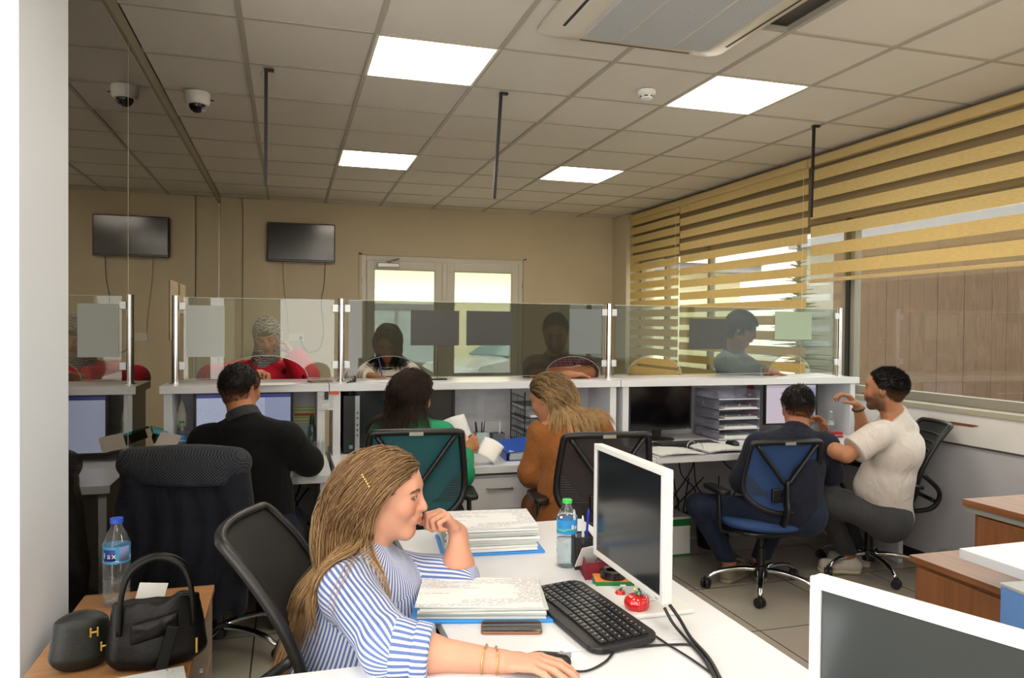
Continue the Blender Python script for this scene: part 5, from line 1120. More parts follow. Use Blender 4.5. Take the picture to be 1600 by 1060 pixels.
M_CHF = mat('chair_frame', '111113', .4, bump=.05, bscale=300); M_MBLACK = mesh_fabric('mesh_black', '0b0b0c', .006, .10)
def chair_base(t, lift, ang=.3, chrome=True):
    cm = M_CHROME if chrome else M_CHF
    for k in range(5):
        a = ang+k*2*PI/5; c, s = math.cos(a), math.sin(a)
        pts = [(.03*c, .03*s, .115), (.12*c, .12*s, .118), (.24*c, .24*s, .10), (.31*c, .31*s, .062)]; mb = MB(); mb.tube(curve(pts, 12), np.linspace(.022, .014, 13), 10, .75); lg = obj('leg', mb, cm, t, smooth=True)
        mb = MB(); R = rotm(0, 0, a+.9); 
        for s2 in (-1, 1): 
            q = V3(.315*c, .315*s, .028)+R@V3(0, s2*.013, 0); mb.cyl(q-R@V3(0, .009, 0), q+R@V3(0, .009, 0), .0275, seg=20)
        mb.cyl((.315*c, .315*s, .03), (.315*c, .315*s, .066), .012, seg=12); cs = obj('caster', mb, M_BLACK, lg, bev=.003)
    mb = MB(); mb.lathe([(0, .07), (.035, .07), (.04, .10), (.034, .135), (.025, .14), (.025, .24), (.018, .245), (.018, .40+lift), (0, .40+lift)], 20); obj('gas_column', mb, M_BLACK, t, smooth='auto')
    mb = MB(); mb.bx(-.09, .09, -.12, .10, .375+lift, .41+lift); mb.tube([(.05, 0, .39+lift), (.26, .02, .385+lift)], .006, 6); mb.bx(.22, .27, .005, .035, .378+lift, .392+lift); obj('mechanism', mb, M_BLACK, t, bev=.006)
def seat_cushion(t, lift, m, w=.25, d=.24):
    V, F = mesh_sdf([Prim((0, -.01, .455+lift), (0, .02, .455+lift), (w, .075, d), (w, .075, d), R=np.array([[1, 0, 0], [0, 0, 1], [0, 1, 0]]), k=.02), Plane((0, 0, .425+lift), (0, 0, -1), .03), Plane((0, 0, .487+lift), (0, 0, 1), .04)], .014); obj('seat', npmesh('seat', V, F), m, t)
    mb = MB(); mb.prism(rrect(w*1.7, d*1.7, .1), .408+lift, .43+lift); obj('seat_shell', mb, M_CHF, t, bev=.008)
def armrests(t, lift, h=.20, x=.27):
    for s in (-1, 1):
        mb = MB(); mb.tube(curve([(s*.17, -.02, .40+lift), (s*(x-.01), -.02, .41+lift), (s*x, -.015, .50+lift), (s*x, 0, .42+h+lift)], 16), .017, 10, .7); ar = obj('armrest', mb, M_CHF, t, smooth=True)
        mb = MB(); mb.prism([(q[0]+s*x, q[1]+.02) for q in rrect(.075, .24, .03)], .42+h+lift, .447+h+lift); obj('arm_pad', mb, M_BLACK, ar, bev=.008)
def chair_a(label, loc, rz, col, lift=0., top=.98, label_plate=True, ang=.3, arms=True, tilt=.10):
    t = thing('office_chair', label, 'chair', loc, rz); chair_base(t, lift, ang); seat_cushion(t, lift, mat('seat_'+col, col, .8, bump=.1)); 
    if arms: armrests(t, lift)
    z0 = .52+lift; hh = top-z0
    def yy(z): return -.235-(z-z0)*tilt-.03*math.sin(min(1, max(0, (z-z0)/hh))*PI*.9)*-1
    def q(x, f, o=0): z = z0+f*hh; return (x, yy(z)+.05*(x/.22)**2*.6+o, z)
    loop = [(-.195, 1.0), (-.10, 1.012), (0, 1.015), (.10, 1.012), (.195, 1.0), (.207, .93), (.225, .55), (.222, .36), (.185, .22), (.10, .10), (.0, .05), (-.10, .10), (-.185, .22), (-.222, .36), (-.225, .55), (-.207, .93)]
    mb = MB(); c = curve([q(*a) for a in loop+[loop[0]]], 80)[:-1]; mb.tube(c, .0155, 10, 1.0, closed=True); fr = obj('back_frame', mb, M_CHF, t, smooth=True)
    mb = MB(); mb.tube(curve([q(-.175, .97, -.006), q(-.09, .70, -.02), q(-.012, .46, -.028)], 12), .0165, 8, .7); mb.tube(curve([q(.175, .97, -.006), q(.09, .70, -.02), q(.012, .46, -.028)], 12), .0165, 8, .7)
    mb.tube(curve([q(0, .50, -.028), q(0, .25, -.035), q(0, .03, -.03), (0, -.16, .43+lift), (0, -.08, .40+lift)], 20), np.linspace(.020, .032, 21), 10, .6); obj('back_brace', mb, M_CHF, t, smooth=True)
    def half(f):
        pts = [(1.01, .19), (.9, .205), (.55, .22), (.36, .217), (.22, .18), (.1, .10), (.05, .01)]
        return float(np.interp(f, [a for a, _ in pts][::-1], [b for _, b in pts][::-1]))
    mb = MB(); mb.grid(lambda u, v: q((2*u-1)*half(.06+.93*v), .06+.93*v, .004), 14, 18); obj('mesh_back', mb, mesh_cache(col), t, smooth=True)
    for s in (-1, 1):
        mb = MB()
        for k in range(11): f = .30+.026*k; x1 = s*(half(f)-.012); x0 = s*(half(f)-.022-.010*(11-k)*.9); mb.tube([q(x0, f, -.002), q(x1, f, -.002)], .0022, 4)
        obj('slotted_panel', mb, M_GREYP if False else mat('slot_grey', '3a3a3c', .5), t)
    mb = MB(); c0 = V3(q(0, .30, .0)); mb.box(c0+V3(-.05, -.012, 0), (.055, .02, .075)); obj('lumbar_pad', mb, M_CHF, t, bev=.006)
    if label_plate: mb = MB(); c0 = V3(q(0, 1.0, -.0165)); mb.box(c0, (.062, .003, .016)); obj('name_plate', mb, mat('plate_grey', '8f8d84', .4, .3), fr)
    mb = MB(); mb.box((0, -.235, .455+lift), (.03, .002, .014)); obj('tag', mb, M_WHITE, t)
    return t
_mc = {}
def mesh_cache(col):
    if col not in _mc: _mc[col] = mesh_fabric('mesh_'+col, col, .005, .18)
    return _mc[col]
def chair_b(label, loc, rz, lift=0., top=.98, ang=.5, arms=True, w=.225, lean=.16, ribs=True):
    t = thing('office_chair', label, 'chair', loc, rz); chair_base(t, lift, ang); seat_cushion(t, lift, mat('seat_black', '131315', .8, bump=.1))
    if arms:
        for s in (-1, 1): mb = MB(); mb.tube(curve([(s*.26, -.20, .60+lift), (s*.27, -.05, .63+lift), (s*.27, .10, .655+lift), (s*.265, .14, .64+lift), (s*.255, .10, .55+lift), (s*.22, .04, .42+lift)], 20), .015, 8, .8); obj('armrest', mb, M_CHF, t, smooth=True)
    z0 = .47+lift; hh = top-z0
    def prof(f): return -.215-.085*math.sin(f*PI*.55)*0-.10*(f-.25)**2*2*(1 if f > .25 else -.6)-lean*f*.6
    def q(x, f, o=0): return (x, prof(f)+.05*(x/w)**2+o, z0+f*hh)
    def hw(f): return w*(.80+.24*math.sin(min(1, f*1.25)*PI*.62))*(1-.10*max(0, f-.85)/.15)
    mb = MB(); mb.grid(lambda u, v: q((2*u-1)*hw(v)*.96, v, 0), 12, 26); obj('mesh_back', mb, M_MBLACK, t, smooth=True)
    L_ = [q(-hw(f), f) for f in np.linspace(0, 1, 12)]+[q(x, 1.012) for x in np.linspace(-hw(1)*.85, hw(1)*.85, 5)]+[q(hw(f), f) for f in np.linspace(1, 0, 12)]
    mb = MB(); mb.tube(curve(L_+[L_[0]], 90)[:-1], .013, 8, 1.2, closed=True); fr = obj('back_frame', mb, M_CHF, t, smooth=True)
    mb = MB()
    for k in range(9 if ribs else 1): f = .12+.095*k; mb.tube([q(x, f, .006) for x in np.linspace(-hw(f)*.95, hw(f)*.95, 9)], .007, 6, .5)
    obj('slats', mb, M_CHF, t, smooth=True)
    mb = MB(); 
    for s in (-1, 1): mb.tube(curve([q(s*w*.95, .42, -.01), (s*.15, prof(.3)-.10, z0+.18*hh), (s*.12, prof(.1)-.09, z0-.02), (s*.05, -.17, .41+lift), (s*.04, -.08, .395+lift)], 24), .014, 8)
    mb.tube([(-.125, prof(.15)-.095, z0+.03), (.125, prof(.15)-.095, z0+.03)], .012, 8); obj('back_brace', mb, M_CHF, t, smooth=True)
    return t
chair_a('blue seated office chair with Y-shaped back brace under the man in navy', (2.83, .16, 0), -.10, '1e3c6c', -.05, .885, ang=.42, tilt=.12)
CG = P(637, 680, 3.40); chair_a('office chair with a teal mesh back behind the woman in green', (CG[0]+.06, CG[1]+.20, 0), -.12, '124650', .05, 1.02, ang=.1)
CB = P(948, 690, 3.50); chair_a('office chair with a dark mesh back behind the woman in the brown jacket', (CB[0]+.02, CB[1]+.22, 0), -.12, '1c1a20', .03, 1.0, ang=.6)
q = at(1385, 880, 2, .06); chair_b('black office chair with a ribbed curved back by the right wall', (q[0]-.09, q[1]+.05, 0), 1.20, -.02, .93, .75, w=.20)
q = P(392, 900, 2.06); chair_b('black mesh office chair behind the woman in the striped shirt', (q[0]+.385, q[1]-.11, 0), -1.80, .0, .955, .3, arms=False, w=.215, lean=.20, ribs=False)
CJ = V3(-.09, .10, 0); chair_b('black office chair with a dark jacket hung over its back', CJ, -.22, 0, .95, .9, arms=False, w=.20)
# jacket over the chair
def jacket():
    global CJ
    t = thing('jacket', 'dark navy jacket with checked grey lining hung over the chair back', 'jacket', CJ, -.22)
    th = .016
    ob = [Prim((-.17, -.425, .945), (.17, -.425, .945), .05, .05, k=.05), Prim((0, -.41, .90), (0, -.37, .52), (.225, .065), (.235, .095), side=(1, 0, 0), k=.06),
          Prim((-.19, -.42, .92), (-.235, -.42, .55), .058, .055, k=.04), Prim((.19, -.42, .92), (.235, -.42, .55), .058, .055, k=.04), Prim((-.2, -.40, .6), (-.24, -.41, .34), .055, .045, k=.04), Prim((0.02, -.38, .6), (.03, -.39, .34), (.20, .095), (.20, .07), side=(1, 0, 0), k=.05), Plane((0, 0, .33), (0, 0, -1))]
    V, F = mesh_sdf(ob, .008, 0, lambda p: .012*np.sin(p[:, 0]*70+3*np.sin(p[:, 2]*7))*np.clip((.95-p[:, 2])*2.2, 0, 1)+.004*snoise(p, 20, 3)); b_ = obj('body', npmesh('body', V, F), cloth('jacket_navy', '12141f', .85)[0], t)
    m, tt, b, N, L = cloth('jacket_check', '24262c', .9); tc = N.new('ShaderNodeTexCoord'); ck = N.new('ShaderNodeTexChecker'); ck.inputs['Scale'].default_value = 160; ck.inputs['Color1'].default_value = srgb('14161a'); ck.inputs['Color2'].default_value = srgb('383b42'); L.new(tc.outputs['Object'], ck.inputs[0]); L.new(ck.outputs[0], b.inputs['Base Color'])
    V, F = mesh_sdf([Prim((-.20, -.425, .945), (.20, -.425, .945), .060, .060, k=.05), Prim((0, -.425, .93), (0, -.415, .86), (.225, .075), (.21, .078), side=(1, 0, 0), k=.05), Prim((.12, -.43, .9), (.18, -.44, .78), .060, .03, k=.04), Plane((0, 0, .865), (0, 0, -1), .02)], .008, 0, lambda p: .010*snoise(p, 16, 5)); obj('collar', npmesh('collar', V, F), m, t)
jacket()
# ================================================================ near desk
DZ_ = .745
t = thing('office_desk', 'white desk holding the white monitor, keyboard and paper piles', 'desk', (.585, -1.93, 0))
mb = MB(); mb.bx(0, .735, 0, 1.125, DZ_-.032, DZ_); obj('desktop', mb, M_LAM, t, bev=.002)
for x, y in ((.03, .06), (.66, .06), (.03, 1.05), (.66, 1.05)): mb = MB(); mb.bx(x, x+.045, y, y+.045, 0, DZ_-.032); obj('leg', mb, M_STEEL, t)
t = thing('office_desk', 'nearest white desk at the bottom edge, with the second white monitor', 'desk', (-.12, -3.2, 0))
mb = MB(); mb.prism([(0, .6), (.60, .6), (.60, 0), (1.44, 0), (1.44, 1.267), (.703, 1.267), (.703, 1.327), (0, 1.327)][::1], DZ_-.032, DZ_); obj('desktop', mb, M_LAM, t, bev=.002)
for x, y in ((.03, .64), (.65, .05), (1.36, .05), (1.36, 1.18), (.03, 1.25)): mb = MB(); mb.bx(x, x+.045, y, y+.045, 0, DZ_-.032); obj('leg', mb, M_STEEL, t)
def dp(px, py, z=DZ_): return at(px, py, 2, z)
M_MONW = mat('monitor_white', 'dcdcda', .35)
monitor('computer_monitor', 'white framed monitor standing on the desk beside the keyboard, screen off', .44, .335, (1.115, -1.675, DZ_), -PI/2, M_MONW, mat('scr_grey', '1d2023', .16, spec=.8), .016, 'plate', zb=.07)
monitor('computer_monitor', 'nearest white framed monitor at the bottom right corner of the photo', .44, .335, (1.02, -2.853, DZ_), -1.19, M_MONW, mat('scr_grey2', '2a3236', .12, spec=1.0), .016, 'plate', zb=.07)
p = dp(918, 966); keyboard('black curved keyboard on the near desk in front of the white monitor', (p[0], p[1], DZ_), -PI/2+.10, .43, .18, M_BLACK, '17181a', True)
p = dp(857, 1042); mouse('black mouse under the fingers of the woman in the striped shirt', (p[0], p[1], DZ_), -PI/2-.1)
p = dp(799, 983)
t = thing('phone', 'bronze and black phone lying on the near desk beside the papers', 'phone', (p[0], p[1], DZ_), -.27); mb = MB(); mb.prism(rrect(.152, .075, .012), 0, .0075); obj('body', mb, mat('bronze', '9a6f58', .25, .6), t, bev=.002); mb = MB(); mb.prism(rrect(.146, .070, .010), .0075, .0085); obj('screen', mb, mat('phone_screen', '1c1412', .08, spec=.9), t)
p = dp(768, 848); paper_stack('thick pile of documents on a blue folder at the far edge of the near desk', (p[0]-.02, p[1]-.02, DZ_), .31, .23, .085, -.10, M_BLUE2, 9, 4, 'document_pile', paper_mat('form_print', 'dcdee0', '7c8086', rows=26, dens=.6))
p = dp(768, 958); paper_stack('pile of printed forms beside the phone, under the woman\'s elbow', (p[0]-.015, p[1]+.055, DZ_), .33, .22, .032, -.24, M_BLUE2, 5, 9, 'document_pile', paper_mat('form_print2', 'e0e0e0', '7c8086', rows=26, dens=.55))
p = dp(887, 886); bt, r_, z_ = bottle('water bottle with a green cap standing on the near desk', (p[0], p[1]+.01, DZ_), .212, .0335, '35c24a', '2a88c8', (.50, .72), .42, s2='7ac84a')
ring_text(bt, 'Bah\u00e7', .019, r_, z_, .75, M_WHITE)
# pen holder, mesh organiser and pens
M_WMESH = mesh_fabric('wire_black', '101012', .004, .75); M_RMESH = mesh_fabric('wire_red', '7a1528', .004, .6)
def mesh_cup(name, label, loc, w, d, h, m, frame, rz, hf=None):
    t = thing(name, label, 'pen holder', loc, rz); x, y = w/2, d/2; hf = hf or h; mb = MB()
    mb.add([(-x, -y, 0), (x, -y, 0), (x, -y, hf), (-x, -y, hf), (x, y, 0), (x, y, h), (-x, y, 0), (-x, y, h)], [(0, 1, 2, 3), (1, 4, 5, 2), (4, 6, 7, 5), (6, 0, 3, 7), (0, 6, 4, 1)]); obj('mesh_wall', mb, m, t, solid=.0012)
    mb = MB(); mb.tube([(-x, -y, hf), (x, -y, hf), (x, y, h), (-x, y, h)], .0022, 6, closed=True); mb.tube([(-x, -y, .002), (x, -y, .002), (x, y, .002), (-x, y, .002)], .0022, 6, closed=True)
    for a in ((-x, -y, hf), (x, -y, hf), (x, y, h), (-x, y, h)): mb.tube([(a[0], a[1], 0), a], .0018, 6)
    obj('wire_frame', mb, frame, t); return t
p = dp(915, 890); mesh_cup('pen_holder', 'black wire mesh pen holder right of the green capped bottle', (p[0], p[1]+.03, DZ_), .055, .07, .10, M_WMESH, M_BLACK, -.2)
q0 = V3(p[0], p[1]+.03, DZ_+.004)
for (dx, dy, v, c, lb) in ((-.012, .01, (-.012, 0, .165), 'd8dade', 'white pen standing tallest in the black mesh holder'), (.0, -.012, (-.004, .0, .15), 'c9ccd2', 'pale grey pen in the front of the black mesh holder'), (.012, .01, (.012, 0, .165), '2b2fae', 'blue capped pen in the black mesh holder')): penthing(q0+V3(dx, dy, 0), v, c, lb, None)
p = dp(943, 905); mesh_cup('mesh_organizer', 'dark red wire mesh desk organiser behind the white monitor', (p[0]-.01, p[1]+.045, DZ_), .075, .10, .075, M_RMESH, mat('wire_red_solid', '6a1226', .4), -.2, .05)['category'] = 'organizer'
mb = MB(); mb.box((0, 0, .04), (.08, .0015, .075), rotm(.5, 0, .3)); o = tag(obj('paper_note', mb, M_PAPER), 'white note paper standing in the red mesh organiser', 'paper'); o.location = (p[0]-.03, p[1]+.045, DZ_+.02)
p = dp(962, 922)
t = thing('stamp_box', 'green box with an orange lid beside the red mesh organiser', 'box', (p[0]+.01, p[1]+.03, DZ_), -.25); mb = MB(); mb.bx(-.06, .06, -.035, .035, 0, .024); obj('box', mb, mat('box_green', '1d6b3a', .5), t, bev=.001); mb = MB(); mb.bx(-.0605, .0605, -.0355, .0355, .0242, .0255); obj('lid', mb, mat('box_orange', 'd8893a', .5), t); mb = MB(); mb.bx(.01, .026, -.0362, -.0352, .006, .016); obj('label', mb, M_WHITE, t)
t = thing('tape_roll', 'black tape roll lying on the green and orange box', 'tape', (p[0]+.005, p[1]+.032, DZ_+.0258)); mb = MB(); mb.lathe([(.020, 0), (.037, 0), (.037, .022), (.020, .022)], 28); mb.f.pop(); mb.f.pop(); 
n_ = len(mb.v); mb.f += [(3*28+k, 3*28+(k+1) % 28, (k+1) % 28, k) for k in range(28)]; obj('roll', mb, mat('tape_black', '16120e', .22), t, smooth='auto'); 
# red glass pepper and small tomato ornaments
def pumpkin(label, loc, r, h, lobes, name, beads=True):
    t = thing(name, label, 'ornament', loc); mb = MB(); seg = 60; n = 18
    prof = [(math.sin(PI*(i/n)**.9), -math.cos(PI*(i/n)**.9)) for i in range(n+1)]; vs = []
    for a, z in prof:
        for k in range(seg): th = 2*PI*k/seg; rr = r*a*(1-.10*(1-abs(math.cos(th*lobes/2)))**2*1.2); vs.append((rr*math.cos(th), rr*math.sin(th), h/2+z*h/2*(1-.25*(z > 0)*(1-a))))
    mb.add(vs, [(i*seg+k, i*seg+(k+1) % seg, (i+1)*seg+(k+1) % seg, (i+1)*seg+k) for i in range(n) for k in range(seg)]); obj('fruit', mb, mat('red_glaze', 'c01418', .12, coat=.6), t, smooth=True)
    mb = MB(); mb.tube(curve([(0, 0, h*.88), (.003, 0, h*1.05), (.008, .003, h*1.15)], 8), r*.11, 6); st = obj('stem', mb, mat('stem_green', '2f6b4a', .4), t, smooth=True)
    rr = random.Random(5)
    for c in ('3a6fc0', 'd8c84a', '4a9a5a') if beads else ('2f6b4a',):
        mb = MB()
        for i in range(5): a = rr.random()*6.28; mb.sph((math.cos(a)*r*.4*rr.random(), math.sin(a)*r*.4*rr.random(), h*(.98+.12*rr.random())), r*.11, 8)
        obj('bead', mb, mat('bead_'+c, c, .2), t, smooth=True)['kind'] = 'stuff'
    return t
p = dp(999, 961); pumpkin('red ribbed ceramic fruit ornament in front of the monitor base', (p[0], p[1]+.015, DZ_), .0345, .054, 7, 'ceramic_fruit')
p = dp(971, 936); pumpkin('tiny red tomato ornament behind the larger red fruit', (p[0], p[1]+.008, DZ_), .015, .024, 5, 'ceramic_fruit', False)
# desk cables
def dcable(lb, pts, r=.0028, **k): cable(lb, [V3(at(a, b, 2, DZ_+.004)) if len(q_) == 2 else V3(at(a, b, 2, q_[2])) for q_ in pts for a, b in [q_[:2]]], r, **k)
dcable('thin black mouse cable curving from the mouse to the keyboard front', [(878, 1047), (915, 1049), (945, 1035), (960, 1018)])
dcable('thin black keyboard cable running right from the keyboard end', [(985, 1012), (1040, 1008), (1085, 1010), (1105, 1038), (1118, 1062)])
dcable('thin black cable crossing the desk behind the keyboard', [(985, 975), (1010, 985), (1040, 1005), (1080, 1030), (1115, 1055)])
dcable('thick black monitor cable hanging from the white monitor to the near edge', [(1046, 945, .80), (1062, 968, .77), (1080, 998, .752), (1108, 1030, .752), (1128, 1066, .752)], .005)
dcable('second black monitor cable beside the thick one', [(1038, 950, .80), (1052, 975, .77), (1075, 1002, .752), (1100, 1030, .752), (1120, 1066, .752)], .004)

# ================================================================ left pedestal with bags
M_WOOD = wood('walnut_laminate', '90633c', 'a87c52', (1.2, 16, 14), .4); M_WOODV = wood('walnut_front', '7a4f30', '925f3c', (10, 10, .8), .42)
t = thing('pedestal', 'wood topped pedestal beside the pillar carrying the big water bottle', 'cabinet', (-.23, -1.2, 0)); mb = MB(); mb.bx(-.20, .20, -.42, .41, .575, .60); obj('top', mb, M_WOOD, t, bev=.002); mb = MB(); mb.bx(-.185, .18, -.40, .39, .0, .575); obj('body', mb, mat('ped_grey', '8a7a68', .5), t, bev=.002)
for k in range(3): mb = MB(); mb.bx(.18, .196, -.385, .375, .02+.185*k, .195+.185*k); dr = obj('drawer', mb, mat('ped_grey', '8a7a68', .5), t, bev=.002); mb = MB(); mb.cyl((.196, 0, .11+.185*k), (.206, 0, .11+.185*k), .008, seg=12); obj('knob', mb, M_STEEL, dr)
p = at(180, 948, 2, .60)
bt, r_, z_ = bottle('tall water bottle with a blue cap on the wood pedestal', (p[0], p[1]+.02, .60), .278, .041, '2b4fc8', '3f8fc4', (.50, .70), .30, s2='c8d8ec')
mb = MB(); m = mat('lbl_navy', '1e2f78', .4); ang = -.35
mb.grid(lambda u, v: (math.sin(ang-.55+1.0*u)*(r_+.0008), -math.cos(ang-.55+1.0*u)*(r_+.0008), z_-.018+.036*v), 10, 1); obj('brand_patch', mb, m, bt, smooth=True, solid=.0004); ring_text(bt, 'lax', .025, r_+.0012, z_-.001, -.36, M_WHITE)
mb = MB(); mb.grid(lambda u, v: (math.sin(.35+.9*u)*(r_+.0008), -math.cos(.35+.9*u)*(r_+.0008), z_-.020+.045*v), 10, 1); obj('info_patch', mb, paper_mat('info', 'aebfda', '6a7ca8', rows=14, dens=.9), bt, smooth=True, solid=.0004)
# black handbag
M_LEA = mat('leather_black', '050506', .45, bump=.10, bscale=120, spec=.3); M_GOLD2 = mat('gold_metal', 'c9a45a', .25, 1)
hb = P(245, 1010, 1.98)
t = thing('handbag', 'black leather handbag with tall looped handles on the pedestal', 'bag', (hb[0], hb[1], .60), .15)
V, F = mesh_sdf([Prim((0, 0, .04), (0, 0, .17), (.125, .055), (.105, .030), side=(1, 0, 0), k=.02), Plane((0, 0, .002), (0, 0, -1)), Prim((0, 0, .22), (0, 0, .17), (.085, .018), (.09, .016), side=(1, 0, 0), k=.02, op=-1), Prim((0, 0, .26), (0, 0, .23), .06, .05, k=.03, op=-1)], .004, 0, lambda p: .003*snoise(p, 40, 2)); obj('body', npmesh('body', V, F), M_LEA, t)
for s in (-1, 1): mb = MB(); mb.tube(curve([(-.088, s*.032, .10), (-.082, s*.03, .20), (-.058, s*.02, .26), (0, s*.012, .285), (.058, s*.02, .26), (.082, s*.03, .20), (.088, s*.032, .10)], 36), .0075, 8); obj('handle', mb, M_LEA, t, smooth=True)
mb = MB(); mb.grid(lambda u, v: (-.06+.11*u, -.052-.012*math.sin(u*PI)*math.sin(v*PI)-.004*abs(math.sin(u*9)*math.sin(v*6)), .08+.05*v+.02*u), 20, 10); obj('quilted_pocket', mb, M_LEA, t, solid=.004, smooth=True)
mb = MB(); mb.box((.02, -.07, .05), (.028, .004, .15), rotm(.1, .25, 0)); sp_ = obj('strap', mb, M_LEA, t, bev=.002); mb = MB(); mb.box((.028, -.076, .0), (.02, .005, .022), rotm(.1, .25, 0)); obj('buckle', mb, M_GOLD2, sp_, bev=.002)
mb = MB(); mb.tube([(.095, -.04, .03+.008*k) for k in range(6)], .004, 6); obj('chain', mb, M_GOLD2, t)
mb = MB(); mb.box((0, 0, .05), (.07, .002, .09), rotm(.3, .2, .3)); o = tag(obj('paper', mb, M_PAPER), 'white paper sticking out of the black handbag', 'paper'); o.location = (hb[0]-.02, hb[1]+.02, .72)
# small green bag with H shaped clasps
gb_ = P(130, 1040, 1.98); t = thing('shoulder_bag', 'small dark green bag with gold H clasps at the pillar', 'bag', (gb_[0]+.0, gb_[1]-.02, .60), .25); m = mat('leather_green', '0c120f', .5, bump=.2, bscale=200)
V, F = mesh_sdf([Prim((0, 0, .04), (0, 0, .11), (.075, .05), (.065, .045), side=(1, 0, 0), k=.02), Plane((0, 0, .002), (0, 0, -1)), Prim((0, 0, .135), (0, 0, .15), (.06, .03), (.06, .03), side=(1, 0, 0), k=.008, op=-1)], .0035); obj('body', npmesh('body', V, F), m, t)
for (x, z) in ((.028, .105), (.052, .065)): 
    mb = MB(); 
    for dx in (-.008, .008): mb.box((x+dx, -.056, z), (.005, .005, .024))
    mb.box((x, -.056, z), (.014, .005, .005)); obj('clasp', mb, M_GOLD2, t, bev=.001)
p = at(235, 1052, 2, .602); t = paper_stack('white printed sheets in front of the black handbag', (p[0]-.01, p[1]-.09, .60), .21, .15, .012, .2, None, 2, 3, 'papers', M_TXT)

# ================================================================ right side furniture
M_WR = wood('walnut_top', '774b2e', '916242', (14, 1, 14), .38)
t = thing('cabinet', 'taller wooden cabinet against the right wall with a grey top band', 'cabinet', (3.10, -.93, 0)); mb = MB(); mb.bx(0, 1.0, -1.2, 0, .72, .75); obj('top', mb, M_WR, t, bev=.002); mb = MB(); mb.bx(.01, 1.0, -1.19, -.01, .695, .72); obj('grey_band', mb, mat('band_grey', '8b8d86', .5), t); mb = MB(); mb.bx(.04, .98, -1.16, -.03, 0, .695); obj('body', mb, M_WOODV, t, bev=.002)
for k in range(2): mb = MB(); mb.bx(.022, .04, -.58-.56*k, -.06-.56*k, .03, .685); obj('door', mb, M_WOODV, t, bev=.002)
t = thing('cabinet', 'low wooden cabinet left of the taller one, half under the white desk', 'cabinet', (2.60, -1.14, 0)); mb = MB(); mb.bx(0, .47, -1.0, 0, .575, .60); obj('top', mb, M_WR, t, bev=.002); mb = MB(); mb.bx(.02, .46, -.98, -.015, 0, .575); obj('body', mb, M_WOODV, t, bev=.002); mb = MB(); mb.bx(.004, .02, -.96, -.04, .03, .56); obj('door', mb, M_WOODV, t, bev=.002)
t = thing('office_desk', 'white desk top jutting in from the right edge above the low cabinet', 'desk', (2.46, -1.50, 0)); R_ = [(0, 0), (1.2, .06), (1.2, -1.3), (.12, -1.3)]; R_ = [(0, 0), (.0, -1.25), (1.5, -1.25), (1.5, .03)]; mb = MB(); mb.prism(R_, .705, .74); obj('desktop', mb, M_LAM, t, bev=.002)
for x, y in ((.9, -.1), (1.4, -1.15), (.06, -1.15), (1.4, -.08)): mb = MB(); mb.bx(x, x+.04, y, y+.04, 0, .705); obj('leg', mb, M_STEEL, t)
q = P(1563, 912, 2.25); t = thing('file_box', 'blue file box with a metal corner under the right white desk', 'box', (q[0]+.0, q[1], 0), -.1); mb = MB(); mb.bx(0, .30, -.28, 0, 0, q[2]); obj('body', mb, mat('box_blue', '5a82bd', .5), t, bev=.003); mb = MB(); mb.bx(-.002, .303, -.283, .002, q[2]-.006, q[2]+.002); lid = obj('rim', mb, M_GREYP, t); mb = MB(); mb.bx(.005, .05, -.288, -.28, q[2]-.022, q[2]-.006); obj('corner_clip', mb, M_STEEL, lid, bev=.002)
p = at(1595, 848, 2, .742); o = flat('paper', 0, 0, .12, .2, .004, M_PPALE, 'pale crumpled paper at the far corner of the right white desk', 'paper'); o.location = (2.86, -1.58, .74)
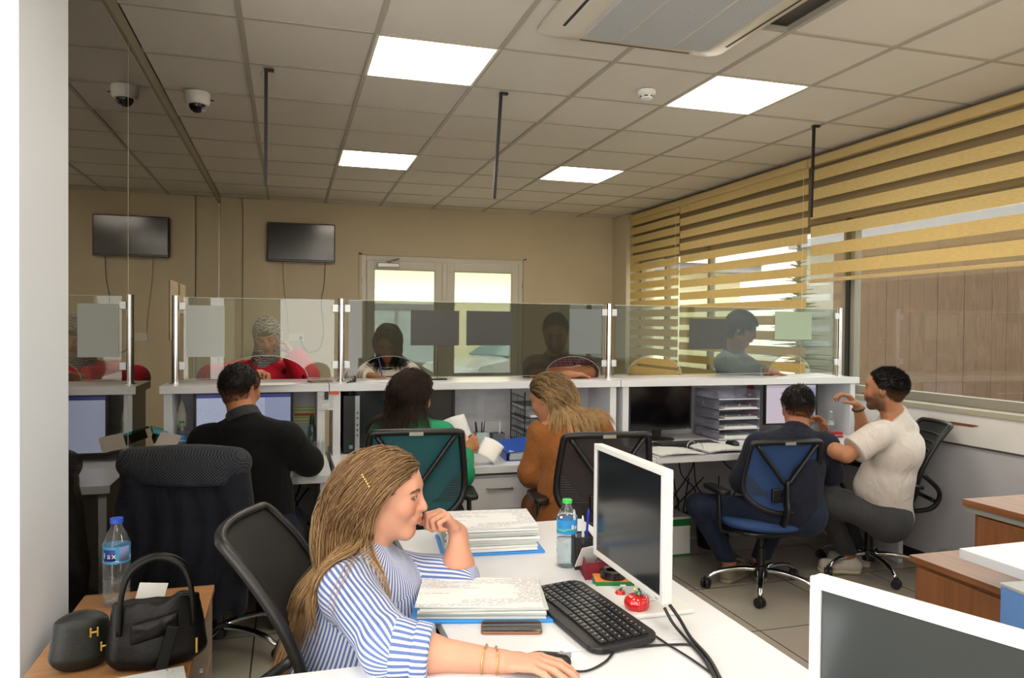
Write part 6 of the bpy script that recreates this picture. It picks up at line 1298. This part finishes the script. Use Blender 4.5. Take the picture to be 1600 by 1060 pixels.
# ---------------------------------------------------------------- woman at the near desk
M_TROU = cloth('black_trousers', '15161a')[0]
def near_woman():
    r_ = CR; f_ = CF
    Hc = P(606, 774, 2.10); H = Head(Hc, unit(CR*.985+V3(0, 0, -.08)-CF*.10), (0, 0, 1), 1.0)
    J = J_(neck=P(572, 868, 2.09), chest=P(570, 962, 2.08), belly=P(542, 1060, 2.08), pelvis=P(510, 1150, 2.08),
           shR=P(545, 925, 1.93), shL=P(622, 900, 2.24), elR=P(612, 1016, 1.66), wrR=P(785, 1035, 1.645), elL=P(716, 905, 2.16), wrL=P(716, 832, 2.19))
    seated(J, (CR[0], CR[1]), zs=.46, kn=.34)
    root = person_root(J, 'woman in blue and white striped shirt seated at the near desk, hand on mouse')
    sk = H.prims()
    hc = H.c
    sk.append(Prim(H.w(-.012, 0, -.045), J['neck'], .054, .058, k=.03, tag='neck'))
    T = torso(J, 1.1, 1.12, 1.15, bust=.03, belly=.04)
    sk += T+arm(J['shR'], J['elR'], J['wrR'], 1.08)+arm(J['shL'], J['elL'], J['wrL'], 1.08)
    sk += hand(J['wrR'], unit(P(870, 1042, 1.60)-J['wrR'])+V3(0, 0, .06), V3(0, 0, -1), 'R', (.30, .28, .30, .34), (.45, .35), .97, .12)
    sk += hand(J['wrL'], unit(P(690, 800, 2.16)-J['wrL']), unit(-CR*.8-CF*.45+V3(0, 0, -.3)), 'L', (1.0, 1.15, 1.25, 1.3), (.35, .55), .93, tcurl=.6)
    sk += legs(J)
    for q in 'LR': sk += foot(J['an'+q], J['toe'+q])
    body(J, H, root, sk, 'c9937a', .0032, brows='3a2416', lips='b5524a')
    # shirt
    D = .014
    S = torso(J, 1.1, 1.16, 1.42, bust=.035, belly=.05, off=D)
    up = lambda a, b, ra, rb, tag: Prim(a, b, ra, rb, k=.035, tag=tag)
    eR = lerp(J['elR'], J['wrR'], .34); eL = lerp(J['elL'], J['wrL'], .20)
    sl = [up(J['shR'], J['elR'], .070, .062, 'slR'), up(J['elR'], eR+unit(eR-J['elR'])*.04, .062, .056, 'slR2'), up(J['shL'], J['elL'], .068, .060, 'slL')]
    col = Prim(J['neck']+V3(0, 0, .0), J['neck']+V3(0, 0, .022), .062, .060, k=.02)
    PR = S+sl+[col, Plane(eR, eR-J['elR'], .004, .12)]
    cutn = unit(J['elL']-J['shL']); 
    PR.append(Prim(J['elL']+V3(0, 0, .045), J['elL']+V3(0, 0, .16), .045, .06, k=.01, op=-1))
    m = striped('striped_shirt_cloth', 'ccd2e0', '5a70a8', .0125, .50, 0)
    sh = garment('shirt', PR, m, root, .0045, uvp=S[:3]+sl, wr=.006, wf=11, seed=4)
    # collar wings and cuff
    mb = MB()
    pts = [J['neck']+(H.l*math.cos(a)*.062+H.f*math.sin(a)*.062)+V3(0, 0, .018-.03*max(0, math.sin(a))) for a in np.linspace(-PI*.55, PI*1.55, 20)]
    mb.tube(np.array(pts), .017, 6, .35, up=(0, 0, 1)); co = obj('collar', mb, cloth('collar_pale', 'c9d3ea')[0], sh, smooth=True); co.data.transform(Matrix.Translation(-root.location))
    cu = garment('cuff', [Prim(lerp(eR, J['elR'], .30), lerp(eR, J['elR'], -.02), .0665, .0635, k=.01), Plane(lerp(eR, J['elR'], -.05), eR-J['elR']), Plane(lerp(eR, J['elR'], .38), J['elR']-eR)], m, root, .004, wr=.002, uvp=[sl[1]])
    cu.parent = sh
    garment('trousers', legs(J, 1.05, .012)+[Prim(J['pelvis'], J['pelvis']+V3(0, 0, .05), (.18, .13), (.17, .12), side=unit(J['hipR']-J['hipL']), k=.04)], M_TROU, root, .01)
    make_shoes(J, root, mat('shoe_black', '101010', .4), mat('sole_black', '0a0a0a', .7))
    coll = [q for q in H.prims(ears=False)]+[sk[len(H.prims())]]+S+sl
    hair(H, root, 'bd9a6c', .60, 760, 8, comb=(-.60, 0, -.10), part=(.02, .30), grav=.42, wave=.045, rad=.0012, collide=coll, off=.010, hug=.42, steps=24, c1=.010, zn=-.06,
         streak=.22, col2='8a6848', col2f=.35, spread=.012, cap=.010, root_dark=('553a26', .42), seed=5)
    mb = MB(); a = P(566, 742, 1.975); b = P(577, 760, 1.965)
    mb.tube([a, b], .0022, 6)
    for i in range(6): mb.sph(lerp(a, b, i/5)-CF*.004, .0036, 8)
    o = obj('hair_clip', mb, mat('gold', 'd8b878', .25, 1), root, smooth=True); o.data.transform(Matrix.Translation(-root.location)); o['label'] = 'gold pearl hair clip'
    w = lerp(J['wrR'], J['elR'], .10); ax = unit(J['wrR']-J['elR']); s1 = unit(np.cross(ax, V3(0, 0, 1))); s2 = np.cross(s1, ax)
    for t_, rr, tl in ((.06, .031, .2), (.16, .033, -.12)):
        c_ = lerp(J['wrR'], J['elR'], t_); mb = MB(); mb.tube([c_+rr*(s1*math.cos(a)+s2*math.sin(a))+ax*tl*.03*math.cos(a) for a in np.linspace(0, 2*PI, 28)[:-1]], .0016, 6, closed=True)
        o = obj('bracelet', mb, MATS['gold'], root, smooth=True); o.data.transform(Matrix.Translation(-root.location))
    return J, H
near_woman()
# ---------------------------------------------------------------- the other people
SKINS = {}
def figure(label, H, J, tone, top_m, hands, bulk=1.0, wd=1.0, depth=1.0, bust=0, belly=0, sleeve=1.0, top_off=.014, hem=None, trousers=None, male=False, beard=0, h=.0055, hairkw=None,
           shoes=True, zf=0.0, coat=0, collar=None, slr=(.064, .058, .044), name='shirt', brows='1c120c', lips='a0504a', fat=1.0, uv=False, th=.0075, extra=None, waist=.135, seed=1, shoe_m=None, wr=.006):
    root = person_root(J, label); hp = H.prims(male=male, fat=fat); sk = list(hp)
    nk = Prim(H.w(-.014, 0, -.045), J['neck'], .054 if not male else .058, .060 if not male else .066, k=.03); sk.append(nk)
    sk += torso(J, bulk, wd, depth, bust, belly, waist=waist)+arm(J['shR'], J['elR'], J['wrR'], bulk)+arm(J['shL'], J['elL'], J['wrL'], bulk)+hands+legs(J)
    for q in 'LR': sk += foot(J['an'+q], J['toe'+q])
    body(J, H, root, sk, tone, h, brows=brows, male=male, beard=beard, lips=lips)
    S = torso(J, bulk, wd*1.02, depth*1.04, bust, belly, off=top_off, waist=waist); sl = []; pl = []
    for q in 'RL':
        sh, el, wr_ = J['sh'+q], J['el'+q], J['wr'+q]
        if sleeve >= 1.0:
            e = lerp(el, wr_, sleeve-1 if sleeve > 1 else .93); sl += [Prim(sh, el, slr[0]*bulk, slr[1]*bulk, k=.035), Prim(el, e, slr[1]*bulk, slr[2]*bulk, k=.03)]; pl.append(Plane(e, e-el, .004, .09))
        else:
            e = lerp(sh, el, sleeve); sl += [Prim(sh, lerp(sh, el, sleeve+.15), slr[0]*bulk, slr[1]*1.05*bulk, k=.035)]; pl.append(Plane(e, e-sh, .004, .12))
    PR = S+sl+[Prim(J['neck']-V3(0, 0, .035), lerp(J['neck'], H.w(-.014, 0, -.045), .22), .100 if male else .085, .073 if male else .064, k=.03), Plane(lerp(J['neck'], H.w(-.014, 0, -.045), .30), H.w(-.014, 0, -.045)-J['neck'], .006, .13)]+pl
    if coat: PR.append(Prim(J['pelvis']+V3(0, 0, .05), J['pelvis']-V3(0, 0, coat), (.20*wd, .15), (.22*wd, .17), side=unit(J['hipR']-J['hipL']), k=.05))
    sh_o = garment(name, PR, top_m, root, th, uvp=(S[:3]+sl) if uv else None, wr=wr, wf=11, seed=seed)
    if collar:
        nb = J['neck']; tp = H.w(-.014, 0, -.045); co = garment('collar', [Prim(lerp(nb, tp, -.25), lerp(nb, tp, .5), .088 if male else .078, .070 if male else .062, k=.01), Plane(lerp(nb, tp, .42), tp-nb, .004), Plane(lerp(nb, tp, -.1), nb-tp, .004)], collar, root, .005, wr=.002); co.parent = sh_o
    tm = trousers or M_TROU
    garment('trousers', legs(J, 1.05, .012)+[Prim(J['pelvis'], J['pelvis']+V3(0, 0, .06), (.175*wd, .13), (.17*wd, .12), side=unit(J['hipR']-J['hipL']), k=.04)]+[Plane(J['an'+q]+V3(0, 0, .02), V3(0, 0, -1), .004, .09) for q in 'LR'], tm, root, .010)
    make_shoes(J, root, *(shoe_m or (mat('shoe_black', '101010', .4), mat('sole_black', '0a0a0a', .7))), zf=zf)
    col = H.prims(ears=False)+[nk]+S+sl
    if hairkw is not None: hair(H, root, collide=col, **hairkw)
    return root, sk, S, sl
def onz(px, py, z): return at(px, py, 2, z)
def xform(o, root): o.data.transform(Matrix.Translation(-root.location)); return o
GF = V3(CF[0], CF[1], 0); GR = V3(CR[0], CR[1], 0)
# man in black sweater
H = Head(P(376, 609, 3.55), GF*.93+GR*.30+V3(0, 0, -.12), (0, 0, 1))
J = J_(neck=P(381, 655, 3.50), chest=P(392, 720, 3.50), belly=P(400, 780, 3.48), pelvis=P(402, 836, 3.46), shL=P(322, 688, 3.50), shR=P(449, 684, 3.47), elR=P(482, 722, 3.52), wrR=onz(478, 716, .80)+GF*.10, elL=P(300, 745, 3.55), wrL=P(360, 728, 3.88))
seated(J, GF+GR*.12, zs=.46, kn=.43, sp=.15); J['knR'] = P(455, 815, 3.75); J['anR'] = V3(J['knR'][0], J['knR'][1]+.02, .09)
hd = hand(J['wrR'], GF-GR*.35, V3(0, 0, -1), 'R', (.35,)*4)+hand(J['wrL'], GF+GR*.3, V3(0, 0, -1), 'L', (.25,)*4)
M_SW = cloth('sweater_black', '060607', .95, fold_=.35)[0]
figure('seated man in black sweater seen from behind at the left counter', H, J, 'a8704f', M_SW, hd, 1.05, 1.05, 1.05, male=True, collar=cloth('collar_grey', '2b2c30')[0], name='sweater', slr=(.068, .064, .050), trousers=cloth('jeans_navy', '161b2c')[0],
       hairkw=dict(col='120d0a', length=.016, n=2600, kids=3, comb=(-.1, 0, -.15), grav=0, fuzz=.5, liftup=.5, hug=0, rad=.0007, off=.001, steps=3, cap=.003, c1=.006, zn=-.070, spread=.004, capcol=.9, streak=.2, fade=('a8704f', .045, .05)))
# woman in green
H = Head(P(646, 620, 3.800), GF*.80+GR*.58+V3(0, 0, -.32), (0, 0, 1), .98)
J = J_(neck=P(645, 655, 3.760), chest=P(645, 712, 3.740), belly=P(645, 770, 3.700), pelvis=P(648, 828, 3.680), shL=P(598, 678, 3.720), shR=P(690, 680, 3.760), elR=P(722, 742, 3.780), wrR=P(727, 708, 3.940), elL=P(572, 742, 3.780), wrL=P(640, 728, 4.030))
seated(J, GF, zs=.46, kn=.42)
hd = hand(J['wrR'], unit(P(744, 690, 3.980)-J['wrR']), -GR*.4-V3(0, 0, .2)+GF*.6, 'R', (.75, .8, .85, .9), (.4, .6), .95)+hand(J['wrL'], GF+GR*.2, V3(0, 0, -1), 'L', (.3,)*4)
M_GRN = cloth('jacket_green', '158a5c', .75, fold_=.5)[0]
root, sk, S, sl = figure('seated woman in green jacket seen from behind, reading a paper at the middle counter', H, J, 'ad7852', M_GRN, hd, .98, 1.0, 1.05, sleeve=1.0, coat=.10, name='jacket', slr=(.066, .060, .048),
       hairkw=dict(col='1d120d', length=.26, n=560, kids=7, comb=(-.6, .30, -.15), grav=.45, wave=.05, rad=.0013, hug=.42, off=.012, steps=18, cap=.010, c1=.006, zn=-.065, spread=.012, streak=.35, col2='3c2417', col2f=.3, seed=11))
mb = MB(); e = H.w(-.010, -.083, -.045); mb.tube([e+V3(0, 0, -.0)+.013*(GR*math.cos(a)+V3(0, 0, 1)*math.sin(a)) for a in np.linspace(0, 2*PI, 20)[:-1]], .002, 6, closed=True); xform(obj('earring', mb, MATS['gold'], root, smooth=True), root)
def held_sheet(c, n, up, w, h, m, lb, bend=.02):
    c = V3(c); n = unit(V3(n)); up = V3(up); up = unit(up-n*(up@n)); s = np.cross(up, n); mb = MB(); mb.grid(lambda u, v: (s*(u-.5)*w+up*(v-.5)*h+n*bend*math.sin(u*PI)), 8, 8); o = tag(obj('paper_sheet', mb, m, solid=.0008, smooth=True), lb, 'paper'); o.location = [float(q) for q in c]
    me = o.data; boxuv(me, 'fit'); return o
held_sheet(P(713, 680, 4.08), -GF+V3(0, 0, .5), V3(0, 0, 1)-GR*.35, .16, .20, M_TXT, 'printed sheet held up by the woman in green')
held_sheet(P(765, 704, 4.04), -GF*.8+V3(0, 0, .6)+GR*.2, V3(0, 0, 1)+GR*.5, .12, .12, M_PAPER, 'second white sheet bending forward from the green sleeved hand')
# woman in brown jacket
H = Head(P(857, 624, 3.940), -GR*.78+GF*.55+V3(0, 0, -.38), (0, 0, 1)+GR*.1, .98)
J = J_(neck=P(884, 656, 3.880), chest=P(888, 710, 3.840), belly=P(895, 770, 3.760), pelvis=P(905, 830, 3.690), shL=P(848, 678, 3.860), shR=P(932, 670, 3.860), elL=P(832, 738, 3.860), wrL=onz(850, 722, .80)+GF*.16, elR=P(968, 722, 3.960), wrR=P(930, 700, 4.190))
seated(J, GF-GR*.1, zs=.46, kn=.42)
hd = hand(J['wrL'], GF-GR*.2, V3(0, 0, -1), 'L', (.3,)*4)+hand(J['wrR'], GF-GR*.5, V3(0, 0, -1), 'R', (.3,)*4)
M_BRN = cloth('jacket_brown', '8a5427', .8, fold_=.6)[0]
figure('seated blonde woman in brown jacket bending over the middle counter worktop', H, J, 'b47f5c', M_BRN, hd, 1.05, 1.08, 1.1, sleeve=1.0, coat=.12, name='jacket', slr=(.072, .066, .052), trousers=cloth('trousers_brown', '6e4322')[0], seed=3, wr=.009,
       hairkw=dict(col='c9a878', length=.32, n=460, kids=7, comb=(-.6, -.15, .1), grav=.42, wave=.035, rad=.0013, hug=.6, off=.012, steps=18, cap=.009, c1=.006, zn=-.06, spread=.010, streak=.25, col2='8f6f48', col2f=.3, root_dark=('2a1c14', .42), seed=21, capcol=.9))
# man in navy sweater
H = Head(P(1246, 637, 4.340), GF*.97-GR*.02+V3(0, 0, -.22), (0, 0, 1), 1.05)
J = J_(neck=P(1244, 674, 4.270), chest=P(1238, 730, 4.240), belly=P(1234, 768, 4.220), pelvis=P(1232, 796, 4.230), shL=P(1186, 698, 4.240), shR=P(1290, 696, 4.260), elL=P(1160, 752, 4.280), wrL=P(1198, 724, 4.490), elR=P(1298, 740, 4.340), wrR=P(1290, 680, 4.500))
seated(J, GF, zs=.44, kn=.42); J['knL'] = P(1092, 790, 4.430); J['anL'] = onz(1140, 882, .10); J['toeL'] = GF*.6+GR*.6; J['anR'] = onz(1185, 878, .10)
hd = hand(J['wrR'], V3(0, 0, 1)-GR*.35, -GR-GF*.3, 'R', (.5, .6, .7, .8))+hand(J['wrL'], GF+GR*.2, V3(0, 0, -1), 'L', (.3,)*4)
M_NAV = cloth('sweater_navy', '191d2b', .88, fold_=.45)[0]; M_JN = cloth('jeans_blue', '1a2438')[0]
figure('seated man in navy sweater on the blue chair at the right counter, seen from behind', H, J, 'a06a4e', M_NAV, hd, 1.08, 1.08, 1.05, male=True, name='sweater', slr=(.068, .062, .048), trousers=M_JN, seed=6, shoe_m=(mat('shoe_grey', '8a8070', .7), mat('sole_grey', '9a9080', .7)),
       hairkw=dict(col='14100d', length=.020, n=2600, kids=3, comb=(-.1, 0, -.15), grav=0, fuzz=.5, liftup=.5, hug=0, rad=.0007, off=.001, steps=3, cap=.004, c1=.006, zn=-.070, spread=.004, streak=.25, fade=('a06a4e', .045, .05)))
# man in white shirt
H = Head(P(1381, 610, 4.28), -GR*.80+GF*.62+V3(0, 0, .05), (0, 0, 1))
J = J_(neck=P(1398, 652, 4.30), chest=P(1398, 700, 4.30), belly=P(1385, 755, 4.32), pelvis=P(1385, 800, 4.36), shL=P(1368, 683, 4.14), shR=P(1412, 672, 4.46), elL=P(1322, 712, 4.12), wrL=P(1272, 690, 4.30), elR=P(1352, 686, 4.56), wrR=P(1340, 634, 4.50))
seated(J, -GR+GF*.35, zs=.44, kn=.42); J['knL'] = P(1286, 782, 4.38); J['anL'] = onz(1326, 868, .11); J['toeL'] = -GR+GF*.1; J['knR'] = P(1300, 778, 4.66); J['anR'] = onz(1340, 858, .11); J['toeR'] = -GR+GF*.3
hd = hand(J['wrR'], V3(0, 0, .75)-GR*.75, -GR*.5-V3(0, 0, .7), 'R', (.55, .6, .7, .75), (.4, .5))+hand(J['wrL'], -GR+GF*.3, V3(0, 0, -1), 'L', (.3,)*4)
M_WT = cloth('tshirt_white', 'c9c1bb', .85, fold_=.6)[0]
root, *_ = figure('seated man in white t-shirt and grey jeans raising one hand by the right wall', H, J, 'a87556', M_WT, hd, 1.08, 1.02, 1.08, belly=.02, male=True, beard=.75, sleeve=.72, name='shirt', slr=(.072, .068, .052), trousers=cloth('jeans_grey', '3c3d40')[0], seed=9, waist=.13,
       shoe_m=(mat('shoe_white', 'c9c4b8', .6), mat('sole_cream', 'd0c8a8', .7)), wr=.009, hairkw=dict(col='15100e', length=.026, n=2600, kids=3, comb=(-.5, 0, .2), grav=0, fuzz=.4, liftup=.5, hug=0, rad=.0008, off=.002, steps=4, cap=.007, c1=.003, zn=-.068, spread=.004, streak=.25, fade=('a87556', .03, .05)))
w = lerp(J['wrR'], J['elR'], .10); ax = unit(J['wrR']-J['elR']); s1 = unit(np.cross(ax, V3(0, 1, 0))); s2 = np.cross(s1, ax); mb = MB(); mb.tube([w+.033*(s1*math.cos(a)+s2*math.sin(a)) for a in np.linspace(0, 2*PI, 24)[:-1]], .005, 8, closed=True); xform(obj('bracelet', mb, M_BLACK, root, smooth=True), root)

# ---------------- customers standing behind the counter
CT = CZ+.03
def stand(J, px, d, fwd, lean=.12):
    f = unit(V3(fwd[0], fwd[1], 0)); c = (J['shL']+J['shR'])/2; b = c-f*lean; J['pelvis'] = V3(b[0], b[1], .93); J['chest'] = lerp(J['pelvis'], c, .74)+f*.02; J['belly'] = lerp(J['pelvis'], c, .36)+f*.01
    return standing(J, fwd)
# woman in red with patterned headscarf
H = Head(P(418, 526, 5.02), -GF*.86+GR*.16+V3(0, 0, -.42), (0, 0, 1)-GR*.12, 1.0)
J = J_(neck=P(414, 566, 5.10), shR=P(368, 582, 5.10), shL=P(462, 582, 5.10), elR=onz(330, 596, CT+.02), wrR=onz(384, 594, CT+.03), elL=onz(478, 592, CT+.03), wrL=P(455, 551, 4.93))
stand(J, 414, 5.1, -GF); J['elR'] = P(330, 590, 4.92); J['elL'] = P(480, 588, 4.90); J['wrR'] = P(392, 588, 4.76)
hd = hand(J['wrR'], GR*.8-GF*.3+V3(0, 0, .35), -GF*.2-V3(0, 0, .9), 'R', (.7, .8, .9, 1.0), (.5, .6))+hand(J['wrL'], V3(0, 0, .7)-GR*.5+GF*.3, -GR*.9, 'L', (.8, .9, 1.0, 1.1), (.4, .5))
m_red = cloth('red_cloth', 'c0122e', .7, fold_=.4); tt_ = m_red[1]; N, L = tt_.nodes, tt_.links
tc = N.new('ShaderNodeTexCoord'); vo = N.new('ShaderNodeTexVoronoi'); vo.inputs['Scale'].default_value = 7; L.new(tc.outputs['Object'], vo.inputs[0]); nz = N.new('ShaderNodeTexNoise'); nz.inputs['Scale'].default_value = 45; L.new(tc.outputs['Object'], nz.inputs[0]); ad = N.new('ShaderNodeMath'); ad.operation = 'MULTIPLY_ADD'; ad.inputs[1].default_value = .35; L.new(nz.outputs['Fac'], ad.inputs[0]); L.new(vo.outputs['Distance'], ad.inputs[2]); lt = N.new('ShaderNodeMath'); lt.operation = 'LESS_THAN'; lt.inputs[1].default_value = .33; L.new(ad.outputs[0], lt.inputs[0]); mx = N.new('ShaderNodeMix'); mx.data_type = 'RGBA'; L.new(lt.outputs[0], mx.inputs[0]); mx.inputs[6].default_value = srgb('cc1430'); mx.inputs[7].default_value = srgb('241416'); L.new(mx.outputs[2], m_red[2].inputs['Base Color'])
root, sk, S, sl = figure('woman in red blouse and grey patterned headscarf leaning on the counter', H, J, 'c08a6c', m_red[0], hd, 1.05, 1.08, 1.05, bust=.02, name='blouse', slr=(.078, .078, .066), seed=12, hairkw=None, sleeve=1.0)
c = H.w(-.012, 0, .030); sc_ = [Prim(c, c, (.114, .092, .106), (.114, .092, .106), R=H.M, k=.02), Prim(H.w(-.02, 0, -.03), J['neck']+V3(0, 0, .0), (.080, .075, .08), (.105, .095, .08), R=H.M, k=.05), Prim(H.w(.02, 0, -.07), H.w(.02, 0, -.13), (.07, .075, .05), (.05, .06, .05), R=H.M, k=.04)]
c2 = H.w(.085, 0, -.012); sc_.append(Prim(c2, c2, (.082, .058, .088), (.082, .058, .088), R=H.M, k=.012, op=-1))
m, tt_, b, N, L = cloth('scarf', '8c8c8a', .75, fold_=.5); tc = N.new('ShaderNodeTexCoord'); wv = N.new('ShaderNodeTexWave'); wv.wave_type = 'RINGS'; wv.inputs['Scale'].default_value = 20; wv.inputs['Distortion'].default_value = 9; wv.inputs['Detail'].default_value = 3; wv.inputs['Detail Scale'].default_value = 1.6; L.new(tc.outputs['Object'], wv.inputs[0]); r = N.new('ShaderNodeValToRGB'); r.color_ramp.elements[0].position = .38; r.color_ramp.elements[1].position = .55; r.color_ramp.elements[0].color = srgb('55575a'); r.color_ramp.elements[1].color = srgb('aeada8'); L.new(wv.outputs['Color'], r.inputs[0]); L.new(r.outputs[0], b.inputs['Base Color'])
V, F = mesh_sdf(sc_, .005, 0, lambda p: .003*np.sin(((p-H.c)@H.f)*60+((p-H.c)@H.u)*90)*.5+.002*snoise(p, 30, 4)); obj('headscarf', npmesh('headscarf', V-root_at(root), F), m, root)
c = H.w(-.006, 0, .034); V, F = mesh_sdf([Prim(c, c, (.104, .083, .094), (.104, .083, .094), R=H.M, k=.02), Plane(H.w(0, 0, .044), -H.u)], .005); obj('under_cap', npmesh('under_cap', V-root_at(root), F), cloth('undercap', '3a2c26')[0], root)
# woman in striped top
H = Head(P(606, 536, 5.0), -GF*.85-GR*.05+V3(0, 0, -.55), (0, 0, 1), .98)
J = J_(neck=P(607, 566, 5.12), shR=P(570, 582, 5.10), shL=P(648, 582, 5.10), elR=P(548, 592, 4.92), wrR=P(580, 588, 4.78), elL=P(664, 594, 4.92), wrL=P(634, 592, 4.80)); stand(J, 607, 5.1, -GF)
hd = hand(J['wrR'], GR*.8-GF*.3-V3(0, 0, .1), -V3(0, 0, 1), 'R', (.6, .7, .8, .9), (.5, .5))+hand(J['wrL'], -GR*.8-GF*.2, V3(0, 0, -1), 'L', (.3,)*4)
m = striped('striped_cream', 'd6cfc0', '1c1c20', .030, .16, 1)
root, *_ = figure('dark haired woman in cream and black striped top writing at the counter', H, J, 'a8714e', m, hd, .98, 1.0, 1.0, bust=.02, name='top', uv=True, seed=14, slr=(.068, .064, .054),
       hairkw=dict(col='17110e', length=.24, n=420, kids=6, comb=(-.5, 0, -.35), part=(0, .3), grav=.5, wave=.03, rad=.0014, hug=.6, off=.005, steps=16, cap=.009, c1=.006, zn=-.06, spread=.010, seed=31))
penthing(P(597, 589, 4.74), (-.02, .0, .11), '4a3f9a', 'purple pen in the hand of the woman in the striped top', None)
# man in plaid shirt
H = Head(P(868, 522, 5.05), -GF*.9-GR*.1+V3(0, 0, -.35), (0, 0, 1), 1.0)
J = J_(neck=P(870, 556, 5.14), shR=P(836, 574, 5.12), shL=P(908, 574, 5.12), elR=P(838, 589, 4.90), wrR=P(892, 586, 4.84), elL=P(920, 583, 4.98), wrL=P(866, 580, 4.92)); stand(J, 870, 5.1, -GF, .15)
hd = hand(J['wrR'], GR*.9+GF*.2, -V3(0, 0, 1), 'R', (.4,)*4)+hand(J['wrL'], -GR*.9-GF*.1, V3(0, 0, -1), 'L', (.4,)*4)
mp_, tt_, b, N, L = cloth('plaid', '2a2024', .8); tc = N.new('ShaderNodeTexCoord'); cols_ = []
sp = N.new('ShaderNodeSeparateXYZ'); L.new(tc.outputs['Object'], sp.inputs[0]); last = srgb('2c1a20')
def Mt(op, a, v): n = N.new('ShaderNodeMath'); n.operation = op; L.new(a, n.inputs[0]); n.inputs[1].default_value = v; return n.outputs[0]
prev = None
for ax_, per, cc in ((0, 30, '6a2a34'), (2, 30, '6a2a34'), (0, 60, '8a8480'), (2, 60, '8a8480')):
    f_ = Mt('FRACT', Mt('MULTIPLY', sp.outputs[ax_], per), 0); a_ = Mt('MULTIPLY', Mt('LESS_THAN', f_, .45 if per == 30 else .12), .6); mx = N.new('ShaderNodeMix'); mx.data_type = 'RGBA'; L.new(a_, mx.inputs[0])
    if prev is None: mx.inputs[6].default_value = last
    else: L.new(prev, mx.inputs[6])
    mx.inputs[7].default_value = srgb(cc); prev = mx.outputs[2]
L.new(prev, b.inputs['Base Color'])
figure('man in dark plaid shirt with crossed bare forearms on the counter', H, J, 'a06a48', mp_, hd, 1.12, 1.15, 1.1, male=True, beard=.7, sleeve=.85, name='shirt', seed=16, slr=(.078, .074, .06),
       hairkw=dict(col='14100e', length=.022, n=2200, kids=3, comb=(.2, 0, .4), grav=0, fuzz=.4, liftup=.5, hug=0, rad=.0009, off=.002, steps=3, cap=.006, c1=.004, zn=-.05, spread=.004))
# man with glasses
H = Head(P(1158, 514, 5.48), GR*.90-GF*.32+V3(0, 0, -.30), (0, 0, 1), 1.04)
J = J_(neck=P(1146, 552, 5.60), shR=P(1134, 568, 5.48), shL=P(1166, 572, 5.80), elR=P(1152, 590, 5.52), wrR=P(1198, 581, 5.36), elL=P(1188, 590, 5.75), wrL=P(1215, 590, 5.6)); stand(J, 1146, 5.3, GR-GF*.4, .02); J['pelvis'] = J['pelvis']+GF*.10; J['belly'] = J['belly']+GF*.07; [J.__setitem__(k_, J[k_]+GF*.10) for k_ in ('hipL', 'hipR', 'knL', 'knR', 'anL', 'anR')]
hd = hand(J['wrR'], GR*.95+V3(0, 0, -.12), -V3(0, 0, 1), 'R', (.18, .16, .18, .2), (.5, .2), 1.0, .15)+hand(J['wrL'], GR*.9, V3(0, 0, -1), 'L', (.3,)*4)
root, *_ = figure('grey haired man with glasses in blue grey shirt standing sideways at the right counter', H, J, 'a86e52', cloth('shirt_bluegrey', '8f9aa2', .8)[0], hd, 1.1, 1.05, 1.15, belly=.04, male=True, name='shirt', seed=18, slr=(.074, .068, .056), collar=MATS.get('x') or cloth('collar_bluegrey', '7a8894')[0],
       hairkw=dict(col='1b1716', length=.05, n=1500, kids=4, comb=(.3, .5, -.2), grav=.1, rad=.001, off=.004, steps=6, cap=.012, c1=.008, zn=-.055, spread=.006, streak=.4, col2='4a4644', col2f=.15))
mb = MB()
for y in (-1, 1):
    c = V3(.100, y*.032, .004); mb.tube([H.w(*(c+V3(-.004*abs(math.cos(a)), math.cos(a)*.023, math.sin(a)*.016))) for a in np.linspace(0, 2*PI, 20)[:-1]], .0016, 5, closed=True); mb.tube([H.w(.096, y*.055, .010), H.w(.05, y*.078, .012), H.w(-.02, y*.082, .008)], .0016, 5)
mb.tube([H.w(.100, -.009, .008), H.w(.104, 0, .011), H.w(.100, .009, .008)], .0014, 5); xform(obj('glasses', mb, M_BLACK, root, smooth=True), root)
mb = MB(); mb.tube(curve([H.w(.08, -.07, .008), H.w(.07, -.085, -.05), H.w(.0, -.08, -.12), H.w(-.05, -.03, -.13)], 16), .0012, 5); xform(obj('glasses_cord', mb, M_BLACK, root, smooth=True), root)
